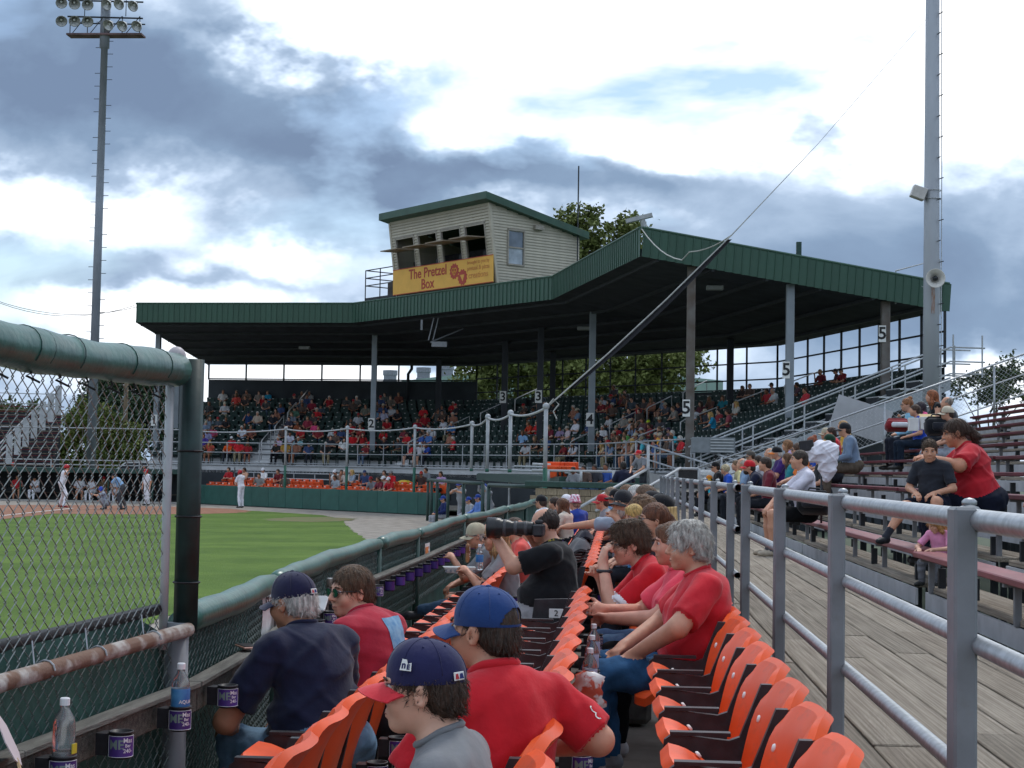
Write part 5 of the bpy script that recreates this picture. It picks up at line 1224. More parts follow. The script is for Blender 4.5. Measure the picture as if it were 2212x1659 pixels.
MB().prism([(-.09, .0), (-.07, .08), (.0, .13), (.08, .11), (.10, .03), (.04, -.03), (-.05, -.04)], 'y', .003).build('fan_paper', mat('fan_paper', (.55, .47, .49), .8, .05), t); MB().box((-.05, 0, -.09), (.014, .006, .18), Matrix.Rotation(.7, 3, 'Y')).build('stick', mat('fan_stick', (.45, .32, .18), .7, .1), t); t.rotation_euler = (R(-30), R(25), R(95))
for k, (y, lab) in enumerate(((6.95, 'clear water bottle with white cap in the nearest middle-row cup holder'), (7.5, 'clear water bottle with white cap in the next middle-row cup holder'), (8.05, 'clear water bottle with white cap farther along the middle-row cup holders'))):
    ky = min(SEATS_B.values(), key=lambda v: abs(v-y)); bottle(Vector((XB+.235, ky, FLOOR_C+.53)), lab, mat('clear_blue_label', (.18, .25, .5), .4, .5, 15, col2=(.6, .62, .66)), s=1.0)
ky = min(SEATS_B.values(), key=lambda v: abs(v-6.4)); rr = random.Random(5); P = []
for i in range(11):
    row = []
    for j in range(9): a = 2*math.pi*i/10; r_ = (.055 if 0 < j < 8 else .02)*(1+.25*math.sin(a*3+j)+rr.uniform(-.15, .15)); row.append(Vector((r_*math.cos(a), r_*.7*math.sin(a), .02*j+rr.uniform(-.005, .005))))
    P.append(row)
P[-1] = P[0]
tag(MB().grid(P).build('snack_bag', mat('snack_foil', (.55, .10, .06), .35, 0, 16, col2=(.72, .70, .68), lo=.46, hi=.52), smooth=True, loc=(XB+.24, ky, FLOOR_C+.55)), 'crumpled red and white snack bag stuffed in a middle-row cup holder', 'snack bag')
# dark jackets thrown over the middle row
def drape(name, label, Y, L, m, seed):
    rr = random.Random(seed); P = []
    for i in range(26):
        t = i/25; row = []
        for j in range(15):
            s = j/14; x = -.34+.55*s; top = .845-.9*abs(s-.62)**1.35-.06*math.sin(t*9+s*5)*s-.05*abs(t-.5)
            row.append(Vector((x, Y+(t-.5)*L*(1-.25*abs(s-.5)), FLOOR_C+max(.47, top)+.022*math.sin(13*t+7*s+seed)+.014*math.sin(31*t-11*s)+rr.uniform(-.004, .004))))
        P.append(row)
    b = MB().grid(P); b.grid([[p-Vector((0, 0, .018)) for p in r_][::-1] for r_ in P]); o = b.build(name, m, smooth=True, loc=(XB, 0, 0)); tag(o, label, 'jacket')
drape('draped_jacket', 'grey jacket thrown over seat backs in the middle row', 15.2, 1.1, cloth('#4b4d52'), 1)
drape('draped_jacket', 'dark navy jacket draped over seat backs farther along the middle row', 17.3, .9, cloth('#1c1e2c'), 2)
# orange flyer and section signs on the fence
p = fence_pt(15.6, .02); fl = thing('fence_flyer', 'orange and white flyer tied to the windscreen', 'sign', (p.x, p.y, 1.16), R(88)); MB().box((0, 0, 0), (.30, .004, .22)).build('sheet', WHITEPAINT, fl); MB().box((-.05, -.004, 0), (.18, .004, .15)).build('print', mat('flyer_orange', (.7, .22, .06), .7, .1), fl)
for k in range(4): MB().box((.10, -.004, .07-.045*k), (.07, .003, .018)).build('print', mat('flyer_grey', (.4, .4, .42), .7, .1), fl)
for k, (y, num, lab) in enumerate(((8.12, '1', 'white vinyl section sign with number 1 on the fence beside the man in navy'), (8.62, '10', 'white vinyl section sign with number 10 on the fence beside the man in sunglasses'))):
    p = fence_pt(y, .035); sg = thing('section_sign', lab, 'sign', (p.x, p.y, 1.16), R(86)); MB().grid([[Vector((-.2+.4*i/6, .006*math.sin(i*1.7+j), -.2+.4*j/6)) for j in range(7)] for i in range(7)]).build('vinyl', mat('vinyl_white', (.66, .66, .66), .45, .08), sg)
    o = link('lettering', text_mesh('SECTION', .085, BLACKPAINT, .001, .001), sg, (0, -.012, .15)); o.rotation_euler.x = math.pi/2
    o = link('lettering', text_mesh(num, .30, BLACKPAINT, .001, .005), sg, (0, -.012, -.04)); o.rotation_euler.x = math.pi/2
# ================================================================== PEOPLE: one continuous skin grown from a distance field
V3 = lambda *a: np.array(a, float)
def unit(v): v = np.asarray(v, float); return v/(np.linalg.norm(v)+1e-9)
def rotm(yaw=0, pitch=0, roll=0):
    return np.array(Matrix.Rotation(yaw, 3, 'Z') @ Matrix.Rotation(-pitch, 3, 'X') @ Matrix.Rotation(roll, 3, 'Y'))
SKIN_, SHIRT_, PANTS_, SHOE_, SOCK_, TRIM_ = 0, 1, 2, 3, 4, 5
class Field:
    def __init__(s, vox): s.vox = vox; s.pr = []
    def cap(s, a, b, ra, rb, tag=0, k=.025, bias=0, flat=0): s.pr.append(('c', np.asarray(a, float), np.asarray(b, float), ra, rb, tag, k, bias, flat)); return s
    def ell(s, c, r, tag=0, k=.025, rot=None, bias=0, neg=False): s.pr.append(('e', np.asarray(c, float), np.asarray(r, float), rot, neg, tag, k, bias)); return s
    def mesh(s, name, mats, folds=0, fold_tags=(1, 2), seed=0, noise_fn=None):
        vx = s.vox; lo, hi = [], []
        for p in s.pr:
            if p[0] == 'c': m = max(p[3], p[4]); lo.append(np.minimum(p[1], p[2])-m); hi.append(np.maximum(p[1], p[2])+m)
            elif not p[4]: m = p[2].max(); lo.append(p[1]-m); hi.append(p[1]+m)
        lo = np.min(lo, 0)-3*vx-.01; hi = np.max(hi, 0)+3*vx+.01
        n = np.ceil((hi-lo)/vx).astype(int)+1
        D = np.full(n, .12); Mn = np.full(n, 9.); T = np.zeros(n, np.int8)
        ax = [lo[i]+vx*np.arange(n[i]) for i in range(3)]
        for p in s.pr:
            tagv, k, bias = p[5], p[6], p[7]; mg = .09
            if p[0] == 'c': m = max(p[3], p[4])+mg; a0, a1 = np.minimum(p[1], p[2])-m, np.maximum(p[1], p[2])+m
            else: m = p[2].max()+mg; a0, a1 = p[1]-m, p[1]+m
            i0 = np.maximum(0, np.floor((a0-lo)/vx).astype(int)); i1 = np.minimum(n, np.ceil((a1-lo)/vx).astype(int)+1)
            if (i1 <= i0).any(): continue
            sl = tuple(slice(i0[i], i1[i]) for i in range(3)); X = ax[0][sl[0]][:, None, None]; Y = ax[1][sl[1]][None, :, None]; Z = ax[2][sl[2]][None, None, :]
            if p[0] == 'c':
                a, ba = p[1], p[2]-p[1]; L2 = ba.dot(ba)+1e-9
                t = np.clip(((X-a[0])*ba[0]+(Y-a[1])*ba[1]+(Z-a[2])*ba[2])/L2, 0, 1)
                d = np.sqrt((X-a[0]-t*ba[0])**2+(Y-a[1]-t*ba[1])**2+(Z-a[2]-t*ba[2])**2)-(p[3]+(p[4]-p[3])*t)
                if p[8]:
                    L_ = math.sqrt(L2); al = ((X-a[0])*ba[0]+(Y-a[1])*ba[1]+(Z-a[2])*ba[2])/L_; d = np.maximum(d, al-L_)
                    if p[8] > 1: d = np.maximum(d, -al)
            else:
                c, r, rot = p[1], p[2], p[3]; x, y, z = X-c[0], Y-c[1], Z-c[2]
                if rot is not None:
                    q = rot.T; x, y, z = q[0, 0]*x+q[0, 1]*y+q[0, 2]*z, q[1, 0]*x+q[1, 1]*y+q[1, 2]*z, q[2, 0]*x+q[2, 1]*y+q[2, 2]*z
                k0 = np.sqrt((x/r[0])**2+(y/r[1])**2+(z/r[2])**2); k1 = np.sqrt((x/r[0]**2)**2+(y/r[1]**2)**2+(z/r[2]**2)**2)+1e-9
                d = k0*(k0-1)/k1
                if p[4]: D[sl] = np.maximum(D[sl], -d); continue
            Ds = D[sl]; h = np.maximum(k-np.abs(Ds-d), 0)/max(k, 1e-6); D[sl] = np.minimum(Ds, d)-h*h*k*.25
            Ms = Mn[sl]; w_ = (d-bias) < Ms; Mn[sl] = np.where(w_, d-bias, Ms); T[sl] = np.where(w_, tagv, T[sl])
        if folds:
            rr = np.random.RandomState(seed); X, Y, Z = ax[0][:, None, None], ax[1][None, :, None], ax[2][None, None, :]; acc = 0
            for q in range(5):
                f = rr.normal(0, 1, 3); f = f/np.linalg.norm(f)*rr.uniform(16, 46); ph = rr.uniform(0, 6.28, 2); g = rr.normal(0, 1, 3)*7
                acc = acc+np.maximum(0, np.sin(X*f[0]+Y*f[1]+Z*f[2]+ph[0]+1.3*np.sin(X*g[0]+Y*g[1]+Z*g[2]+ph[1])))**3
            msk = np.zeros(n, bool)
            for t_ in fold_tags: msk |= (T == t_)
            D = D-np.where(msk, folds*(acc-.8), 0)
        if noise_fn is not None: D = D+noise_fn(ax[0][:, None, None], ax[1][None, :, None], ax[2][None, None, :])
        return nets(D, T, lo, vx, name, mats)
def nets(D, T, lo, vx, name, mats):
    S_ = D < 0; n = D.shape
    cnt = np.zeros((n[0]-1, n[1]-1, n[2]-1), np.int8); offs = [(i, j, k) for i in (0, 1) for j in (0, 1) for k in (0, 1)]
    for (i, j, k) in offs: cnt += S_[i:n[0]-1+i, j:n[1]-1+j, k:n[2]-1+k]
    act = (cnt > 0) & (cnt < 8); C = np.argwhere(act); idx = np.full(act.shape, -1, np.int64); idx[act] = np.arange(len(C))
    val = np.stack([D[C[:, 0]+i, C[:, 1]+j, C[:, 2]+k] for (i, j, k) in offs], 1)
    P = np.zeros((len(C), 3)); W = np.zeros(len(C)); of = np.array(offs, float)
    for a in range(8):
        for b in range(a+1, 8):
            if np.abs(of[a]-of[b]).sum() != 1: continue
            va, vb = val[:, a], val[:, b]; m = (va < 0) != (vb < 0); t = np.where(m, va/np.where(m, va-vb, 1), 0)
            P += np.where(m[:, None], of[a]+(of[b]-of[a])*t[:, None], 0); W += m
    V = lo+vx*(C+P/W[:, None]); quads = []; tags = []
    for axn in range(3):
        A_ = [slice(None)]*3; B_ = [slice(None)]*3; A_[axn] = slice(0, n[axn]-1); B_[axn] = slice(1, n[axn])
        s0, s1 = S_[tuple(A_)], S_[tuple(B_)]; E = np.argwhere(s0 != s1); u, v = (axn+1) % 3, (axn+2) % 3
        E = E[(E[:, u] > 0) & (E[:, v] > 0) & (E[:, u] < n[u]-1) & (E[:, v] < n[v]-1)]
        fl = s0[E[:, 0], E[:, 1], E[:, 2]]; q = []
        for (du, dv) in ((-1, -1), (0, -1), (0, 0), (-1, 0)):
            e = E.copy(); e[:, u] += du; e[:, v] += dv; q.append(idx[e[:, 0], e[:, 1], e[:, 2]])
        q = np.stack(q, 1); q[~fl] = q[~fl][:, ::-1]; ins = E.copy(); ins[~fl, axn] += 1
        quads.append(q); tags.append(T[ins[:, 0], ins[:, 1], ins[:, 2]])
    Q = np.concatenate(quads); TG = np.concatenate(tags); ok = (Q >= 0).all(1); Q, TG = Q[ok], TG[ok]
    me = bpy.data.meshes.new(name); me.vertices.add(len(V)); me.vertices.foreach_set('co', V.astype(np.float32).ravel())
    me.loops.add(len(Q)*4); me.loops.foreach_set('vertex_index', Q.ravel().astype(np.int32)); me.polygons.add(len(Q)); me.polygons.foreach_set('loop_start', np.arange(0, len(Q)*4, 4, dtype=np.int32))
    for m in mats: me.materials.append(m)
    me.polygons.foreach_set('material_index', TG.astype(np.int32)); me.polygons.foreach_set('use_smooth', np.ones(len(Q), bool)); me.update(calc_edges=True); return me

def hand(F, wrist, d, nrm, side, s, curl=.5, lod=0, tag=0):
    """palm and five fingers; nrm = direction the back of the hand faces; side=+1 for a right hand"""
    d = unit(d); nrm = unit(np.asarray(nrm, float)-d*np.dot(nrm, d)); sd = np.cross(d, nrm)*side   # towards the thumb
    if lod > 1: F.ell(wrist+d*.07*s, V3(.04, .025, .075)*s, tag, .02, np.stack([np.cross(d, nrm), nrm, d], 1)); return
    F.ell(wrist+d*.05*s, V3(.041, .017, .052)*s, tag, .015, np.stack([np.cross(d, nrm), nrm, d], 1)); F.cap(wrist, wrist+d*.03*s, .026*s, .026*s, tag, .02)
    for q, (o, L) in enumerate(((.030, .072), (.011, .080), (-.009, .074), (-.028, .058))):
        p0 = wrist+d*.088*s+sd*o*s; c = curl+.08*q; d1 = unit(d*math.cos(c)-nrm*math.sin(c)); d2 = unit(d*math.cos(c*2.3)-nrm*math.sin(c*2.3)); p1 = p0+d1*L*.55*s; p2 = p1+d2*L*.5*s
        F.cap(p0-d*.02*s, p1, .0098*s, .0090*s, tag, .006); F.cap(p1, p2, .0090*s, .0078*s, tag, .004)
    t0 = wrist+d*.025*s+sd*.028*s; t1 = t0+unit(d*.6+sd*.75-nrm*.25)*.042*s; t2 = t1+unit(d*.85+sd*.35-nrm*(.2+.5*curl))*.034*s
    F.cap(t0, t1, .0135*s, .0108*s, tag, .012); F.cap(t1, t2, .0108*s, .0085*s, tag, .005)

HEADS = {}
def person(name_label, cat='person', loc=(0, 0, 0), rz=0, group=None, sit=True, s=1.0, fat=.25, lean=.1, side=0, twist=0, head=(0, 0, 0), hs=1.0, lod=1, vox=None,
           skin_c='c8957a', shirt='#777777', pants='#22252c', shoe='#303030', sock=None, trim=None, hair='short', hair_c='#2a1d15', hat=None, glasses=None,
           sleeve='short', legs='long', seat_h=.44, L=None, Rr=None, kn=None, an=None, bust=0, neckf=0, curl=(.6, .6), hn=(None, None), folds=.0045, seed=1, beard=None, pants_knit=True, extra=None, hand_l=True, hand_r=True, pelvis=None, legw=1.0, ear=True, collar=False, collar_mat=None):
    vx = vox or (.0085, .013, .022, .032)[lod]
    F = Field(vx*(s if s < .8 else 1))
    tw = rotm(twist); X = tw @ V3(1, 0, 0)
    pz = seat_h+.085 if sit else .94*1
    p0 = V3(0, 0, pz) if pelvis is None else V3(*pelvis)
    u = unit(V3(math.sin(side), math.sin(lean), math.cos(lean))); u = unit(tw @ u); f = unit(np.cross(u, X)*1); f = np.cross(u, X); f = unit(f if f @ (tw @ V3(0, 1, 0)) > 0 else -f); X = unit(np.cross(f, u))
    RT = np.stack([X, f, u], 1); q = lambda a, b, c: p0+X*a+f*b+u*c
    w = 1+.35*fat
    F.ell(q(0, -.01, .03), V3(.165*w, .125*(1+.5*fat), .12), PANTS_, .04, RT)
    F.ell(q(0, .012+.045*fat, .17), V3(.148*(1+.55*fat), .112*(1+.85*fat), .165), SHIRT_, .06, RT, .006)
    F.ell(q(0, .0, .36), V3(.166*(1+.25*fat), .112*(1+.35*fat), .175), SHIRT_, .07, RT, .006)
    F.ell(q(0, -.012, .455), V3(.15, .082*(1+.2*fat), .075), SHIRT_, .06, RT, .006)
    if bust:
        for sx in (-1, 1): F.ell(q(sx*.075, .095+.03*fat, .33), V3(.075, .07, .075)*bust, SHIRT_, .05, RT, .006)
    shl = {1: q(.172*(1+.12*fat), -.01, .465), -1: q(-.172*(1+.12*fat), -.01, .465)}
    F.cap(shl[1], shl[-1], .058, .058, SHIRT_, .05, .004)
    nb = q(0, .005, .52); HR = rotm(head[0]) @ np.array(Matrix.Rotation(-head[1], 3, 'X')) @ np.array(Matrix.Rotation(head[2], 3, 'Y')); HR = tw @ HR
    hc = nb+(u*.5+V3(0, 0, .5))*.145*(.9+.1*hs)+f*(.035+neckf)+(tw @ rotm(head[0]) @ V3(0, 1, 0))*.02
    for sx in (-1, 1): F.cap(q(sx*.045, -.015, .51), shl[sx], .045, .05, SHIRT_, .05, .004)
    g = lambda a, b, c: hc+HR @ (V3(a, b, c)*hs)
    F.cap(nb-u*.02, g(0, -.022, -.055), .056*(1+.15*fat), .052*hs, SKIN_, .03); F.cap(nb-u*.035, nb-u*.005, .068*(1+.2*fat), .062, SHIRT_, .03, .002)
    # head
    F.ell(g(0, -.012, .034), V3(.076, .098, .088)*hs, SKIN_, .02, HR); F.ell(g(0, .028, -.035), V3(.062+.008*fat, .066, .076)*hs, SKIN_, .03, HR)
    F.ell(g(0, .066, -.092), V3(.026, .022, .02)*hs, SKIN_, .03, HR); F.ell(g(0, .076, .030), V3(.050, .018, .013)*hs, SKIN_, .015, HR)
    for sx in (-1, 1): F.ell(g(sx*.038, .062, -.028), V3(.027, .024, .028)*hs*(1+.15*fat), SKIN_, .02, HR)
    if lod < 3:
        F.cap(g(0, .092, .018), g(0, .113, -.020), .0085*hs, .0125*hs, SKIN_, .012)
        for sx in (-1, 1): F.ell(g(sx*.011, .103, -.026), V3(.010, .011, .008)*hs, SKIN_, .006, HR)
        for z_, r_ in ((-.055, .0085), (-.067, .0095)): F.ell(g(0, .090, z_), V3(.023, .010, r_*.8)*hs, SKIN_, .008, HR)
        if ear:
            for sx in (-1, 1): F.ell(g(sx*.079, -.010, -.008), V3(.009, .020, .032)*hs, SKIN_, .006, HR @ rotm(sx*-.35)); F.ell(g(sx*.0865, -.004, -.008), V3(.006, .010, .019)*hs, SKIN_, .001, HR @ rotm(sx*-.35), 0, True)
        for sx in (-1, 1): F.ell(g(sx*.032, .094, .010), V3(.017, .012, .010)*hs, SKIN_, .001, HR, 0, True)
    # arms
    arms = {1: Rr, -1: L}
    for sx in (-1, 1):
        a = arms[sx] or {}; el = V3(*a['e']) if 'e' in a else (q(sx*.27, .08, .22) if sit else q(sx*.25, .0, .18)); wr = V3(*a['w']) if 'w' in a else (V3(sx*.11, .34, pz+.13) if sit else q(sx*.25, .08, -.06))
        sh = shl[sx]; ra, re, rw = .047*(1+.45*fat), .040*(1+.35*fat), .028*(1+.15*fat); m = sh+(el-sh)*.62
        if sleeve == 'none': F.cap(sh, el, ra, re, SKIN_, .03); F.cap(el, wr, re, rw, SKIN_, .02)
        elif sleeve == 'long': F.cap(sh, el, ra+.012, re+.010, SHIRT_, .035, .004); F.cap(el, wr, re+.010, rw+.010, SHIRT_, .02, .004)
        else:
            F.cap(sh, el, ra, re, SKIN_, .03); F.cap(el, wr, re, rw, SKIN_, .02); F.cap(sh, m+unit(el-sh)*.05, ra+.010, ra+.015, SHIRT_, .006, .004, 1)
            if trim: F.cap(m+unit(el-sh)*.022, m+unit(el-sh)*.054, ra+.018, ra+.018, TRIM_, .003, .008, 2)
        if (hand_r if sx > 0 else hand_l):
            hd = a.get('h'); hd = unit(V3(*hd)) if hd is not None else unit(wr-el); nr = a.get('n'); nr = V3(*nr) if nr is not None else V3(0, .2, 1); hand(F, wr, hd, nr, sx, s_hand(hs), a.get('c', .5), lod, SKIN_)
    # legs
    for j, sx in enumerate((-1, 1)):
        hp = q(sx*.088*w, .0, -.005) if sit else q(sx*.085, 0, -.03)
        k_ = V3(*kn[j]) if kn else (V3(sx*.13, .47, seat_h+.075) if sit else V3(sx*.10, .03, .50)); a_ = V3(*an[j]) if an else (V3(sx*.13, .46, .085) if sit else V3(sx*.10, -.02, .085))
        rt, rk, rc, raa = (.083*(1+.45*fat))*legw, (.059*(1+.3*fat))*legw, (.052*(1+.3*fat))*legw, .036
        if legs == 'long':
            F.cap(hp, k_, rt, rk+.006, PANTS_, .04, .003); F.cap(k_, k_+(a_-k_)*.4, rk+.006, rc+.010, PANTS_, .03, .003); F.cap(k_+(a_-k_)*.4, k_+(a_-k_)*.93, rc+.010, raa+.020, PANTS_, .03, .003); F.cap(k_+(a_-k_)*.8, a_, raa+.004, raa, SOCK_ if sock else SKIN_, .01)
        else:
            e_ = hp+(k_-hp)*.86; F.cap(hp, e_, rt+.012, rk+.022, PANTS_, .03, .006, 1); F.cap(e_, k_, rk+.004, rk, SKIN_, .02); F.cap(k_, k_+(a_-k_)*.38, rk-.004, rc+.004, SKIN_, .03); F.cap(k_+(a_-k_)*.38, a_, rc+.004, raa, SKIN_, .02)
            if sock: F.cap(k_+(a_-k_)*.78, a_, raa+.010, raa+.006, SOCK_, .004, .004)
        td = unit((a_-k_)*V3(.0, .0, 0)+(k_-hp)*V3(1, 1, 0)) if sit else V3(sx*.15, 1, 0); td = unit(td)
        if np.linalg.norm(td) < .5: td = V3(0, 1, 0)
        F.cap(a_-td*.03+V3(0, 0, -.045), a_+td*.10+V3(0, 0, -.048), .036, .040, SHOE_, .02, .004); F.cap(a_+td*.10+V3(0, 0, -.048), a_+td*.165+V3(0, 0, -.052), .040, .030, SHOE_, .02, .004); F.cap(a_, a_-td*.02+V3(0, 0, -.03), .043, .04, SHOE_, .015, .0)
    if extra: extra(F, q, g)
    mats = [skin(skin_c), cloth(shirt), (knit(pants) if pants_knit else cloth(pants)), mat('shoe_'+shoe.strip('#'), hexlin(shoe), .6, .15, 20), cloth(sock or '#dddddd'), cloth(trim or '#eeeeee')]
    me = F.mesh('body', mats, folds if lod < 3 else 0, seed=seed)
    t = thing('person', name_label, cat, loc, rz, group); t.scale = (s, s, s)
    link('body', me, t)
    if lod < 2:
        # neckband sewn along the edge where shirt meets skin
        nP = len(me.polygons); mi = np.zeros(nP, np.int32); me.polygons.foreach_get('material_index', mi); lv = np.zeros(nP*4, np.int32); me.loops.foreach_get('vertex_index', lv); lv = lv.reshape(nP, 4)
        co = np.zeros(len(me.vertices)*3, np.float32); me.vertices.foreach_get('co', co); co = co.reshape(-1, 3)
        a_ = np.zeros(len(co), bool); b_ = np.zeros(len(co), bool); a_[lv[mi == SKIN_].ravel()] = True; b_[lv[mi == SHIRT_].ravel()] = True; P = co[a_ & b_].astype(float)
        if len(P):
            dlt = P-nb; hh = dlt @ u; rad = np.sqrt(np.maximum(0, (dlt**2).sum(1)-hh**2)); P, hh, rad, dlt = [v[(rad < .15) & (np.abs(hh) < .12)] for v in (P, hh, rad, dlt)]
            if len(P) > 12:
                th = np.arctan2(dlt @ f, dlt @ X); K = 36; R_, H_ = np.full(K, np.nan), np.full(K, np.nan)
                for k in range(K):
                    m_ = np.abs((th-(k*2*math.pi/K-math.pi)+math.pi) % (2*math.pi)-math.pi) < .2
                    if m_.any(): R_[k] = rad[m_].mean(); H_[k] = hh[m_].mean()
                ok = ~np.isnan(R_)
                if ok.sum() > 8:
                    ii = np.arange(K); R_ = np.interp(ii, ii[ok], R_[ok], period=K); H_ = np.interp(ii, ii[ok], H_[ok], period=K)
                    for _ in range(3): R_ = (np.roll(R_, 1)+2*R_+np.roll(R_, -1))/4; H_ = (np.roll(H_, 1)+2*H_+np.roll(H_, -1))/4
                    ring = [tuple(nb+u*H_[k]+(X*math.cos(k*2*math.pi/K-math.pi)+f*math.sin(k*2*math.pi/K-math.pi))*R_[k]) for k in range(K)]
                    MB().path(ring, .0095 if not collar else .016, 7, closed=True).build('collar', collar_mat or mats[1], t, True)
    hd_ = thing_head(t, hc, HR, hs, lod, hair, hair_c, hat, glasses, skin_c, beard, seed)
    return t, hc, HR
def s_hand(hs): return 1.0

def bind(o, hc, HR, hs):
    M_ = np.eye(4); M_[:3, :3] = HR*hs; M_[:3, 3] = hc; o.matrix_local = Matrix(M_.tolist()); return o
def hair_mesh(style, col, lod, seed):
    key = (style, col, lod, seed % 5)
    if key in HEADS: return HEADS[key]
    F = Field((.006, .009, .015, .022)[lod]); m = hairm(col); rr = random.Random(seed); full = style; style, _, under = style.partition('|')
    big = {'short': .006, 'crew': .002, 'long': .010, 'pony': .004, 'curly': .016, 'bald': .001, 'thick': .014, 'kid': .010, 'wave': .014}.get(style, .006)
    if under: big = min(big, .003 if under == 'h' else .0)
    F.ell(V3(0, -.014, .036), V3(.079+big, .101+big, .091+big), 0, .01)
    if style in ('short', 'thick', 'wave', 'kid', 'crew'): F.ell(V3(0, -.062, -.025), V3(.067+big*.6, .055+big*.5, .055), 0, .03)
    if style in ('thick', 'wave'): F.ell(V3(.02, .045, .105), V3(.05, .05, .028), 0, .03); F.ell(V3(-.01, -.01, .118), V3(.06, .07, .025), 0, .03)
    if style == 'long':
        for sx in (-1, 1): F.cap(V3(sx*.062, -.01, .04), V3(sx*.085, .005, -.12), .032, .034, 0, .03); F.cap(V3(sx*.085, .005, -.12), V3(sx*.075, -.01, -.30), .034, .018, 0, .03)
        F.cap(V3(0, -.075, .02), V3(0, -.10, -.15), .06, .06, 0, .04); F.cap(V3(-.03, -.10, -.15), V3(-.02, -.09, -.31), .05, .02, 0, .04); F.cap(V3(.03, -.10, -.15), V3(.02, -.09, -.31), .05, .02, 0, .04)
    if style == 'pony': F.ell(V3(0, -.108, .02), V3(.03, .025, .03), 0, .02); F.cap(V3(0, -.12, .01), V3(.0, -.155, -.06), .034, .036, 0, .02); F.cap(V3(0, -.155, -.06), V3(.01, -.135, -.16), .036, .012, 0, .02)
    if style == 'bun': F.ell(V3(0, -.06, .125), V3(.045, .045, .04), 0, .01)
    if style == 'fringe' or style == 'kid': F.ell(V3(0, .06, .085), V3(.055, .03, .03), 0, .02)
    if style == 'girl':
        for sx in (-1, 1): F.cap(V3(sx*.06, .02, .06), V3(sx*.082, .012, -.10), .028, .026, 0, .03); F.cap(V3(sx*.082, .012, -.10), V3(sx*.07, -.0, -.17), .026, .010, 0, .02)
        F.cap(V3(0, -.07, .02), V3(0, -.085, -.13), .058, .05, 0, .03)
    # face opening
    if style == 'bald': F.ell(V3(0, .045, .09), V3(.075, .105, .075), 0, 0, neg=True); F.ell(V3(0, .09, -.03), V3(.085, .085, .12), 0, 0, neg=True)
    else:
        top = {'short': .062, 'crew': .060, 'thick': .052, 'wave': .045, 'kid': .04, 'curly': .055}.get(style, .052)
        F.ell(V3(0, .098, top-.115), V3(.076, .072, .115), 0, 0, neg=True)
    if style in ('short', 'crew', 'thick', 'wave', 'bald', 'kid'):
        for sx in (-1, 1): F.ell(V3(sx*.088, .012, -.045), V3(.035, .042, .055), 0, 0, neg=True)
    if under == 'h': F.ell(V3(0, 0, 1.024), V3(1, 1, 1), 0, 0, neg=True)
    amp = {'curly': .009, 'wave': .0045, 'thick': .005, 'long': .004, 'girl': .004}.get(style, .0025)
    if lod > 2 or under == 'o': amp = 0
    if under == 'h': amp = min(amp, .002)
    ph = rr.uniform(0, 6)
    def nf(X, Y, Z):
        a = np.arctan2(X, -Y+.02)
        if style in ('curly', 'wave'): return amp*(np.sin(95*X+ph)*np.sin(88*Y+1)*np.sin(80*Z+2)+.6*np.sin(150*X+60*Y+ph)*np.sin(120*Z))
        return amp*(np.sin(a*24+25*Z+ph)*.6+np.sin(a*41-18*Z)*.5+.4*np.sin(a*70+ph))
    me = F.mesh('hair', [m], 0, noise_fn=nf if amp else None); HEADS[key] = me; return me
def strand_mesh(style, col, seed):
    key = ('strand', style, col, seed)
    if key in HEADS: return HEADS[key]
    me = hair_mesh(style, col, 0, seed); rr = random.Random(seed); b = MB(); st = style.split('|')[0]
    L0 = {'crew': .008, 'bald': .014, 'short': .022, 'thick': .034, 'wave': .034, 'long': .06, 'pony': .05, 'girl': .05}.get(st, .025); pol = me.polygons; n = len(pol)
    for _ in range(2600 if st != 'bald' else 900):
        p = pol[rr.randrange(n)]; c = p.center.copy(); nn = p.normal.copy()
        if st == 'bald' and c.z > .05: continue
        if style.endswith('|o') and c.z > .028: continue
        c += Vector((rr.gauss(0, .002), rr.gauss(0, .002), rr.gauss(0, .002)))
        g = Vector((c.x*2.2, (c.y+.02)*1.3, -.09)) if st != 'thick' else Vector((c.x*1.5+.03, (c.y+.01)*1.6+.02, -.05))
        if st in ('crew',): g = nn+Vector((0, 0, .3))
        fl = g-nn*g.dot(nn)*(.9 if st != 'crew' else 0); fl = fl+Vector((rr.gauss(0, .17), rr.gauss(0, .17), rr.gauss(0, .17)))*fl.length
        if fl.length < 1e-5: continue
        fl.normalize(); L = L0*rr.uniform(.6, 1.4); w_ = fl.cross(nn).normalized()*rr.uniform(.0006, .0013)
        m = c+fl*L*.5+nn*rr.uniform(.001, .004); e = c+fl*L+nn*rr.uniform(-.003, .004)
        b.add([c-w_, c+w_, m+w_, m-w_, e], [(0, 1, 2, 3), (3, 2, 4)])
    m_ = b.mesh('hair_strands', hairm(col)); HEADS[key] = m_; return m_
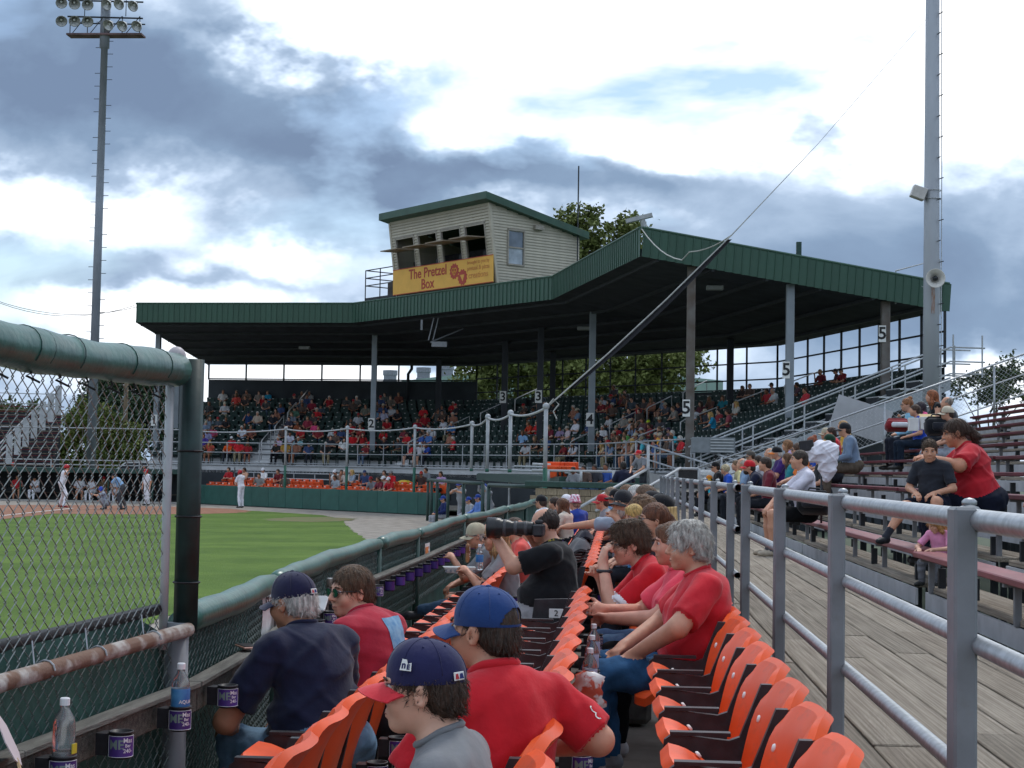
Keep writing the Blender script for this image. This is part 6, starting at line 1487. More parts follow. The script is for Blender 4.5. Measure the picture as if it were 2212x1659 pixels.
def cap_mesh(col, brim, lod, back_open=False, under=None, hi=.098):
    key = ('cap', col, brim, lod, back_open)
    if key in HEADS: return HEADS[key]
    b = MB(); n, m = ((28, 10), (20, 8), (14, 6), (10, 5))[min(lod, 3)] if not back_open else (90, 44); cx, cz = -.012, .036; rx, ry, rz_ = .086, .108, hi
    P = []
    for i in range(m+1):
        th = (math.pi/2+.16)*i/m; row = []
        for k in range(n+1):
            a = 2*math.pi*k/n; r_ = math.sin(th); z = math.cos(th)*rz_+cz
            fr = max(0, math.sin(a)); x = rx*r_*math.cos(a); y = cx+ry*r_*math.sin(a)
            z += .010*fr*math.sin(th)*math.cos(th)*2; row.append(Vector((x, y, z)))
        P.append(row)
    if back_open:
        # drop the cells of the arched gap at the back
        vs = [p for r_ in P for p in r_]; fs = []; w_ = n+1
        for i in range(m):
            for k in range(n):
                c = (P[i][k]+P[i+1][k+1])/2; ang = math.atan2(c.x, -(c.y-cx)); zz = c.z-(cz-.02)
                if abs(ang) < .62 and zz < .062*math.sqrt(max(0, 1-(ang/.62)**2)) and zz > .012: continue
                fs.append((i*w_+k, (i+1)*w_+k, (i+1)*w_+k+1, i*w_+k+1))
        b.add(vs, fs)
    else: b.grid(P)
    b.ell((0, cx, cz+rz_), (.011, .011, .006), 8, 4)
    if lod < 2:
        for k in range(6):
            a = math.pi/2+k*math.pi/3; b.path([(rx*1.004*math.sin(t)*math.cos(a), cx+ry*1.004*math.sin(t)*math.sin(a), cz+rz_*1.004*math.cos(t)+.010*max(0, math.sin(a))*math.sin(t)*math.cos(t)*2) for t in [.08+j*.157 for j in range(10)]], .0011, 4)
            a2 = a+math.pi/6; t = .62; b.ell((rx*1.0*math.sin(t)*math.cos(a2), cx+ry*1.0*math.sin(t)*math.sin(a2), cz+rz_*1.0*math.cos(t)), (.0035, .0035, .0035), 6, 4)
    b.mi = 1; T, B_ = [], []
    for k in range(15):
        a = R(-66)+R(132)*k/14; x0, y0 = rx*1.0*math.sin(a), cx+ry*1.0*math.cos(a); L_ = .074*math.cos(a*.9)**.75; T.append([Vector((x0*(1+.18*j/4), y0+L_*j/4, cz-.016-.006*j/4-.030*(math.sin(a))**2-.010*(j/4)**2)) for j in range(5)])
    b.grid([r_[::-1] for r_ in T]); b.grid([[p-Vector((0, 0, .0035)) for p in r_] for r_ in T])
    edge = [r_[-1] for r_ in T]; b.path([p-Vector((0, 0, .0017)) for p in edge], .0022, 5)
    cm = lambda c: mat('cap_'+c.strip('#'), hexlin(c), .85, .08, 14, .25, 60, sheen=.2, spec=.2)
    me = b.mesh('cap', [cm(col), cm(brim)], True); HEADS[key] = me; return me
def helmet_mesh(col):
    key = ('helmet', col)
    if key in HEADS: return HEADS[key]
    b = MB(); P = []
    for i in range(9):
        th = (math.pi/2+.45)*i/8; P.append([Vector((.098*math.sin(th)*math.cos(2*math.pi*k/16), -.012+.118*math.sin(th)*math.sin(2*math.pi*k/16), .03+.108*math.cos(th))) for k in range(17)])
    b.grid(P); b.ell((-.09, .0, -.03), (.02, .045, .05), 8, 6)
    T = [[Vector((.09*math.sin(R(-55)+R(110)*k/8), -.01+.11*math.cos(R(-55)+R(110)*k/8)+.06*j/2, .03-.01*j)) for j in range(3)] for k in range(9)]
    b.grid([r_[::-1] for r_ in T]); b.grid([[p-Vector((0, 0, .004)) for p in r_] for r_ in T]); me = b.mesh('helmet', mat('helmet_'+col.strip('#'), hexlin(col), .3, .1), True); HEADS[key] = me; return me
def glasses_mesh(lens, rim, big=1.0):
    key = ('gl', lens, rim, big)
    if key in HEADS: return HEADS[key]
    b = MB()
    for sx in (-1, 1):
        b.mi = 0; pts = [(sx*.033+.024*big*math.cos(a), .108-.006*abs(math.cos(a)), .008+.018*big*math.sin(a)) for a in [k*.5236 for k in range(12)]]
        b.path(pts, .0018, 5, closed=True); b.path([(sx*.056, .104, .012), (sx*.078, .07, .014), (sx*.084, .0, .010), (sx*.083, -.02, -.006)], .0022, 5)
        if lens:
            b.mi = 1; c = Vector((sx*.033, .1075, .008)); b.add([c]+[Vector(p) for p in pts], [(0, k+1, (k+1) % 12+1) for k in range(12)]); b.add([c-Vector((0, .002, 0))]+[Vector(p)-Vector((0, .002, 0)) for p in pts], [(0, (k+1) % 12+1, k+1) for k in range(12)])
    b.mi = 0; b.path([(-.011, .108, .012), (0, .111, .015), (.011, .108, .012)], .002, 5)
    me = b.mesh('glasses', [mat('frame_'+rim.strip('#'), hexlin(rim), .35, .1), mat('lens_'+(lens or '#111').strip('#'), hexlin(lens or '#111111'), .08, .2, spec=.8)], False); HEADS[key] = me; return me
def eyes_mesh():
    if 'eyes' in HEADS: return HEADS['eyes']
    out = []
    for sx in (-1, 1):
        b = MB(); b.ell((sx*.032, .0775, .010), (.0125, .0125, .0105), 12, 8); b.mi = 1; b.ell((sx*.032, .0875, .009), (.0055, .0036, .0055), 10, 6)
        b.mi = 2; b.path([(sx*.019, .0905, .014), (sx*.032, .0925, .0185), (sx*.045, .087, .0145)], .0026, 5); out.append(b.mesh('eye', [mat('eye_white', (.6, .57, .55), .3, .03), mat('iris', (.05, .03, .02), .2, .1), mat('lid', (.30, .16, .12), .6, .1)], True))
    HEADS['eyes'] = out; return out
def thing_head(t, hc, HR, hs, lod, hair, hair_c, hat, glasses, skin_c, beard, seed):
    if hair:
        bind(link('hair', hair_mesh(hair+('|o' if hat and hat.get('open') else '|h' if hat else ''), hair_c, min(lod, 3), seed), t), hc, HR, hs)
        if lod == 0: bind(tag(link('hair_strands', strand_mesh(hair+('|o' if hat and hat.get('open') else '|h' if hat else ''), hair_c, seed), t), kind='stuff'), hc, HR, hs)
    if lod < 2:
        for e in eyes_mesh(): bind(link('eye', e, t), hc, HR, hs)
        for sx in (-1, 1):
            key = ('brow', hair_c, sx)
            if key not in HEADS: HEADS[key] = MB().path([(sx*.016, .0955, .030), (sx*.032, .0965, .036), (sx*.050, .086, .030)], .0032, 5).mesh('eyebrow', hairm(hair_c), True)
            bind(link('eyebrow', HEADS[key], t), hc, HR, hs)
        if 'lips' not in HEADS: HEADS['lips'] = MB().path([(-.021, .092, -.0615), (-.008, .0985, -.0595), (0, .0985, -.061), (.008, .0985, -.0595), (.021, .092, -.0615)], .0028, 5).mesh('mouth', mat('lip', (.30, .10, .085), .5, .1), True)
        bind(link('mouth', HEADS['lips'], t), hc, HR, hs)
    if beard and lod < 3:
        F = Field(.010); F.ell(V3(0, .045, -.075), V3(.060, .058, .055), 0, .02); F.ell(V3(0, .10, -.062), V3(.019, .02, .007), 0, 0, neg=True); F.ell(V3(0, .105, -.01), V3(.06, .05, .04), 0, 0, neg=True); key = ('beard', beard)
        if key not in HEADS: HEADS[key] = F.mesh('beard', [hairm(beard)])
        bind(link('beard', HEADS[key], t), hc, HR, hs)
    if hat:
        kind = hat.get('kind', 'cap')
        if kind == 'cap': me = cap_mesh(hat['c'], hat.get('b', hat['c']), lod, hat.get('open', False))
        elif kind == 'helmet': me = helmet_mesh(hat['c'])
        elif kind == 'bucket':
            me = HEADS.get(('bucket', hat['c'])) or MB().lathe([(.118, -.008), (.122, -.012), (.096, .03), (.088, .07), (.078, .125), (.05, .135), (0, .137)], 18, (0, -.012, .03)).mesh('bucket_hat', mat('hat_'+hat['c'].strip('#'), hexlin(hat['c']), .85, 0, 26, .3, 30, col2=hexlin(hat.get('c2', hat['c'])), lo=.45, hi=.55), True); HEADS[('bucket', hat['c'])] = me
        o = link('hat', me, t); yaw = hat.get('yaw', 0); bind(o, hc, HR @ rotm(yaw, hat.get('tilt', 0)), hs)
        if hat.get('patch'):
            pm_ = MB().box((0, 0, 0), (.040, .003, .022), bev=.002).mesh('patch', WHITEPAINT); bo = link('patch', pm_, t); a = hat['patch']
            M_ = HR @ rotm(yaw); p = hc+M_ @ (V3(.0875*math.sin(a), -.012-.1095*math.cos(a), .040)*hs); d = M_ @ unit(V3(math.sin(a), -math.cos(a), .12)); zz = M_ @ V3(0, 0, 1); xx = unit(np.cross(-d, zz)) ; A4 = np.eye(4); A4[:3, 0] = xx*hs; A4[:3, 1] = -unit(d)*hs*1; A4[:3, 2] = unit(np.cross(xx, -unit(d)))*hs; A4[:3, 3] = p; bo.matrix_local = Matrix(A4.tolist())
            for (ox, cc, ww) in ((-.010, (.45, .03, .04), .014), (.008, (.02, .03, .15), .016)): o2 = MB().prism([(ox-ww/2, -.007), (ox+ww/2, -.007), (ox+ww/2-.004, .007), (ox-ww/2+.003, .006)], 'y', .002, -.0022).build('emblem', mat('emblem_%.2f' % cc[0], cc, .7, .05), bo)
        if hat.get('logo'):
            a = hat['logo']; M_ = HR @ rotm(yaw); p = hc+M_ @ (V3(-.0895*math.sin(a), -.012+.1115*math.cos(a), .072)*hs); d = M_ @ unit(V3(-math.sin(a), math.cos(a), .35)); zz = M_ @ V3(0, 0, 1); xx = unit(np.cross(-d, zz)); A4 = np.eye(4); A4[:3, 0] = xx*hs; A4[:3, 1] = -unit(d)*hs; A4[:3, 2] = unit(np.cross(xx, -unit(d)))*hs; A4[:3, 3] = p
            lg = MB(); lg.prism([(-.017, -.012), (.017, -.014), (.015, .008), (.004, .004), (.0, .016), (-.013, .018)], 'y', .002); lg = lg.build('logo', WHITEPAINT, t); lg.matrix_local = Matrix(A4.tolist())
            for s_, ox, oz, sz in (('n', -.006, .001, .026), ('E', .008, -.004, .018)):
                o2 = link('logo_letter', text_mesh(s_, sz, mat('logo_navy', (.02, .02, .09), .8, .05), .0004, .001), lg, (ox, -.0016, oz)); o2.rotation_euler.x = math.pi/2
    if glasses: bind(link('glasses', glasses_mesh(*glasses), t), hc, HR, hs)
    return None

# ---- distant people share a few low-detail bodies
FARB = {}
def far_body(kind):
    if kind in FARB: return FARB[kind]
    store = {}
    kw = {'a': dict(lean=.05), 'b': dict(lean=.32, L=dict(e=(-.22, .28, .72), w=(-.08, .42, .66)), Rr=dict(e=(.22, .28, .72), w=(.08, .42, .66))), 'c': dict(lean=.0, L=dict(e=(-.26, .12, .72), w=(.05, .24, .74)), Rr=dict(e=(.26, .12, .72), w=(-.05, .24, .76))),
          'd': dict(lean=.1, fat=.7), 'e': dict(lean=.15, twist=.35, Rr=dict(e=(.25, .2, .78), w=(.12, .3, 1.02))), 's': dict(sit=False), 't': dict(sit=False, lean=.15, L=dict(e=(-.28, .15, 1.15), w=(-.1, .3, 1.2)), Rr=dict(e=(.28, .15, 1.15), w=(.1, .3, 1.2)))}[kind]
    t, hc, HR = person('tmp', lod=3, hair=None, legs='short' if kind in 'ae' else 'long', **kw)
    me = [c for c in t.children if c.name.startswith('body')][0].data; 
    for c in list(t.children): bpy.data.objects.remove(c)
    bpy.data.objects.remove(t); FARB[kind] = (me, hc, HR); return FARB[kind]
def far_person(label, loc, rz, kind='a', shirt='#888888', pants='#2a2d35', skin_c='b98469', hair_c='#2a1d15', hair='short', hat=None, s=1.0, group=None, yaw=0):
    me, hc, HR = far_body(kind); t = thing('person', label, 'person', loc, rz, group); t.scale = (s, s, s)
    o = link('body', me, t)
    for i, m in enumerate((skin(skin_c), cloth(shirt), knit(pants), mat('shoe_303030', hexlin('#303030'), .6, .15, 20))):
        o.material_slots[i].link = 'OBJECT'; o.material_slots[i].material = m
    H2 = HR @ rotm(yaw)
    if hair: bind(link('hair', hair_mesh(hair+('|h' if hat else ''), hair_c, 3, 1), t), hc, H2, 1)
    if hat: bind(link('hat', cap_mesh(hat, hat, 3) if not hat.startswith('h') else helmet_mesh(hat[1:]), t), hc, H2, 1)
    return t
# ================================================================== PLACING PEOPLE
CRI = CR.transposed()
def px(p):
    q = CRI @ (Vector(p)-Vector((0, 0, HC))); return (1106+3470*q.x/-q.z, 829.5-3470*q.y/-q.z)
def rz3(a): return np.array(Matrix.Rotation(a, 3, 'Z'))
DBG = []
def seat_at(aim, floor, label, rz, smin=.9, smax=1.1, **kw):
    """seat a person so that the head lies where it was surveyed: aim = (x, y, distance)"""
    tgt = at_y(aim[0], aim[1], aim[2]); s = kw.pop('s', None); zfree = kw.pop('zfree', False)
    t, hc, HR = person(label, rz=rz, s=1.0, **kw)
    if s is None: s = min(smax, max(smin, (tgt.z-floor)/hc[2]))
    o = rz3(rz) @ hc*s; z = floor if not zfree else tgt.z-o[2]
    t.location = (tgt.x-o[0], tgt.y-o[1], z); t.scale = (s, s, s)
    DBG.append((label[:34], round(s, 2), [round(v, 2) for v in t.location], round(tgt.z-floor-o[2], 2)))
    return t
def body_of(t): return [c for c in t.children if c.name.startswith('body')][0]
def part(t, name, b, m, smooth=True): return b.build(name, m, t, smooth)
BLACK = '#16171b'
# ---- front two rows
SKB = mat('print_blue', (.10, .24, .42), .85, .2, 26, col2=(.22, .38, .52))
boy = seat_at((912, 1489, 3.55), FLOOR_C, 'boy in navy cap with red brim and grey T-shirt at the bottom centre', R(84), lod=0, head=(R(4), R(2), 0), shirt='#76777a', pants='#3a3d44', skin_c='d0a38c', hair='short', hair_c='#33261d', hat=dict(c='#22234a', b='#cf2f3a', patch=-.55, logo=1.2), fat=.05, hs=.97, smin=.8, seed=2, folds=.003, vox=.006)
man = seat_at((1046, 1366, 4.35), FLOOR_C, 'man in red polo shirt and blue baseball cap seen from behind', R(38), lod=0, head=(R(24), R(0), 0), shirt='#c3212c', pants='#4a4438', skin_c='c28e74', hair='short', hair_c='#2c2119', hat=dict(c='#1f3c70', open=True), fat=.42, lean=.12, seed=3, folds=.004, vox=.0065,
    Rr=dict(e=(.29, -.05, .86), w=(.27, .21, .80), h=(0, 1, -.2)), L=dict(e=(-.27, .15, .74), w=(-.12, .38, .64)), collar=True)
b = MB(); hx = V3
# sleeve lettering drawn as one white script stroke
p = MB(); pts = []
for k in range(26): a = k*.55; pts.append((.257+.0007*(k-13)+.005*math.cos(a), -.085, .95-.0022*(k-13)+.004*math.sin(a)))
o = part(man, 'sleeve_script', p.path(pts, .0022, 4), WHITEPAINT); md = o.modifiers.new('fit', 'SHRINKWRAP'); md.target = body_of(man); md.offset = .003; md.wrap_mode = 'ABOVE_SURFACE'
# polo collar
navy = seat_at((632, 1302, 6.55), FLOOR_A, 'heavy grey-haired man in navy T-shirt and navy cap leaning at the fence', R(50), lod=0, head=(R(8), R(8), 0), shirt='#1b2038', pants='#6b879f', skin_c='b57f63', hair='short', hair_c='#b9b6b0', hat=dict(c='#1e1f3d', patch=.12), fat=.75, lean=.36, seed=4, folds=.005, vox=.0075,
    L=dict(e=(-.33, .28, .66), w=(-.17, .46, .60)), Rr=dict(e=(.30, .30, .68), w=(.16, .48, .60)))
sung = seat_at((758, 1279, 7.35), FLOOR_A, 'man in red T-shirt and mirrored sunglasses turning towards the left', R(60), lod=0, head=(R(68), R(4), 0), shirt='#a8283a', pants='#2c2a2e', skin_c='cc9880', hair='short', hair_c='#433122', glasses=('#24523a', '#2a2a2a', 1.15), fat=.4, lean=.42, seed=5, folds=.0045,
    L=dict(e=(-.27, .34, .66), w=(-.10, .50, .60)), Rr=dict(e=(.27, .34, .66), w=(.10, .50, .60)))
G = [[Vector((-.02+.17*i/8, -.26, .84+.17*j/8)) for j in range(9)] for i in range(9)]
o = part(sung, 'back_print', MB().grid(G), SKB); md = o.modifiers.new('fit', 'SHRINKWRAP'); md.target = body_of(sung); md.offset = .004; md.wrap_method = 'PROJECT'; md.use_project_y = True; md.use_project_z = False; md.use_project_x = False; md.use_positive_direction = True; md.use_negative_direction = True
phot = seat_at((1176, 1136, 11.0), FLOOR_C, 'balding photographer in black T-shirt aiming a long telephoto lens', R(84), lod=0, head=(R(4), R(10), 0), shirt='#121317', pants='#8d8d90', legs='short', skin_c='c4937c', hair='bald', hair_c='#221a16', collar_mat=mat('strap_black_yellow', (.02, .02, .02), .7, 0, 30, col2=(.45, .36, .05), lo=.56, hi=.60), fat=1.2, lean=.10, seed=6, folds=.004, smax=1.16,
    L=dict(e=(-.23, .30, .90), w=(-.10, .47, 1.12), h=(.15, .12, .9), n=(-1, .2, 0), c=.75), Rr=dict(e=(.32, .16, .95), w=(.08, .24, 1.12), h=(-.3, .2, .7), n=(.6, -.5, 0), c=.8))
# strap
hl = phot.matrix_basis @ Vector((0, 0, 0))
cm = thing('telephoto_camera', 'black camera with very long telephoto lens held by the photographer', 'camera', tuple(at_y(1112, 1141, 10.85)), R(84))
MB().lathe([(.0, -.13), (.042, -.13), (.046, -.12), (.046, -.06), (.044, -.04), (.046, .02), (.056, .04), (.058, .09), (.068, .10), (.072, .185), (.066, .185), (.062, .12), (0, .10)], 22, rot=Matrix.Rotation(-math.pi/2, 3, 'X')).build('lens', mat('lens_black', (.018, .018, .02), .35, .2, 15), cm, True)
for y in (-.08, -.01, .065): MB().lathe([(.047 if y < 0 else .0585, y-.012), (.049 if y < 0 else .060, y), (.047 if y < 0 else .0585, y+.012)], 22, rot=Matrix.Rotation(-math.pi/2, 3, 'X')).build('focus_ring', mat('ring_grey', (.06, .06, .065), .5, .2, 40), cm, True)
MB().box((0, -.165, -.01), (.13, .07, .085), bev=.012).box((0, -.165, .045), (.05, .05, .03), bev=.01).build('camera_body', BLACKP, cm)
# couple and others further along the front row
lady = seat_at((1068, 1168, 13.6), FLOOR_A, 'woman with long light-brown hair in grey patterned top eating in the front row', R(98), lod=1, head=(R(6), R(4), 0), shirt='#8b8789', pants='#33475c', skin_c='c98f74', hair='long', hair_c='#7d5f3e', glasses=('#3a2620', '#2a1c18'), fat=.3, lean=.18, bust=.8, seed=7, kn=((-.12, .46, .56), (.12, .46, .54)), an=((-.10, .86, .50), (.13, .70, .14)), L=dict(e=(-.24, .30, .72), w=(-.06, .42, .86), c=1.0), Rr=dict(e=(.24, .26, .72), w=(.06, .40, .84), c=1.0), shoe='#26262a')
old = seat_at((1028, 1168, 14.4), FLOOR_A, 'man in beige cap and glasses with grey T-shirt beside the woman eating', R(96), lod=1, head=(R(6), R(8), 0), shirt='#77787b', pants='#3d4147', legs='short', skin_c='c08a70', hair='short', hair_c='#8a8078', hat=dict(c='#aca28a'), glasses=('#1a1a1a', '#222222'), fat=.35, lean=.3, seed=8, L=dict(e=(-.25, .34, .76), w=(-.05, .46, .93), c=1.1), Rr=dict(e=(.25, .3, .72), w=(.1, .45, .66)))
q = at_y(1011, 1194, 14.05); t = thing('soft_pretzel', 'brown salted soft pretzel held up by the couple in the front row', 'pretzel', tuple(q), R(90)); MB().path([(.05*math.sin(2*a)*1.1, 0, .045*math.sin(a)+.03*math.cos(3*a)) for a in [k*.2618 for k in range(24)]], .017, 7, closed=True).build('dough', mat('pretzel_crust', (.24, .10, .035), .5, .3, 14), t, True)
for k in range(9): MB().box((.06*math.cos(k*2.1), -.017, .05*math.sin(k*1.7)), (.007, .006, .007)).build('salt_grain', WHITEPAINT, t)
q = at_y(1036, 1205, 13.4); bottle(q+Vector((0, 0, -.1)), 'clear water bottle with blue label held by the woman in the front row', BLUEL)
q = at_y(992, 1237, 13.9); t = thing('snack_tray', 'checkered paper tray of food on the lap of the man in beige cap', 'tray', tuple(q), R(10)); MB().add([(-.11, -.08, 0), (.11, -.08, 0), (.11, .08, 0), (-.11, .08, 0), (-.14, -.1, .05), (.14, -.1, .05), (.14, .1, .05), (-.14, .1, .05)], [(3, 2, 1, 0), (0, 1, 5, 4), (1, 2, 6, 5), (2, 3, 7, 6), (3, 0, 4, 7)]).build('tray', WHITEPAINT, t)
for k in range(7): MB().box((-.12+.04*k, -.0925, .028), (.018, .002, .04), Matrix.Rotation(-.3, 3, 'X')).build('check', mat('check_grey', (.2, .2, .22), .7, .1), t)
A2 = [((1108, 1172, 15.4), FLOOR_A, 'spectator in salmon shirt partly hidden behind the telephoto lens', R(95), dict(shirt='#d9584f', pants='#c8c8ca', hair='short', hair_c='#3a2a20', fat=.3)),
      ((1131, 1190, 16.3), FLOOR_A, 'spectator in white shirt leaning behind the long-haired woman', R(95), dict(shirt='#dcdce2', pants='#3a3d44', hair='short', hair_c='#4a3423', lean=.45)),
      ((1168, 1085, 25.5), FLOOR_C, 'man in black cap and white jersey with red collar by the dugout end', R(60), dict(shirt='#dadde2', pants='#3a3a40', hair='short', hair_c='#2a2018', hat=dict(c='#17181d'))),
      ((1213, 1092, 25.0), FLOOR_C, 'woman with long dark hair in white floral top near the dugout end', R(70), dict(shirt='#cfc3b4', hair='long', hair_c='#4a3020', bust=.6)),
      ((1197, 1088, 27.0), FLOOR_C, 'dark-haired man behind the woman in floral top', R(75), dict(shirt='#4a4c50', hair='short', hair_c='#2c211a')),
      ((1223, 1083, 27.2), FLOOR_C, 'person in plain white cap beside the pink bucket hat', R(70), dict(shirt='#b8bcc4', hair='short', hair_c='#3a2a20', hat=dict(c='#e2e0e6'))),
      ((1241, 1088, 25.6), FLOOR_C, 'man in pink patterned bucket hat and royal blue T-shirt', R(50), dict(shirt='#27459c', hair='short', hair_c='#6a5a4c', hat=dict(kind='bucket', c='#c4688a', c2='#e8dfe6')))]
for aim, fl, lab, rz, kw in A2: seat_at(aim, fl, lab, rz, lod=2, zfree=aim[2] > 20, **kw)
# ---- back row by the walkway
wred = seat_at((1487, 1184, 8.05), FLOOR_C, 'large woman with short grey hair in red blouse and blue jeans in the back row', R(93), lod=0, head=(R(2), R(2), 0), shirt='#c42732', pants='#2f557a', skin_c='c9967c', hair='wave', hair_c='#8d8983', fat=.95, bust=1.15, lean=.10, seed=9, folds=.006, shoe='#8d8e92', sock='#b9b9bd', smax=1.15, legw=.95, kn=((-.15, .60, .535), (.15, .58, .535)), an=((-.15, .60, .085), (.15, .50, .085)),
    L=dict(e=(-.33, .20, .80), w=(-.13, .42, .63), c=.7), Rr=dict(e=(.32, .22, .78), w=(.10, .44, .66)))
wpink = seat_at((1452, 1176, 8.7), FLOOR_C, 'woman in coral pink blouse and black trousers behind the grey-haired woman', R(94), lod=1, head=(R(4), R(4), 0), shirt='#dd4558', pants='#15161a', skin_c='c98f78', hair='fringe', hair_c='#4f3626', fat=1.0, bust=1.2, lean=.16, seed=10, L=dict(e=(-.30, .26, .78), w=(-.08, .50, .76), c=.9, n=(0, -.6, .6)), Rr=dict(e=(.3, .3, .76), w=(.02, .54, .80), c=.25, n=(0, -1, .2)), shoe='#c8c4c6')
gl = seat_at((1360, 1176, 9.3), FLOOR_C, 'young man in red jersey and black glasses resting chin on hand', R(96), lod=0, head=(R(6), R(8), 0), shirt='#c61f2b', trim='#e6e6ea', pants='#5d7ea4', skin_c='cf9f88', hair='thick', hair_c='#3c2c20', glasses=(None, '#0e0e10', 1.15), fat=.25, lean=.5, seed=11, folds=.004, L=dict(e=(-.20, .46, .70), w=(-.06, .50, .99), h=(.05, -.1, 1), n=(-.3, 1, 0), c=1.0), Rr=dict(e=(.22, .42, .70), w=(.08, .50, .90), c=.9))
wt = MB(); wt.path([(-.075+.036*math.cos(a), .492+.036*math.sin(a), .945) for a in [k*.5236 for k in range(12)]], .012, 6, closed=True); part(gl, 'wristwatch', wt, BLACKP)
C2 = [((1412, 1124, 11.4), 'woman with brown ponytail in navy T-shirt with round emblem', R(97), dict(shirt='#1c1e2a', pants='#2a2c34', hair='pony', hair_c='#4a2c1c', glasses=('#1a1414', '#221a18'), fat=.35, bust=.7, lean=.1, lod=1)),
      ((1386, 1108, 12.4), 'person with thick wavy brown hair in grey shirt in the back row', R(80), dict(shirt='#95989f', hair='curly', hair_c='#4a3422', lod=1, lean=.2)),
      ((1427, 1102, 13.3), 'blonde woman in black cap and dark grey top in the back row', R(75), dict(shirt='#3c3d44', hair='long', hair_c='#a98d5e', hat=dict(c='#141419'), lod=1, head=(R(-10), 0, 0))),
      ((1369, 1114, 12.2), 'blond toddler in light blue top sitting in the back row', R(110), dict(shirt='#4d97d2', hair='kid', hair_c='#cba765', lod=1, s=.66, zfree=True, head=(R(15), R(14), 0))),
      ((1345, 1089, 15.2), 'grinning man in black cap with goatee stretching his arm along the seats', R(140), dict(shirt='#939cab', hair='short', hair_c='#4a4038', hat=dict(c='#23242a'), beard='#8a8078', lod=1, lean=.15, Rr=dict(e=(.38, .10, .98), w=(.60, .22, .95), n=(0, 0, 1), c=.5), L=dict(e=(-.25, .25, .80), w=(-.02, .26, 1.05), c=1.1))),
      ((1408, 1090, 15.6), 'man in faded black cap looking away in the back row', R(90), dict(shirt='#2c2e36', hair='short', hair_c='#2a2019', hat=dict(c='#1b1b20'), lod=2)),
      ((1372, 1072, 18.6), 'white-haired man farther along the back row', R(95), dict(shirt='#5a626e', hair='short', hair_c='#cfccc6', lod=2)),
      ((1392, 1074, 17.4), 'brown-haired woman behind the white-haired man in the back row', R(95), dict(shirt='#5c3c44', hair='long', hair_c='#4c3a2c', lod=2)),
      ((1352, 1067, 22.5), 'woman in white blouse far along the back row', R(95), dict(shirt='#c9ccd2', hair='long', hair_c='#5a4230', lod=2)),
      ((1318, 1070, 24.0), 'man in sky blue shirt far along the back row', R(95), dict(shirt='#6f9cc4', hair='short', hair_c='#6a5a4a', lod=2)),
      ((1300, 1085, 22.0), 'child in red cap far along the back row', R(100), dict(shirt='#8a8c92', hair='short', hair_c='#3a2a20', hat=dict(c='#b0252d'), lod=2, s=.85, zfree=True)),
      ((1330, 1077, 21.0), 'man in plain black cap near the far end of the back row', R(120), dict(shirt='#3a3c44', hair='short', hair_c='#2c221a', hat=dict(c='#17171b'), lod=2))]
for aim, lab, rz, kw in C2: seat_at(aim, FLOOR_C, lab, rz, **kw)
q = at_y(1462, 1150, 11.2); 
# dark carry bag under the seats
t = thing('tote_bag', 'grey canvas tote bag standing on the floor under the back row', 'bag', (.12, 9.7, FLOOR_C)); MB().box((0, 0, .2), (.2, .34, .36), bev=.03).build('bag_body', mat('canvas_grey', (.13, .12, .11), .9, .2, 12, .5, 20), t); MB().path([(0, -.1, .37), (0, -.08, .5), (0, .08, .5), (0, .1, .37)], .012, 5).build('handle', WOODD, t)

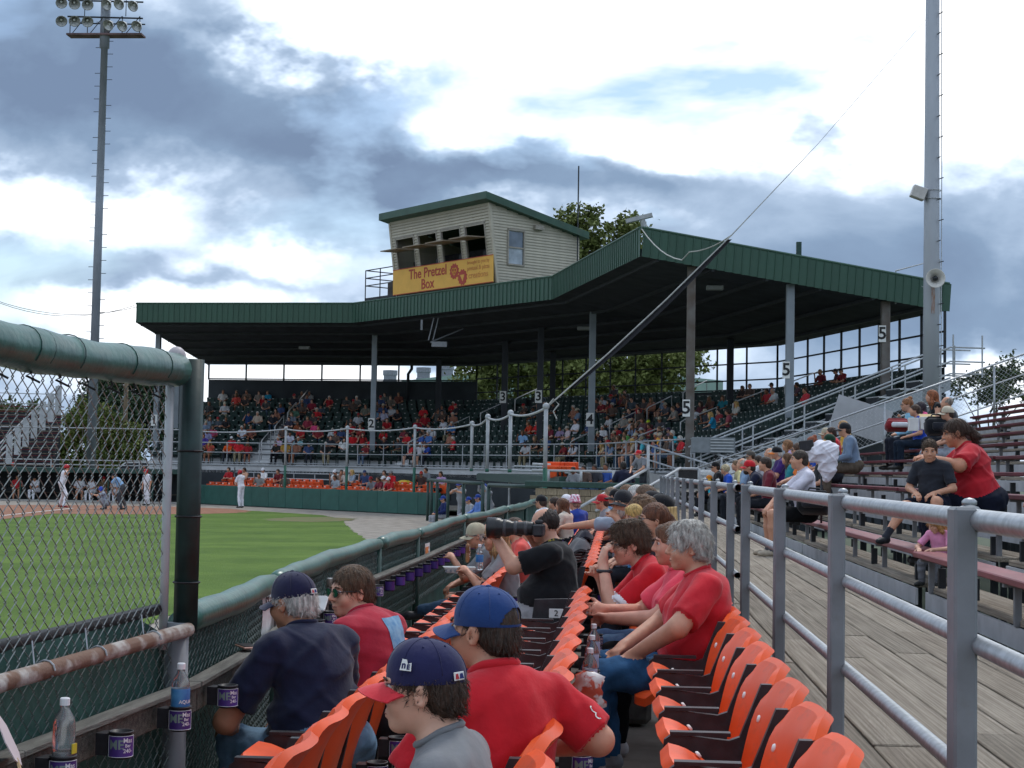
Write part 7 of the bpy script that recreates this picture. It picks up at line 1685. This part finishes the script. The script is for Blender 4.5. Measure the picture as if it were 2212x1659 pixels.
# ---- bleacher people
def bleach(x, y, label, rz=R(95), row=None, Y=None, **kw):
    best = None
    for i in range(NR):
        if row is not None and i != row: continue
        X = BX(i)+.02-(.12 if kw.get('lean', .1) > .3 else 0); Yi = X*3470/(x-1333) if Y is None else Y
        if Yi > 41.5 or Yi < 8: continue
        tz = at_y(x, y, Yi).z; hgt = tz-BZ(i); e = abs(hgt-.74)
        if best is None or e < best[0]: best = (e, i, Yi)
    if best is None: best = (0, 0, 41)
    e, i, Yi = best; lod = kw.pop('lod', 2 if Yi > 17 else 1)
    return seat_at((x, y, Yi), BZ(i)-.44, label, rz, lod=lod, smin=kw.pop('smin', .82), **kw)
BP = [(1545, 1009, 'man in black cap and black T-shirt on the lowest bleacher bench', dict(shirt='#17171b', pants='#17171b', legs='short', hat=dict(c='#121216'), fat=.5, row=0)),
 (1566, 1015, 'woman with curly grey hair in royal blue top on the lowest bench', dict(shirt='#2350b4', pants='#55585c', hair='curly', hair_c='#8f8368', glasses=('#1c1c1e', '#222222'), row=0)),
 (1618, 1004, 'bearded man in red cap and navy shirt leaning forward with a bottle', dict(shirt='#1c2138', pants='#232429', hat=dict(c='#c2222c'), beard='#2a1c14', lean=.45, fat=.3, row=0, lod=1, L=dict(e=(-.25, .36, .68), w=(-.08, .50, .74)), Rr=dict(e=(.25, .36, .68), w=(.05, .52, .72)))),
 (1677, 979, 'man with folded arms in purple T-shirt and black and orange cap', dict(shirt='#3b2163', pants='#2a2c32', hat=dict(c='#15151a', b='#d9762a'), hair_c='#9a9288', fat=.6, row=1, L=dict(e=(-.28, .16, .74), w=(.08, .26, .78)), Rr=dict(e=(.28, .16, .74), w=(-.08, .26, .80)))),
 (1723, 968, 'man in bright orange T-shirt and sunglasses on the second bench', dict(shirt='#f07c1e', pants='#20222a', hair_c='#3c2a1e', glasses=('#151515', '#1a1a1a'), row=1, Y=30, lod=1)),
 (1726, 989, 'buzz-cut youth in white T-shirt and black shorts on the lowest bench', dict(shirt='#d5d2de', pants='#17181b', legs='short', sock='#4c4f58', hair='crew', hair_c='#2a211a', row=0, Y=22.0, lod=1, shoe='#b0a492', L=dict(e=(-.2, .30, .74), w=(-.05, .46, .60)), Rr=dict(e=(.2, .34, .72), w=(.05, .48, .60)))),
 (1753, 957, 'red-haired woman in royal blue T-shirt bending forward', dict(shirt='#2152b8', pants='#b03a52', hair='bun', hair_c='#6b341c', lean=.35, row=2)),
 (1791, 953, 'man in green cap with yellow brim and dark green shirt', dict(shirt='#1f4033', hat=dict(c='#173a28', b='#d8a91c'), row=2)),
 (1795, 929, 'short-haired man in red T-shirt behind the green cap', dict(shirt='#c02630', hair='crew', hair_c='#2a1c16', fat=.4, row=3)),
 (1824, 929, 'man in black cap and washed blue-grey hooded jacket', dict(shirt='#6d7f96', sleeve='long', pants='#564c42', hat=dict(c='#1c1d22'), fat=.5, lean=.2, row=3, Y=26)),
 (1736, 940, 'man in red cap with white trim facing left', dict(shirt='#d0d2d6', hat=dict(c='#c62a34', b='#c62a34'), row=3)),
 (1603, 973, 'bald man in light blue shirt near the far end of the bleachers', dict(shirt='#7f97b2', hair='bald', hair_c='#8f877c')),
 (1621, 979, 'person in camouflage cap beside the bald man in light blue', dict(shirt='#6a4a44', hat=dict(c='#55504a'))),
 (1662, 974, 'bald man in grey-green shirt behind the man in purple', dict(shirt='#7c8880', hair='bald', hair_c='#9a948a')),
 (1784, 923, 'man in tan cap behind the red T-shirt', dict(shirt='#4c4640', hat=dict(c='#b0a58e'))),
 (1820, 914, 'long-haired person in yellow top farther up the bleachers', dict(shirt='#d8a83c', hair='long', hair_c='#8a6a44')),
 (1532, 988, 'child in orange and blue cap by the ramp railing', dict(shirt='#2c3a60', hat=dict(c='#d0802c', b='#2a48a8'), s=.8)),
 (1531, 1015, 'small child in yellow sun hat and turquoise top on the lowest bench', dict(shirt='#2fb2c8', hat=dict(kind='bucket', c='#d8b03c'), s=.75, row=0)),
 (1637, 995, 'dark-haired person turned towards the purple shirt', dict(shirt='#c9c9ce', hair='short', hair_c='#2c2019', rz=R(60))),
 (1959, 875, 'woman in pale blue sweater and sunglasses with brown bun', dict(shirt='#86bcd8', sleeve='long', pants='#20242e', hair='bun', hair_c='#6a4326', glasses=('#281a18', '#2a1c1a'), bust=.7, lean=.2, row=5, smax=1.2)),
 (1976, 886, 'boy in blue T-shirt eating beside the woman in pale blue', dict(shirt='#1f46b0', pants='#1d2836', hair='short', hair_c='#35261c', lean=.15, row=5, Y=32.5, smax=1.0, Rr=dict(e=(.2, .3, .8), w=(.05, .42, 1.0)))),
 (2012, 857, 'woman with long auburn hair in black sleeveless top', dict(shirt='#151518', sleeve='none', pants='#34506e', hair='long', hair_c='#6d3d22', bust=.7, lean=.15, row=6, smax=1.18)),
 (2045, 872, 'balding man with glasses behind the tan cap', dict(shirt='#3a3c42', hair='bald', hair_c='#6a625a', row=5)),
 (2046, 894, 'man in tan cap and sunglasses with light grey T-shirt', dict(shirt='#9aa0aa', pants='#9aa0aa', hat=dict(c='#c2b7a2'), glasses=('#151515', '#1a1a1a'), row=4)),
 (1988, 880, 'girl in pink and navy top behind the boy in blue', dict(shirt='#d2407e', hair='long', hair_c='#241b22', row=6))]
BP += [(1700, 992, 'woman in teal top between the purple and white shirts', dict(shirt='#2c7f86', hair='long', hair_c='#4a3322', row=1)), (1652, 1003, 'man in maroon shirt beside the bearded man', dict(shirt='#6a2430', hair='short', hair_c='#2c211a', row=0)), (1590, 1003, 'man in pale yellow shirt behind the grey-haired woman', dict(shirt='#d8cc94', hair='short', hair_c='#5a4632', row=1)), (1765, 985, 'teenager in black T-shirt behind the white towel', dict(shirt='#202228', hair='short', hair_c='#2a1f18', row=1)), (1700, 950, 'woman in lilac top farther up the bleachers', dict(shirt='#a48fb8', hair='long', hair_c='#6a4a30'))]
for x, y, lab, kw in BP:
    kw = dict(kw); rz = kw.pop('rz', R(92+((x*7) % 17)-8)); bleach(x, y, lab, rz, **kw)
bw2 = seat_at((2064, 936, 16.0), BZ(1)-.44, 'heavy woman with dark ponytail in red T-shirt holding a boy on the bleachers', R(84), lod=0, head=(R(4), R(12), 0), shirt='#b8242f', pants='#171c2b', skin_c='c58b6e', hair='pony', hair_c='#33241c', fat=1.1, bust=1.0, lean=.34, seed=14, folds=.006, smax=1.14, smin=.95, zfree=True, L=dict(e=(-.36, .26, .86), w=(-.12, .48, .92)), Rr=dict(e=(.32, .30, .84), w=(.08, .50, .92)))
by2 = seat_at((2008, 974, 15.6), BZ(1)-.44, 'smiling boy with crew cut in charcoal T-shirt stretching one leg onto the bench', R(150), lod=0, head=(R(20), R(12), 0), shirt='#2b2e36', pants='#1a2133', legs='short', skin_c='c89478', hair='crew', hair_c='#3a2c20', fat=.3, lean=.25, hs=1.12, s=.80, zfree=True, seed=15, kn=((-.16, .40, .56), (.20, .46, .50)), an=((-.18, .50, .10), (.36, .66, .14)), shoe='#15181f', sock='#2a2d36')
girl = seat_at((2021, 1131, 15.0), 1.02, 'little blonde girl in pink T-shirt leaning on the end of the lowest bench', R(140), lod=0, head=(R(-25), R(28), 0), shirt='#d98fb2', pants='#6a6c72', skin_c='d6a58c', hair='girl', hair_c='#9a7448', fat=.1, lean=.3, hs=1.25, s=.56, zfree=True, seed=16, seat_h=.30, L=dict(e=(-.30, .30, .62), w=(-.10, .52, .60), c=.3), Rr=dict(e=(.30, .30, .62), w=(.14, .54, .60), c=.3))
edge = thing; rm = seat_at((2330, 930, 12.6), BZ(1)-.44, 'man in grey shorts with clasped hands at the right edge of the bleachers', R(105), lod=1, shirt='#5a626c', pants='#4a4e56', legs='short', skin_c='c08468', fat=.4, zfree=True, lean=.25, L=dict(e=(-.24, .34, .70), w=(-.05, .52, .64), c=1.0), Rr=dict(e=(.24, .34, .70), w=(.05, .52, .66), c=1.0))
# belongings on the bleachers
q = at_y(1775, 985, 22.6); t = thing('towel_covered_camera', 'camera on a monopod hidden under a white towel beside the buzz-cut youth', 'camera', tuple(q)); F = Field(.012); rr = random.Random(3)
F.ell(V3(.03, 0, .08), V3(.22, .16, .14), 0, .05); F.ell(V3(.08, -.02, -.08), V3(.13, .12, .20), 0, .06); F.ell(V3(-.1, 0, .02), V3(.12, .12, .12), 0, .05); F.cap(V3(.1, -.03, -.2), V3(.06, 0, -.3), .09, .06, 0, .05)
me = F.mesh('towel', [cloth('#e4e2ea')], .012, (0,), 4); link('towel', me, t); MB().tube((0, 0, -.2), (0, 0, -.95), .016, n=8).build('monopod', BLACKP, t, True); MB().box((-.22, -.08, .14), (.20, .05, .15), Matrix.Rotation(-.15, 3, 'Y'), .01).build('viewfinder_hood', BLACKP, t)
def bag(x, y, Y, label, m, m2, d=(.42, .3, .3)):
    q = at_y(x, y, Y); t = thing('backpack', label, 'backpack', tuple(q), rnd.uniform(-.4, .4)); t.rotation_euler.x = -.25
    MB().box((0, 0, 0), d, bev=.05).build('bag_body', m, t, True); MB().box((.02, -d[1]*.55, -d[2]*.12), (d[0]*.7, d[1]*.25, d[2]*.5), bev=.03).build('front_pocket', m2, t, True); MB().box((0, .02, d[2]*.5), (d[0]*.85, d[1]*.7, .07), bev=.03).build('top_flap', m, t, True)
    MB().path([(-.1, -.02, d[2]*.5), (-.06, -.04, d[2]*.78), (.07, -.04, d[2]*.76), (.1, -.02, d[2]*.5)], .014, 5).build('strap', BLACKP, t, True)
bag(1758, 1088, 21.6, 'black gear backpack on the lowest bench beside the youth in white', cloth('#17181c'), cloth('#26272d'), (.42, .34, .26)); bag(1938, 920, 29, 'red, white and black sports bag on the bleachers', cloth('#7d1f28'), cloth('#c9ccd2'), (.42, .28, .18)); bag(2022, 922, 27, 'black backpack beside the man in light grey T-shirt', cloth('#15171d'), cloth('#20222a'), (.36, .26, .26))
for k, (x, y, lab, tp_) in enumerate(((1973, 921, 'white paper food box left of the paper bag on the bench', 0), (2004, 918, 'larger white food box with open tan lid on the bench', 1))):
    q = at_y(x, y+4, 28); t = thing('food_box', lab, 'box', tuple(q)); MB().box((0, 0, .06), (.16+.1*k, .16, .22), bev=.004).build('carton', WHITEPAINT, t)
    if tp_: MB().box((0, .02, .185), (.27, .2, .012), Matrix.Rotation(.35, 3, 'X')).build('lid', mat('card_tan', (.55, .40, .2), .8, .1), t)
    else: MB().box((0, 0, .175), (.15, .15, .01)).build('lid', WHITEPAINT, t)
# ================================================================== CROWD IN THE COVERED STAND
def cname(h):
    import colorsys
    r, g, b = (int(h.lstrip('#')[i:i+2], 16)/255 for i in (0, 2, 4)); hh, l, s_ = colorsys.rgb_to_hls(r, g, b); hh *= 360
    if s_ < .14: return 'black' if l < .2 else 'dark grey' if l < .38 else 'grey' if l < .62 else 'pale grey' if l < .8 else 'white'
    d = 'dark ' if l < .3 else 'pale ' if l > .66 else ''
    n = 'red' if hh < 14 or hh > 340 else 'orange' if hh < 34 else 'tan' if hh < 50 else 'yellow-green' if hh < 80 else 'green' if hh < 165 else 'teal' if hh < 200 else 'blue' if hh < 250 else 'purple' if hh < 295 else 'pink'
    return d+n
K1 = [(630,310,'b9b4b0'),(830,265,'4a3f3a'),(910,250,'5a4a40'),(830,370,'b04038'),(980,310,'6b5a50'),(975,380,'3a3434'),(1150,270,'8a8078'),(1285,260,'1f86a8'),(1275,440,'4a4a4a','c17171b'),(440,520,'3a3a3a'),(1000,670,'26406f','c1c2030'),(1150,670,'b8a898','g'),(440,740,'7f8fa0'),(500,820,'b04a6a'),(690,730,'2a2a2e'),(400,860,'5a6a90'),(940,830,'c8ccd8','g'),(1050,840,'7a4a40'),(780,965,'b02030','ce0e0e4'),(735,1060,'e05a20'),(885,1050,'c82830','g'),(370,1020,'4a3a8a'),(460,1070,'c05a4a','b'),(420,950,'8a8ab0'),(1790,260,'55504c'),(1895,260,'9a9a98'),(1930,470,'8a2a3a'),(1790,540,'5a4a44'),(1690,590,'4a6a5a','c17171b'),(1740,600,'2a6a9a','ce0e0e4'),(1640,670,'7a8290'),(1605,750,'3a3a4a'),(1745,770,'8a4a30'),(1880,700,'8a3040'),(1980,690,'4a4040'),(1985,830,'d8487a'),(1800,870,'a82a30'),(1455,990,'b8a0b8','g'),(1620,950,'c8c8d8'),(1445,1085,'2a2a2a'),(1560,1110,'b08a40'),(1660,1070,'c8b090','ce8e4dc'),(1740,1000,'8ab8c0','g'),(2140,1080,'2a2a2c','g')]
K2 = [(585,410,'4a4a4c'),(730,420,'6a6a68','g'),(870,570,'6a6a60'),(1145,370,'5a605c'),(1230,410,'6a6258'),(1345,360,'7a4a40'),(1015,580,'5a7a98'),(1130,640,'b0b0c8'),(1185,740,'a02028'),(1350,620,'2a2a30'),(665,710,'4a4a4a','c3a3a3e'),(670,790,'a81e28'),(800,790,'a02030'),(830,870,'8a3030'),(390,840,'b8bcc0','g'),(690,970,'c02028'),(830,960,'a02428'),(560,1000,'d8d8d8'),(1160,1000,'26262c','g'),(1620,720,'a02030'),(1515,780,'5a2a38'),(1910,640,'6a6a68'),(1975,580,'5a5a5c'),(2035,770,'c8c8d0'),(2130,800,'3a6aa0','g'),(1845,840,'d0d0d8'),(1440,860,'8a3a48'),(1480,980,'c02830','c3a1a1e'),(1690,950,'3a5aa0'),(1800,970,'4a70b0','g'),(1680,1090,'c8c8d0','ce0e0e4'),(1820,1090,'2a4aa0'),(2155,990,'c02030','g'),(1345,900,'b08878')]
K3 = [(150,390,'b83a20'),(235,390,'c02428'),(30,590,'8ab0d8'),(95,560,'4a4a4a','ce0e0e4'),(435,450,'6a2030'),(255,640,'3a3030'),(570,500,'8a7a98'),(400,600,'26406a'),(685,460,'c0b0b8','cb0aaa0'),(795,390,'d8d8e0'),(800,630,'26304a','x'),(665,690,'7a2028','cb8ae98'),(800,760,'c0c0c8'),(1200,50,'b8bcc8'),(1110,140,'3a3434'),(1320,120,'a82a30'),(1470,20,'6a3038'),(1190,470,'d0d0d4','g'),(1785,90,'4a4444'),(1610,260,'26283a'),(1720,250,'4a403c'),(1790,260,'6a6660'),(1900,390,'5a3038','cc8e030'),(1560,520,'5a9a50'),(1770,410,'6a4a50'),(1660,460,'7a8aa8'),(1870,480,'8a3a40'),(1410,540,'6a5a4a','cb8ae98'),(1280,660,'5a6050','cb8ae98'),(1440,640,'7a5a48'),(1525,690,'b0b4b8','ca8a8a0'),(1770,560,'8a8078','ca8a8a8'),(1780,670,'4ab0c0','c8a7a60'),(1810,740,'9a80b0'),(1890,690,'4a4a50','c3a4a60'),(1960,710,'3a5a90'),(2020,570,'e0a030'),(2130,640,'5a4a40'),(1230,770,'c8b090','b'),(1640,770,'b0a090','b')]
K4 = [(180,770,'d8d8dc'),(320,720,'5a4a5a','c2c2040'),(390,730,'2a98a8','g'),(310,830,'c83038'),(110,890,'3a4a80'),(690,360,'c8ccd4'),(780,310,'5a3038'),(855,310,'3a3a40','c17171b'),(930,270,'6a4a44'),(860,440,'3a3e46','cb8ae98'),(985,510,'2a90b8','b'),(1090,240,'2a7a8a'),(1290,340,'b8b4ac','b'),(1180,460,'8a4048'),(1040,400,'8a3038'),(1370,80,'4a4040'),(1480,60,'5a4a44'),(1800,60,'26406a','c17171b'),(1880,110,'c8ccd0','x'),(1750,160,'a83038'),(450,360,'26283a'),(2170,60,'5a4048')]
CR_ = []
for lst, ox, oy in ((K1, 700, 1450), (K2, 1200, 1450), (K3, 2050, 1550), (K4, 2550, 1500)):
    for e in lst: CR_.append(((ox+e[0]/3.687)*.5486, (oy+e[1]/3.687)*.5486, e[2], e[3] if len(e) > 3 else None))
CR_ += [(1825, 768, '7a2028', 'c17171b'), (1806, 792, '4a2830', 'c2a2024'), (1775, 808, '6a2430', None), (1740, 842, 'c83a44', None), (1350, 845, '3a3438', None), (1330, 838, '4a4448', None)]
rf = random.Random(21)
for _ in range(135):
    xx_ = rf.choice([rf.uniform(430, 1000), rf.uniform(1130, 1480), rf.uniform(1280, 1480), rf.uniform(620, 1000)]); CR_.append((xx_, rf.uniform(850, 975), rf.choice(['4a4a50', '7a2a30', 'a02830', '3a4a70', '8a8680', 'b8b8bc', '2a2c34', '5a4a44', '6a7a90', '9a6a58', 'c02830', '46505a']), rf.choice([None, None, None, 'g', 'c2a2a30', 'cb8ae98', 'ca82028'])))
placed = []; rr = random.Random(11)
for (x, y, sh, hd) in CR_:
    best = None
    for r in range(NT):
        d = 2.0+PITCH_T*r+.46; h = hit(x, d)
        if h is None: continue
        p = h[3]; z = Z0T+RISE_T*r; yy_ = px((p.x, p.y, z+1.19))[1]; e = abs(yy_-y)
        if best is None or e < best[0]: best = (e, r, h[1], p, z)
    if best is None: continue
    e, r, i, p, z = best; ok = True
    for q in placed:
        if q['r'] == r and (q['p']-p).length < .42: ok = False
    if not ok: continue
    placed.append(dict(r=r, i=i, p=p, z=z, sh='#'+sh, hd=hd, x=x))
for r in range(NT):
    row = sorted([q for q in placed if q['r'] == r], key=lambda q: q['x'])
    for k, q in enumerate(row):
        hd = q['hd']; hat = None; hair, hc_ = 'short', rr.choice(['#2a1d15', '#3a2a1e', '#1d1613', '#4a3423', '#5a4630']); extra = ''
        if hd:
            if hd[0] == 'c': hat = '#'+hd[1:]; extra = ' and %s cap' % cname(hat).replace('dark grey', 'grey').replace('pale ', '')
            elif hd == 'g': hc_ = '#a9a49c'; extra = ' with grey hair'
            elif hd == 'b': hair, hc_ = 'long', '#b8955a'; extra = ' with blond hair'
            elif hd == 'x': hair, hc_ = 'bald', '#8a8078'; extra = ', balding'
        elif rr.random() < .22: hair = 'long'
        kd = rr.choice('aabbccdde')
        pn = rr.choice(['#2a2d35', '#33475c', '#5a6a80', '#8a8068', '#1c1d22', '#6a6458'])
        far_person('spectator in %s top%s, %s from left, %s stand row' % (cname(q['sh']), extra, ORD[k], ORD[r]), (q['p'].x, q['p'].y, q['z']), seat_rot(q['i'])+rr.uniform(-.35, .35), kd, q['sh'], pn, rr.choice(['b98469', 'c4937a', 'a8745a', 'cf9f88', '8a5a42']), hc_, hair, hat, rr.uniform(.92, 1.03), 'spectators in the covered stand', rr.uniform(-.4, .4))
# ---- people in the orange box seats
BOX = [(750,1480,700,1450,'a82028',None,1),(980,1490,700,1450,'c89a80',None,1),(1200,1540,700,1450,'8a8a88',None,0),(1250,1500,700,1450,'e0e0e0','ce4e4e8',1),(1500,1530,700,1450,'6a2028',None,1),(1570,1610,700,1450,'5a4a40',None,0),(465,1580,1200,1450,'e8e8e8','ce4e4e8',1),(545,1570,1200,1450,'8a7a70',None,1),(615,1540,1200,1450,'c0b8b0','g',1),(700,1540,1200,1450,'8a98a8','b',1),(890,1560,1200,1450,'3a4a70','c3a4668',1),(1165,1530,1200,1450,'6a5a40',None,1),(1260,1520,1200,1450,'c02028','c8a8a8a',1),(1130,1590,1200,1450,'7a2a38',None,0),(1700,1560,1200,1450,'4a3a38','ca83028',1),(1985,1520,1200,1450,'b090b8',None,1),(470,1620,1200,1450,'9aa0a8',None,0),(1010,1640,1200,1450,'7a7a80','c8a2028',0),(1170,1640,1200,1450,'a09088','ce0e0e4',0),(1270,1650,1200,1450,'b02028','ce0e0e4',0)]
for k, (a, c, ox, oy, sh, hd, row) in enumerate(BOX):
    x, y = (ox+a/3.687)*.5486, (oy+c/3.687)*.5486; dd, zz = ((1.0, .30), (1.9, .55))[row]
    r_ = plan_ray(x); a_ = W0+WN*(dd-.03); e = W1-W0; den = r_.x*e.y-r_.y*e.x; t_ = (a_.x*e.y-a_.y*e.x)/den; p = r_*t_
    hat = '#'+hd[1:] if hd and hd[0] == 'c' else None; hc_ = {'g': '#a9a49c', 'b': '#b8955a'}.get(hd, '#2f2219')
    far_person('%s spectator from the left in the orange box seats, in %s top%s' % (ORD[k], cname('#'+sh), ' and cap' if hat else ''), (p.x, p.y, zz), wang+rr.uniform(-.3, .5), rr.choice('abce'), '#'+sh, '#2a2d35', rr.choice(['b98469', 'c4937a', 'a8745a']), hc_, 'long' if hd == 'b' else 'short', hat, 1.0, 'spectators in the box seats')
p = W0+WD*14.6+WN*3.4; far_person('man in grey long-sleeved shirt standing against the dark wall', (p.x, p.y, .3), wang, 't', '#73767b', '#2a2d35', s=1.0)
# ---- players, umpire and coaches
def stand(label, x, yfoot, zf, shirt, pants, rz=0, hat=None, Y=None, lod=2, **kw):
    q = at_z(x, yfoot, zf) if Y is None else at_y(x, yfoot, Y); t, hc, HR = person(label, loc=(q.x, q.y, zf), rz=rz, sit=False, lod=lod, shirt=shirt, pants=pants, hat=hat, pants_knit=False, **kw); return t
WHT = '#e2e2ea'
t = stand('batter on deck in white uniform and red helmet standing on the warning track', 520, 1097, 0, WHT, WHT, R(60), dict(kind='helmet', c='#b3202a'), s=1.02, L=dict(e=(-.22, .18, 1.12), w=(-.04, .30, 1.12)), Rr=dict(e=(.22, .18, 1.12), w=(.04, .30, 1.06)), shoe='#1a1a1c')
q = at_z(520, 1097, 0); bt = tag(MB().path([(0, 0, 0), (.05, .05, .35), (.10, .10, .85)], [.013, .018, .034], 8).build('baseball_bat', BLACKP, smooth=True, loc=(q.x-.28, q.y-.1, 1.02)), 'black bat held upright by the batter on deck', 'bat')
bt.rotation_euler.y = R(-10)
t = stand('batter at home plate in white uniform and red helmet with wide stance', 132, 1096, 0, WHT, WHT, R(-60), dict(kind='helmet', c='#b3202a'), s=1.1, lean=.2, kn=((-.28, .12, .50), (.26, .14, .50)), an=((-.48, .02, .085), (.40, .02, .085)), L=dict(e=(-.20, .22, 1.28), w=(.12, .22, 1.36)), Rr=dict(e=(.38, .06, 1.36), w=(.22, .14, 1.44)), shoe='#8a1a20')
t = stand('catcher crouching at home plate in blue gear', 232, 1100, 0, '#2c46a0', '#c9cdd6', R(-75), dict(kind='helmet', c='#2347b4'), sit=None) if False else None
q = at_z(232, 1101, 0); tt, _, _ = person('catcher crouching in grey and blue gear at home plate', loc=(q.x, q.y, -.20), rz=R(100), sit=True, lod=2, shirt='#8f97a8', pants='#8d929c', hat=dict(kind='helmet', c='#2347b4'), lean=.4, kn=((-.28, .34, .74), (.28, .34, .74)), an=((-.22, .10, .30), (.22, .10, .30)), seat_h=.36, L=dict(e=(-.3, .4, .8), w=(-.1, .65, .85)))
q = at_z(265, 1101, 0); tt, _, _ = person('umpire in light blue shirt and charcoal trousers bending behind the catcher', loc=(q.x, q.y, 0), rz=R(80), sit=False, lod=2, shirt='#7fa6cf', pants='#4a4d53', hat=dict(c='#22242a'), lean=.75, fat=.5, L=dict(e=(-.28, .42, 1.08), w=(-.15, .40, .72)), Rr=dict(e=(.28, .42, 1.08), w=(.15, .40, .72)), kn=((-.18, .14, .52), (.18, .14, .52)), an=((-.2, -.05, .085), (.2, -.05, .085)))
t = stand('player in white uniform and red helmet standing before the far dugout', 317, 1092, 0, WHT, WHT, R(150), dict(kind='helmet', c='#b3202a'), s=1.0)
for k, (x, sh, pn, hat, kd, lab) in enumerate(((34, '#c0353a', '#5a5346', None, 'a', 'coach in red top sitting in the far dugout'), (78, WHT, WHT, '#1a1b22', 'b', 'player in white crouching at the left of the far dugout bench'), (170, WHT, WHT, '#17181d', 'a', 'player in white with black cap on the far dugout bench'), (200, WHT, WHT, '#2b2d33', 'b', 'player in white with dark cap leaning forward in the far dugout'), (222, '#6a5a44', '#3a3d44', '#b3202a', 'a', 'person in khaki top and red cap in the far dugout'), (250, WHT, WHT, '#17181d', 'c', 'player in white with folded arms at the right of the far dugout bench'))):
    q = at_y(x, 1085, 80.6); far_person(lab, (q.x, 80.7, -.02), R(180)+.3*(-1)**k, kd, sh, pn, hat=hat, group='people in the far dugout')
for k, (x, sh, hat, lab) in enumerate(((30, '#d8d8dc', '#b3202a', 'spectator in white with red cap above the far dugout'), (118, '#6a6460', None, 'spectator in brown-grey top above the far dugout'), (212, '#dadade', None, 'spectator in white top above the far dugout'), (278, '#9a9aa2', '#17181d', 'spectator in grey with black cap above the far dugout'), (312, '#5f6d66', None, 'sunburnt spectator in green-grey top above the far dugout'))):
    q = at_y(x, 1020, 83.5); far_person(lab, (q.x, 83.5, .62), R(170), 'abcde'[k], sh, '#2a2d35', hat=hat, group='spectators above the far dugout')
GRYU = '#9a9da4'; BLU = '#26459a'
for (x, y, Y, lab, kw) in ((991, 1048, 57.5, 'player in grey uniform and blue cap leaning on the dugout guard rail', dict(sit=False, lean=.3, fat=.3, rz=R(150), L=dict(e=(-.3, .32, 1.28), w=(.0, .46, 1.36)), Rr=dict(e=(.3, .32, 1.28), w=(.02, .44, 1.38)))), (1046, 1053, 53.0, 'player in grey uniform with blue sleeves hanging over the dugout rail', dict(sit=False, lean=.35, rz=R(140), sleeve='long', L=dict(e=(-.2, .3, 1.45), w=(-.1, .4, 1.62)), Rr=dict(e=(.2, .3, 1.45), w=(.1, .4, 1.62))))):
    rz = kw.pop('rz'); q = at_y(x, y, Y); t, hc, HR = person(lab, rz=rz, lod=2, shirt=GRYU, pants=GRYU, hat=dict(c='#20408f'), pants_knit=False, **kw); o = rz3(rz) @ hc; t.location = (q.x-o[0], q.y-o[1], q.z-o[2])
for k, (x, y, Y, sh, lab) in enumerate(((957, 1078, 60, '#1c2a5c', 'player in navy jacket sitting on the dugout step'), (1012, 1081, 56, GRYU, 'player in grey uniform lounging in the dugout with blue cap'), (1032, 1076, 54, '#5d7fc0', 'player in grey and light blue seated behind the dugout rail'))):
    q = at_y(x, y, Y); t, hc, HR = person(lab, rz=R(120), lod=2, shirt=sh, pants=GRYU, hat=dict(c='#20408f'), pants_knit=False, sleeve='long', lean=-.05); o = rz3(R(120)) @ hc; t.location = (q.x-o[0], q.y-o[1], q.z-o[2])
# ---- terrace above the block wall: children and a man, boy leaning on the rail
for k, (a, c, sh, sk, lab, kw) in enumerate(((760, 1112, '#8c8e94', '7a4e38', 'child in grey hoodie seated on the terrace above the block wall', dict(s=.8)), (915, 1092, '#5c4c46', '8a5a42', 'child in brown top behind the grey hoodie on the terrace', dict(s=.85)), (1070, 1082, '#3c3d44', '7a4e38', 'child in black top leaning on the terrace rail', dict(s=.85)), (1235, 1062, '#3858a4', '8a5a42', 'child in blue top near the terrace steps', dict(s=.85)), (1490, 1052, '#22253a', '4a2e22', 'big man in navy T-shirt with his back turned on the terrace steps', dict(fat=.7, rz=R(20))))):
    x, y = (2050+a/3.687)*.5486, (1550+c/3.687)*.5486; rz = kw.pop('rz', R(150)); s_ = kw.pop('s', 1.0); q = at_y(x, y, 45.2 if k < 4 else 42); t, hc, HR = person(lab, rz=rz, s=s_, lod=2, shirt=sh, pants='#4a6484', skin_c=sk, hair='crew', hair_c='#15100d', **kw); o = rz3(rz) @ hc*s_; t.location = (q.x-o[0], q.y-o[1], q.z-o[2])
q = at_y(1379, 981, 41.2); t, hc, HR = person('boy in red cap and grey T-shirt leaning on the terrace rail', rz=R(130), lod=2, sit=False, shirt='#7c7e84', pants='#3d3f45', legs='short', hat=dict(c='#c01f2b'), lean=.35, L=dict(e=(-.28, .28, 1.12), w=(-.16, .46, .98)), Rr=dict(e=(.28, .3, 1.12), w=(.1, .5, 1.0))); s_ = .80; t.scale = (s_,)*3; o = rz3(R(130)) @ hc*s_; t.location = (q.x-o[0], q.y-o[1], q.z-o[2])
# ---- people in the press box windows
for k, (wi, sh) in enumerate(((1, '#5a3a34'), (2, '#c05a30'), (3, '#3a3a40'), (3, '#9aa0a8'))):
    a_, c_ = wins[wi]; lx = (a_+c_)/2+(-.35 if k == 2 else .35 if k == 3 else .1); M_ = pbx.matrix_basis; q = M_ @ Vector((lx, .95, .42)); far_person(('announcer in brown shirt at the second press box window', 'announcer in orange shirt at the third press box window', 'person in dark shirt at the last press box window', 'person in grey shirt standing at the last press box window')[k], tuple(q), pbx.rotation_euler.z+R(180), 'ae'[k % 2], sh, '#2a2d35')
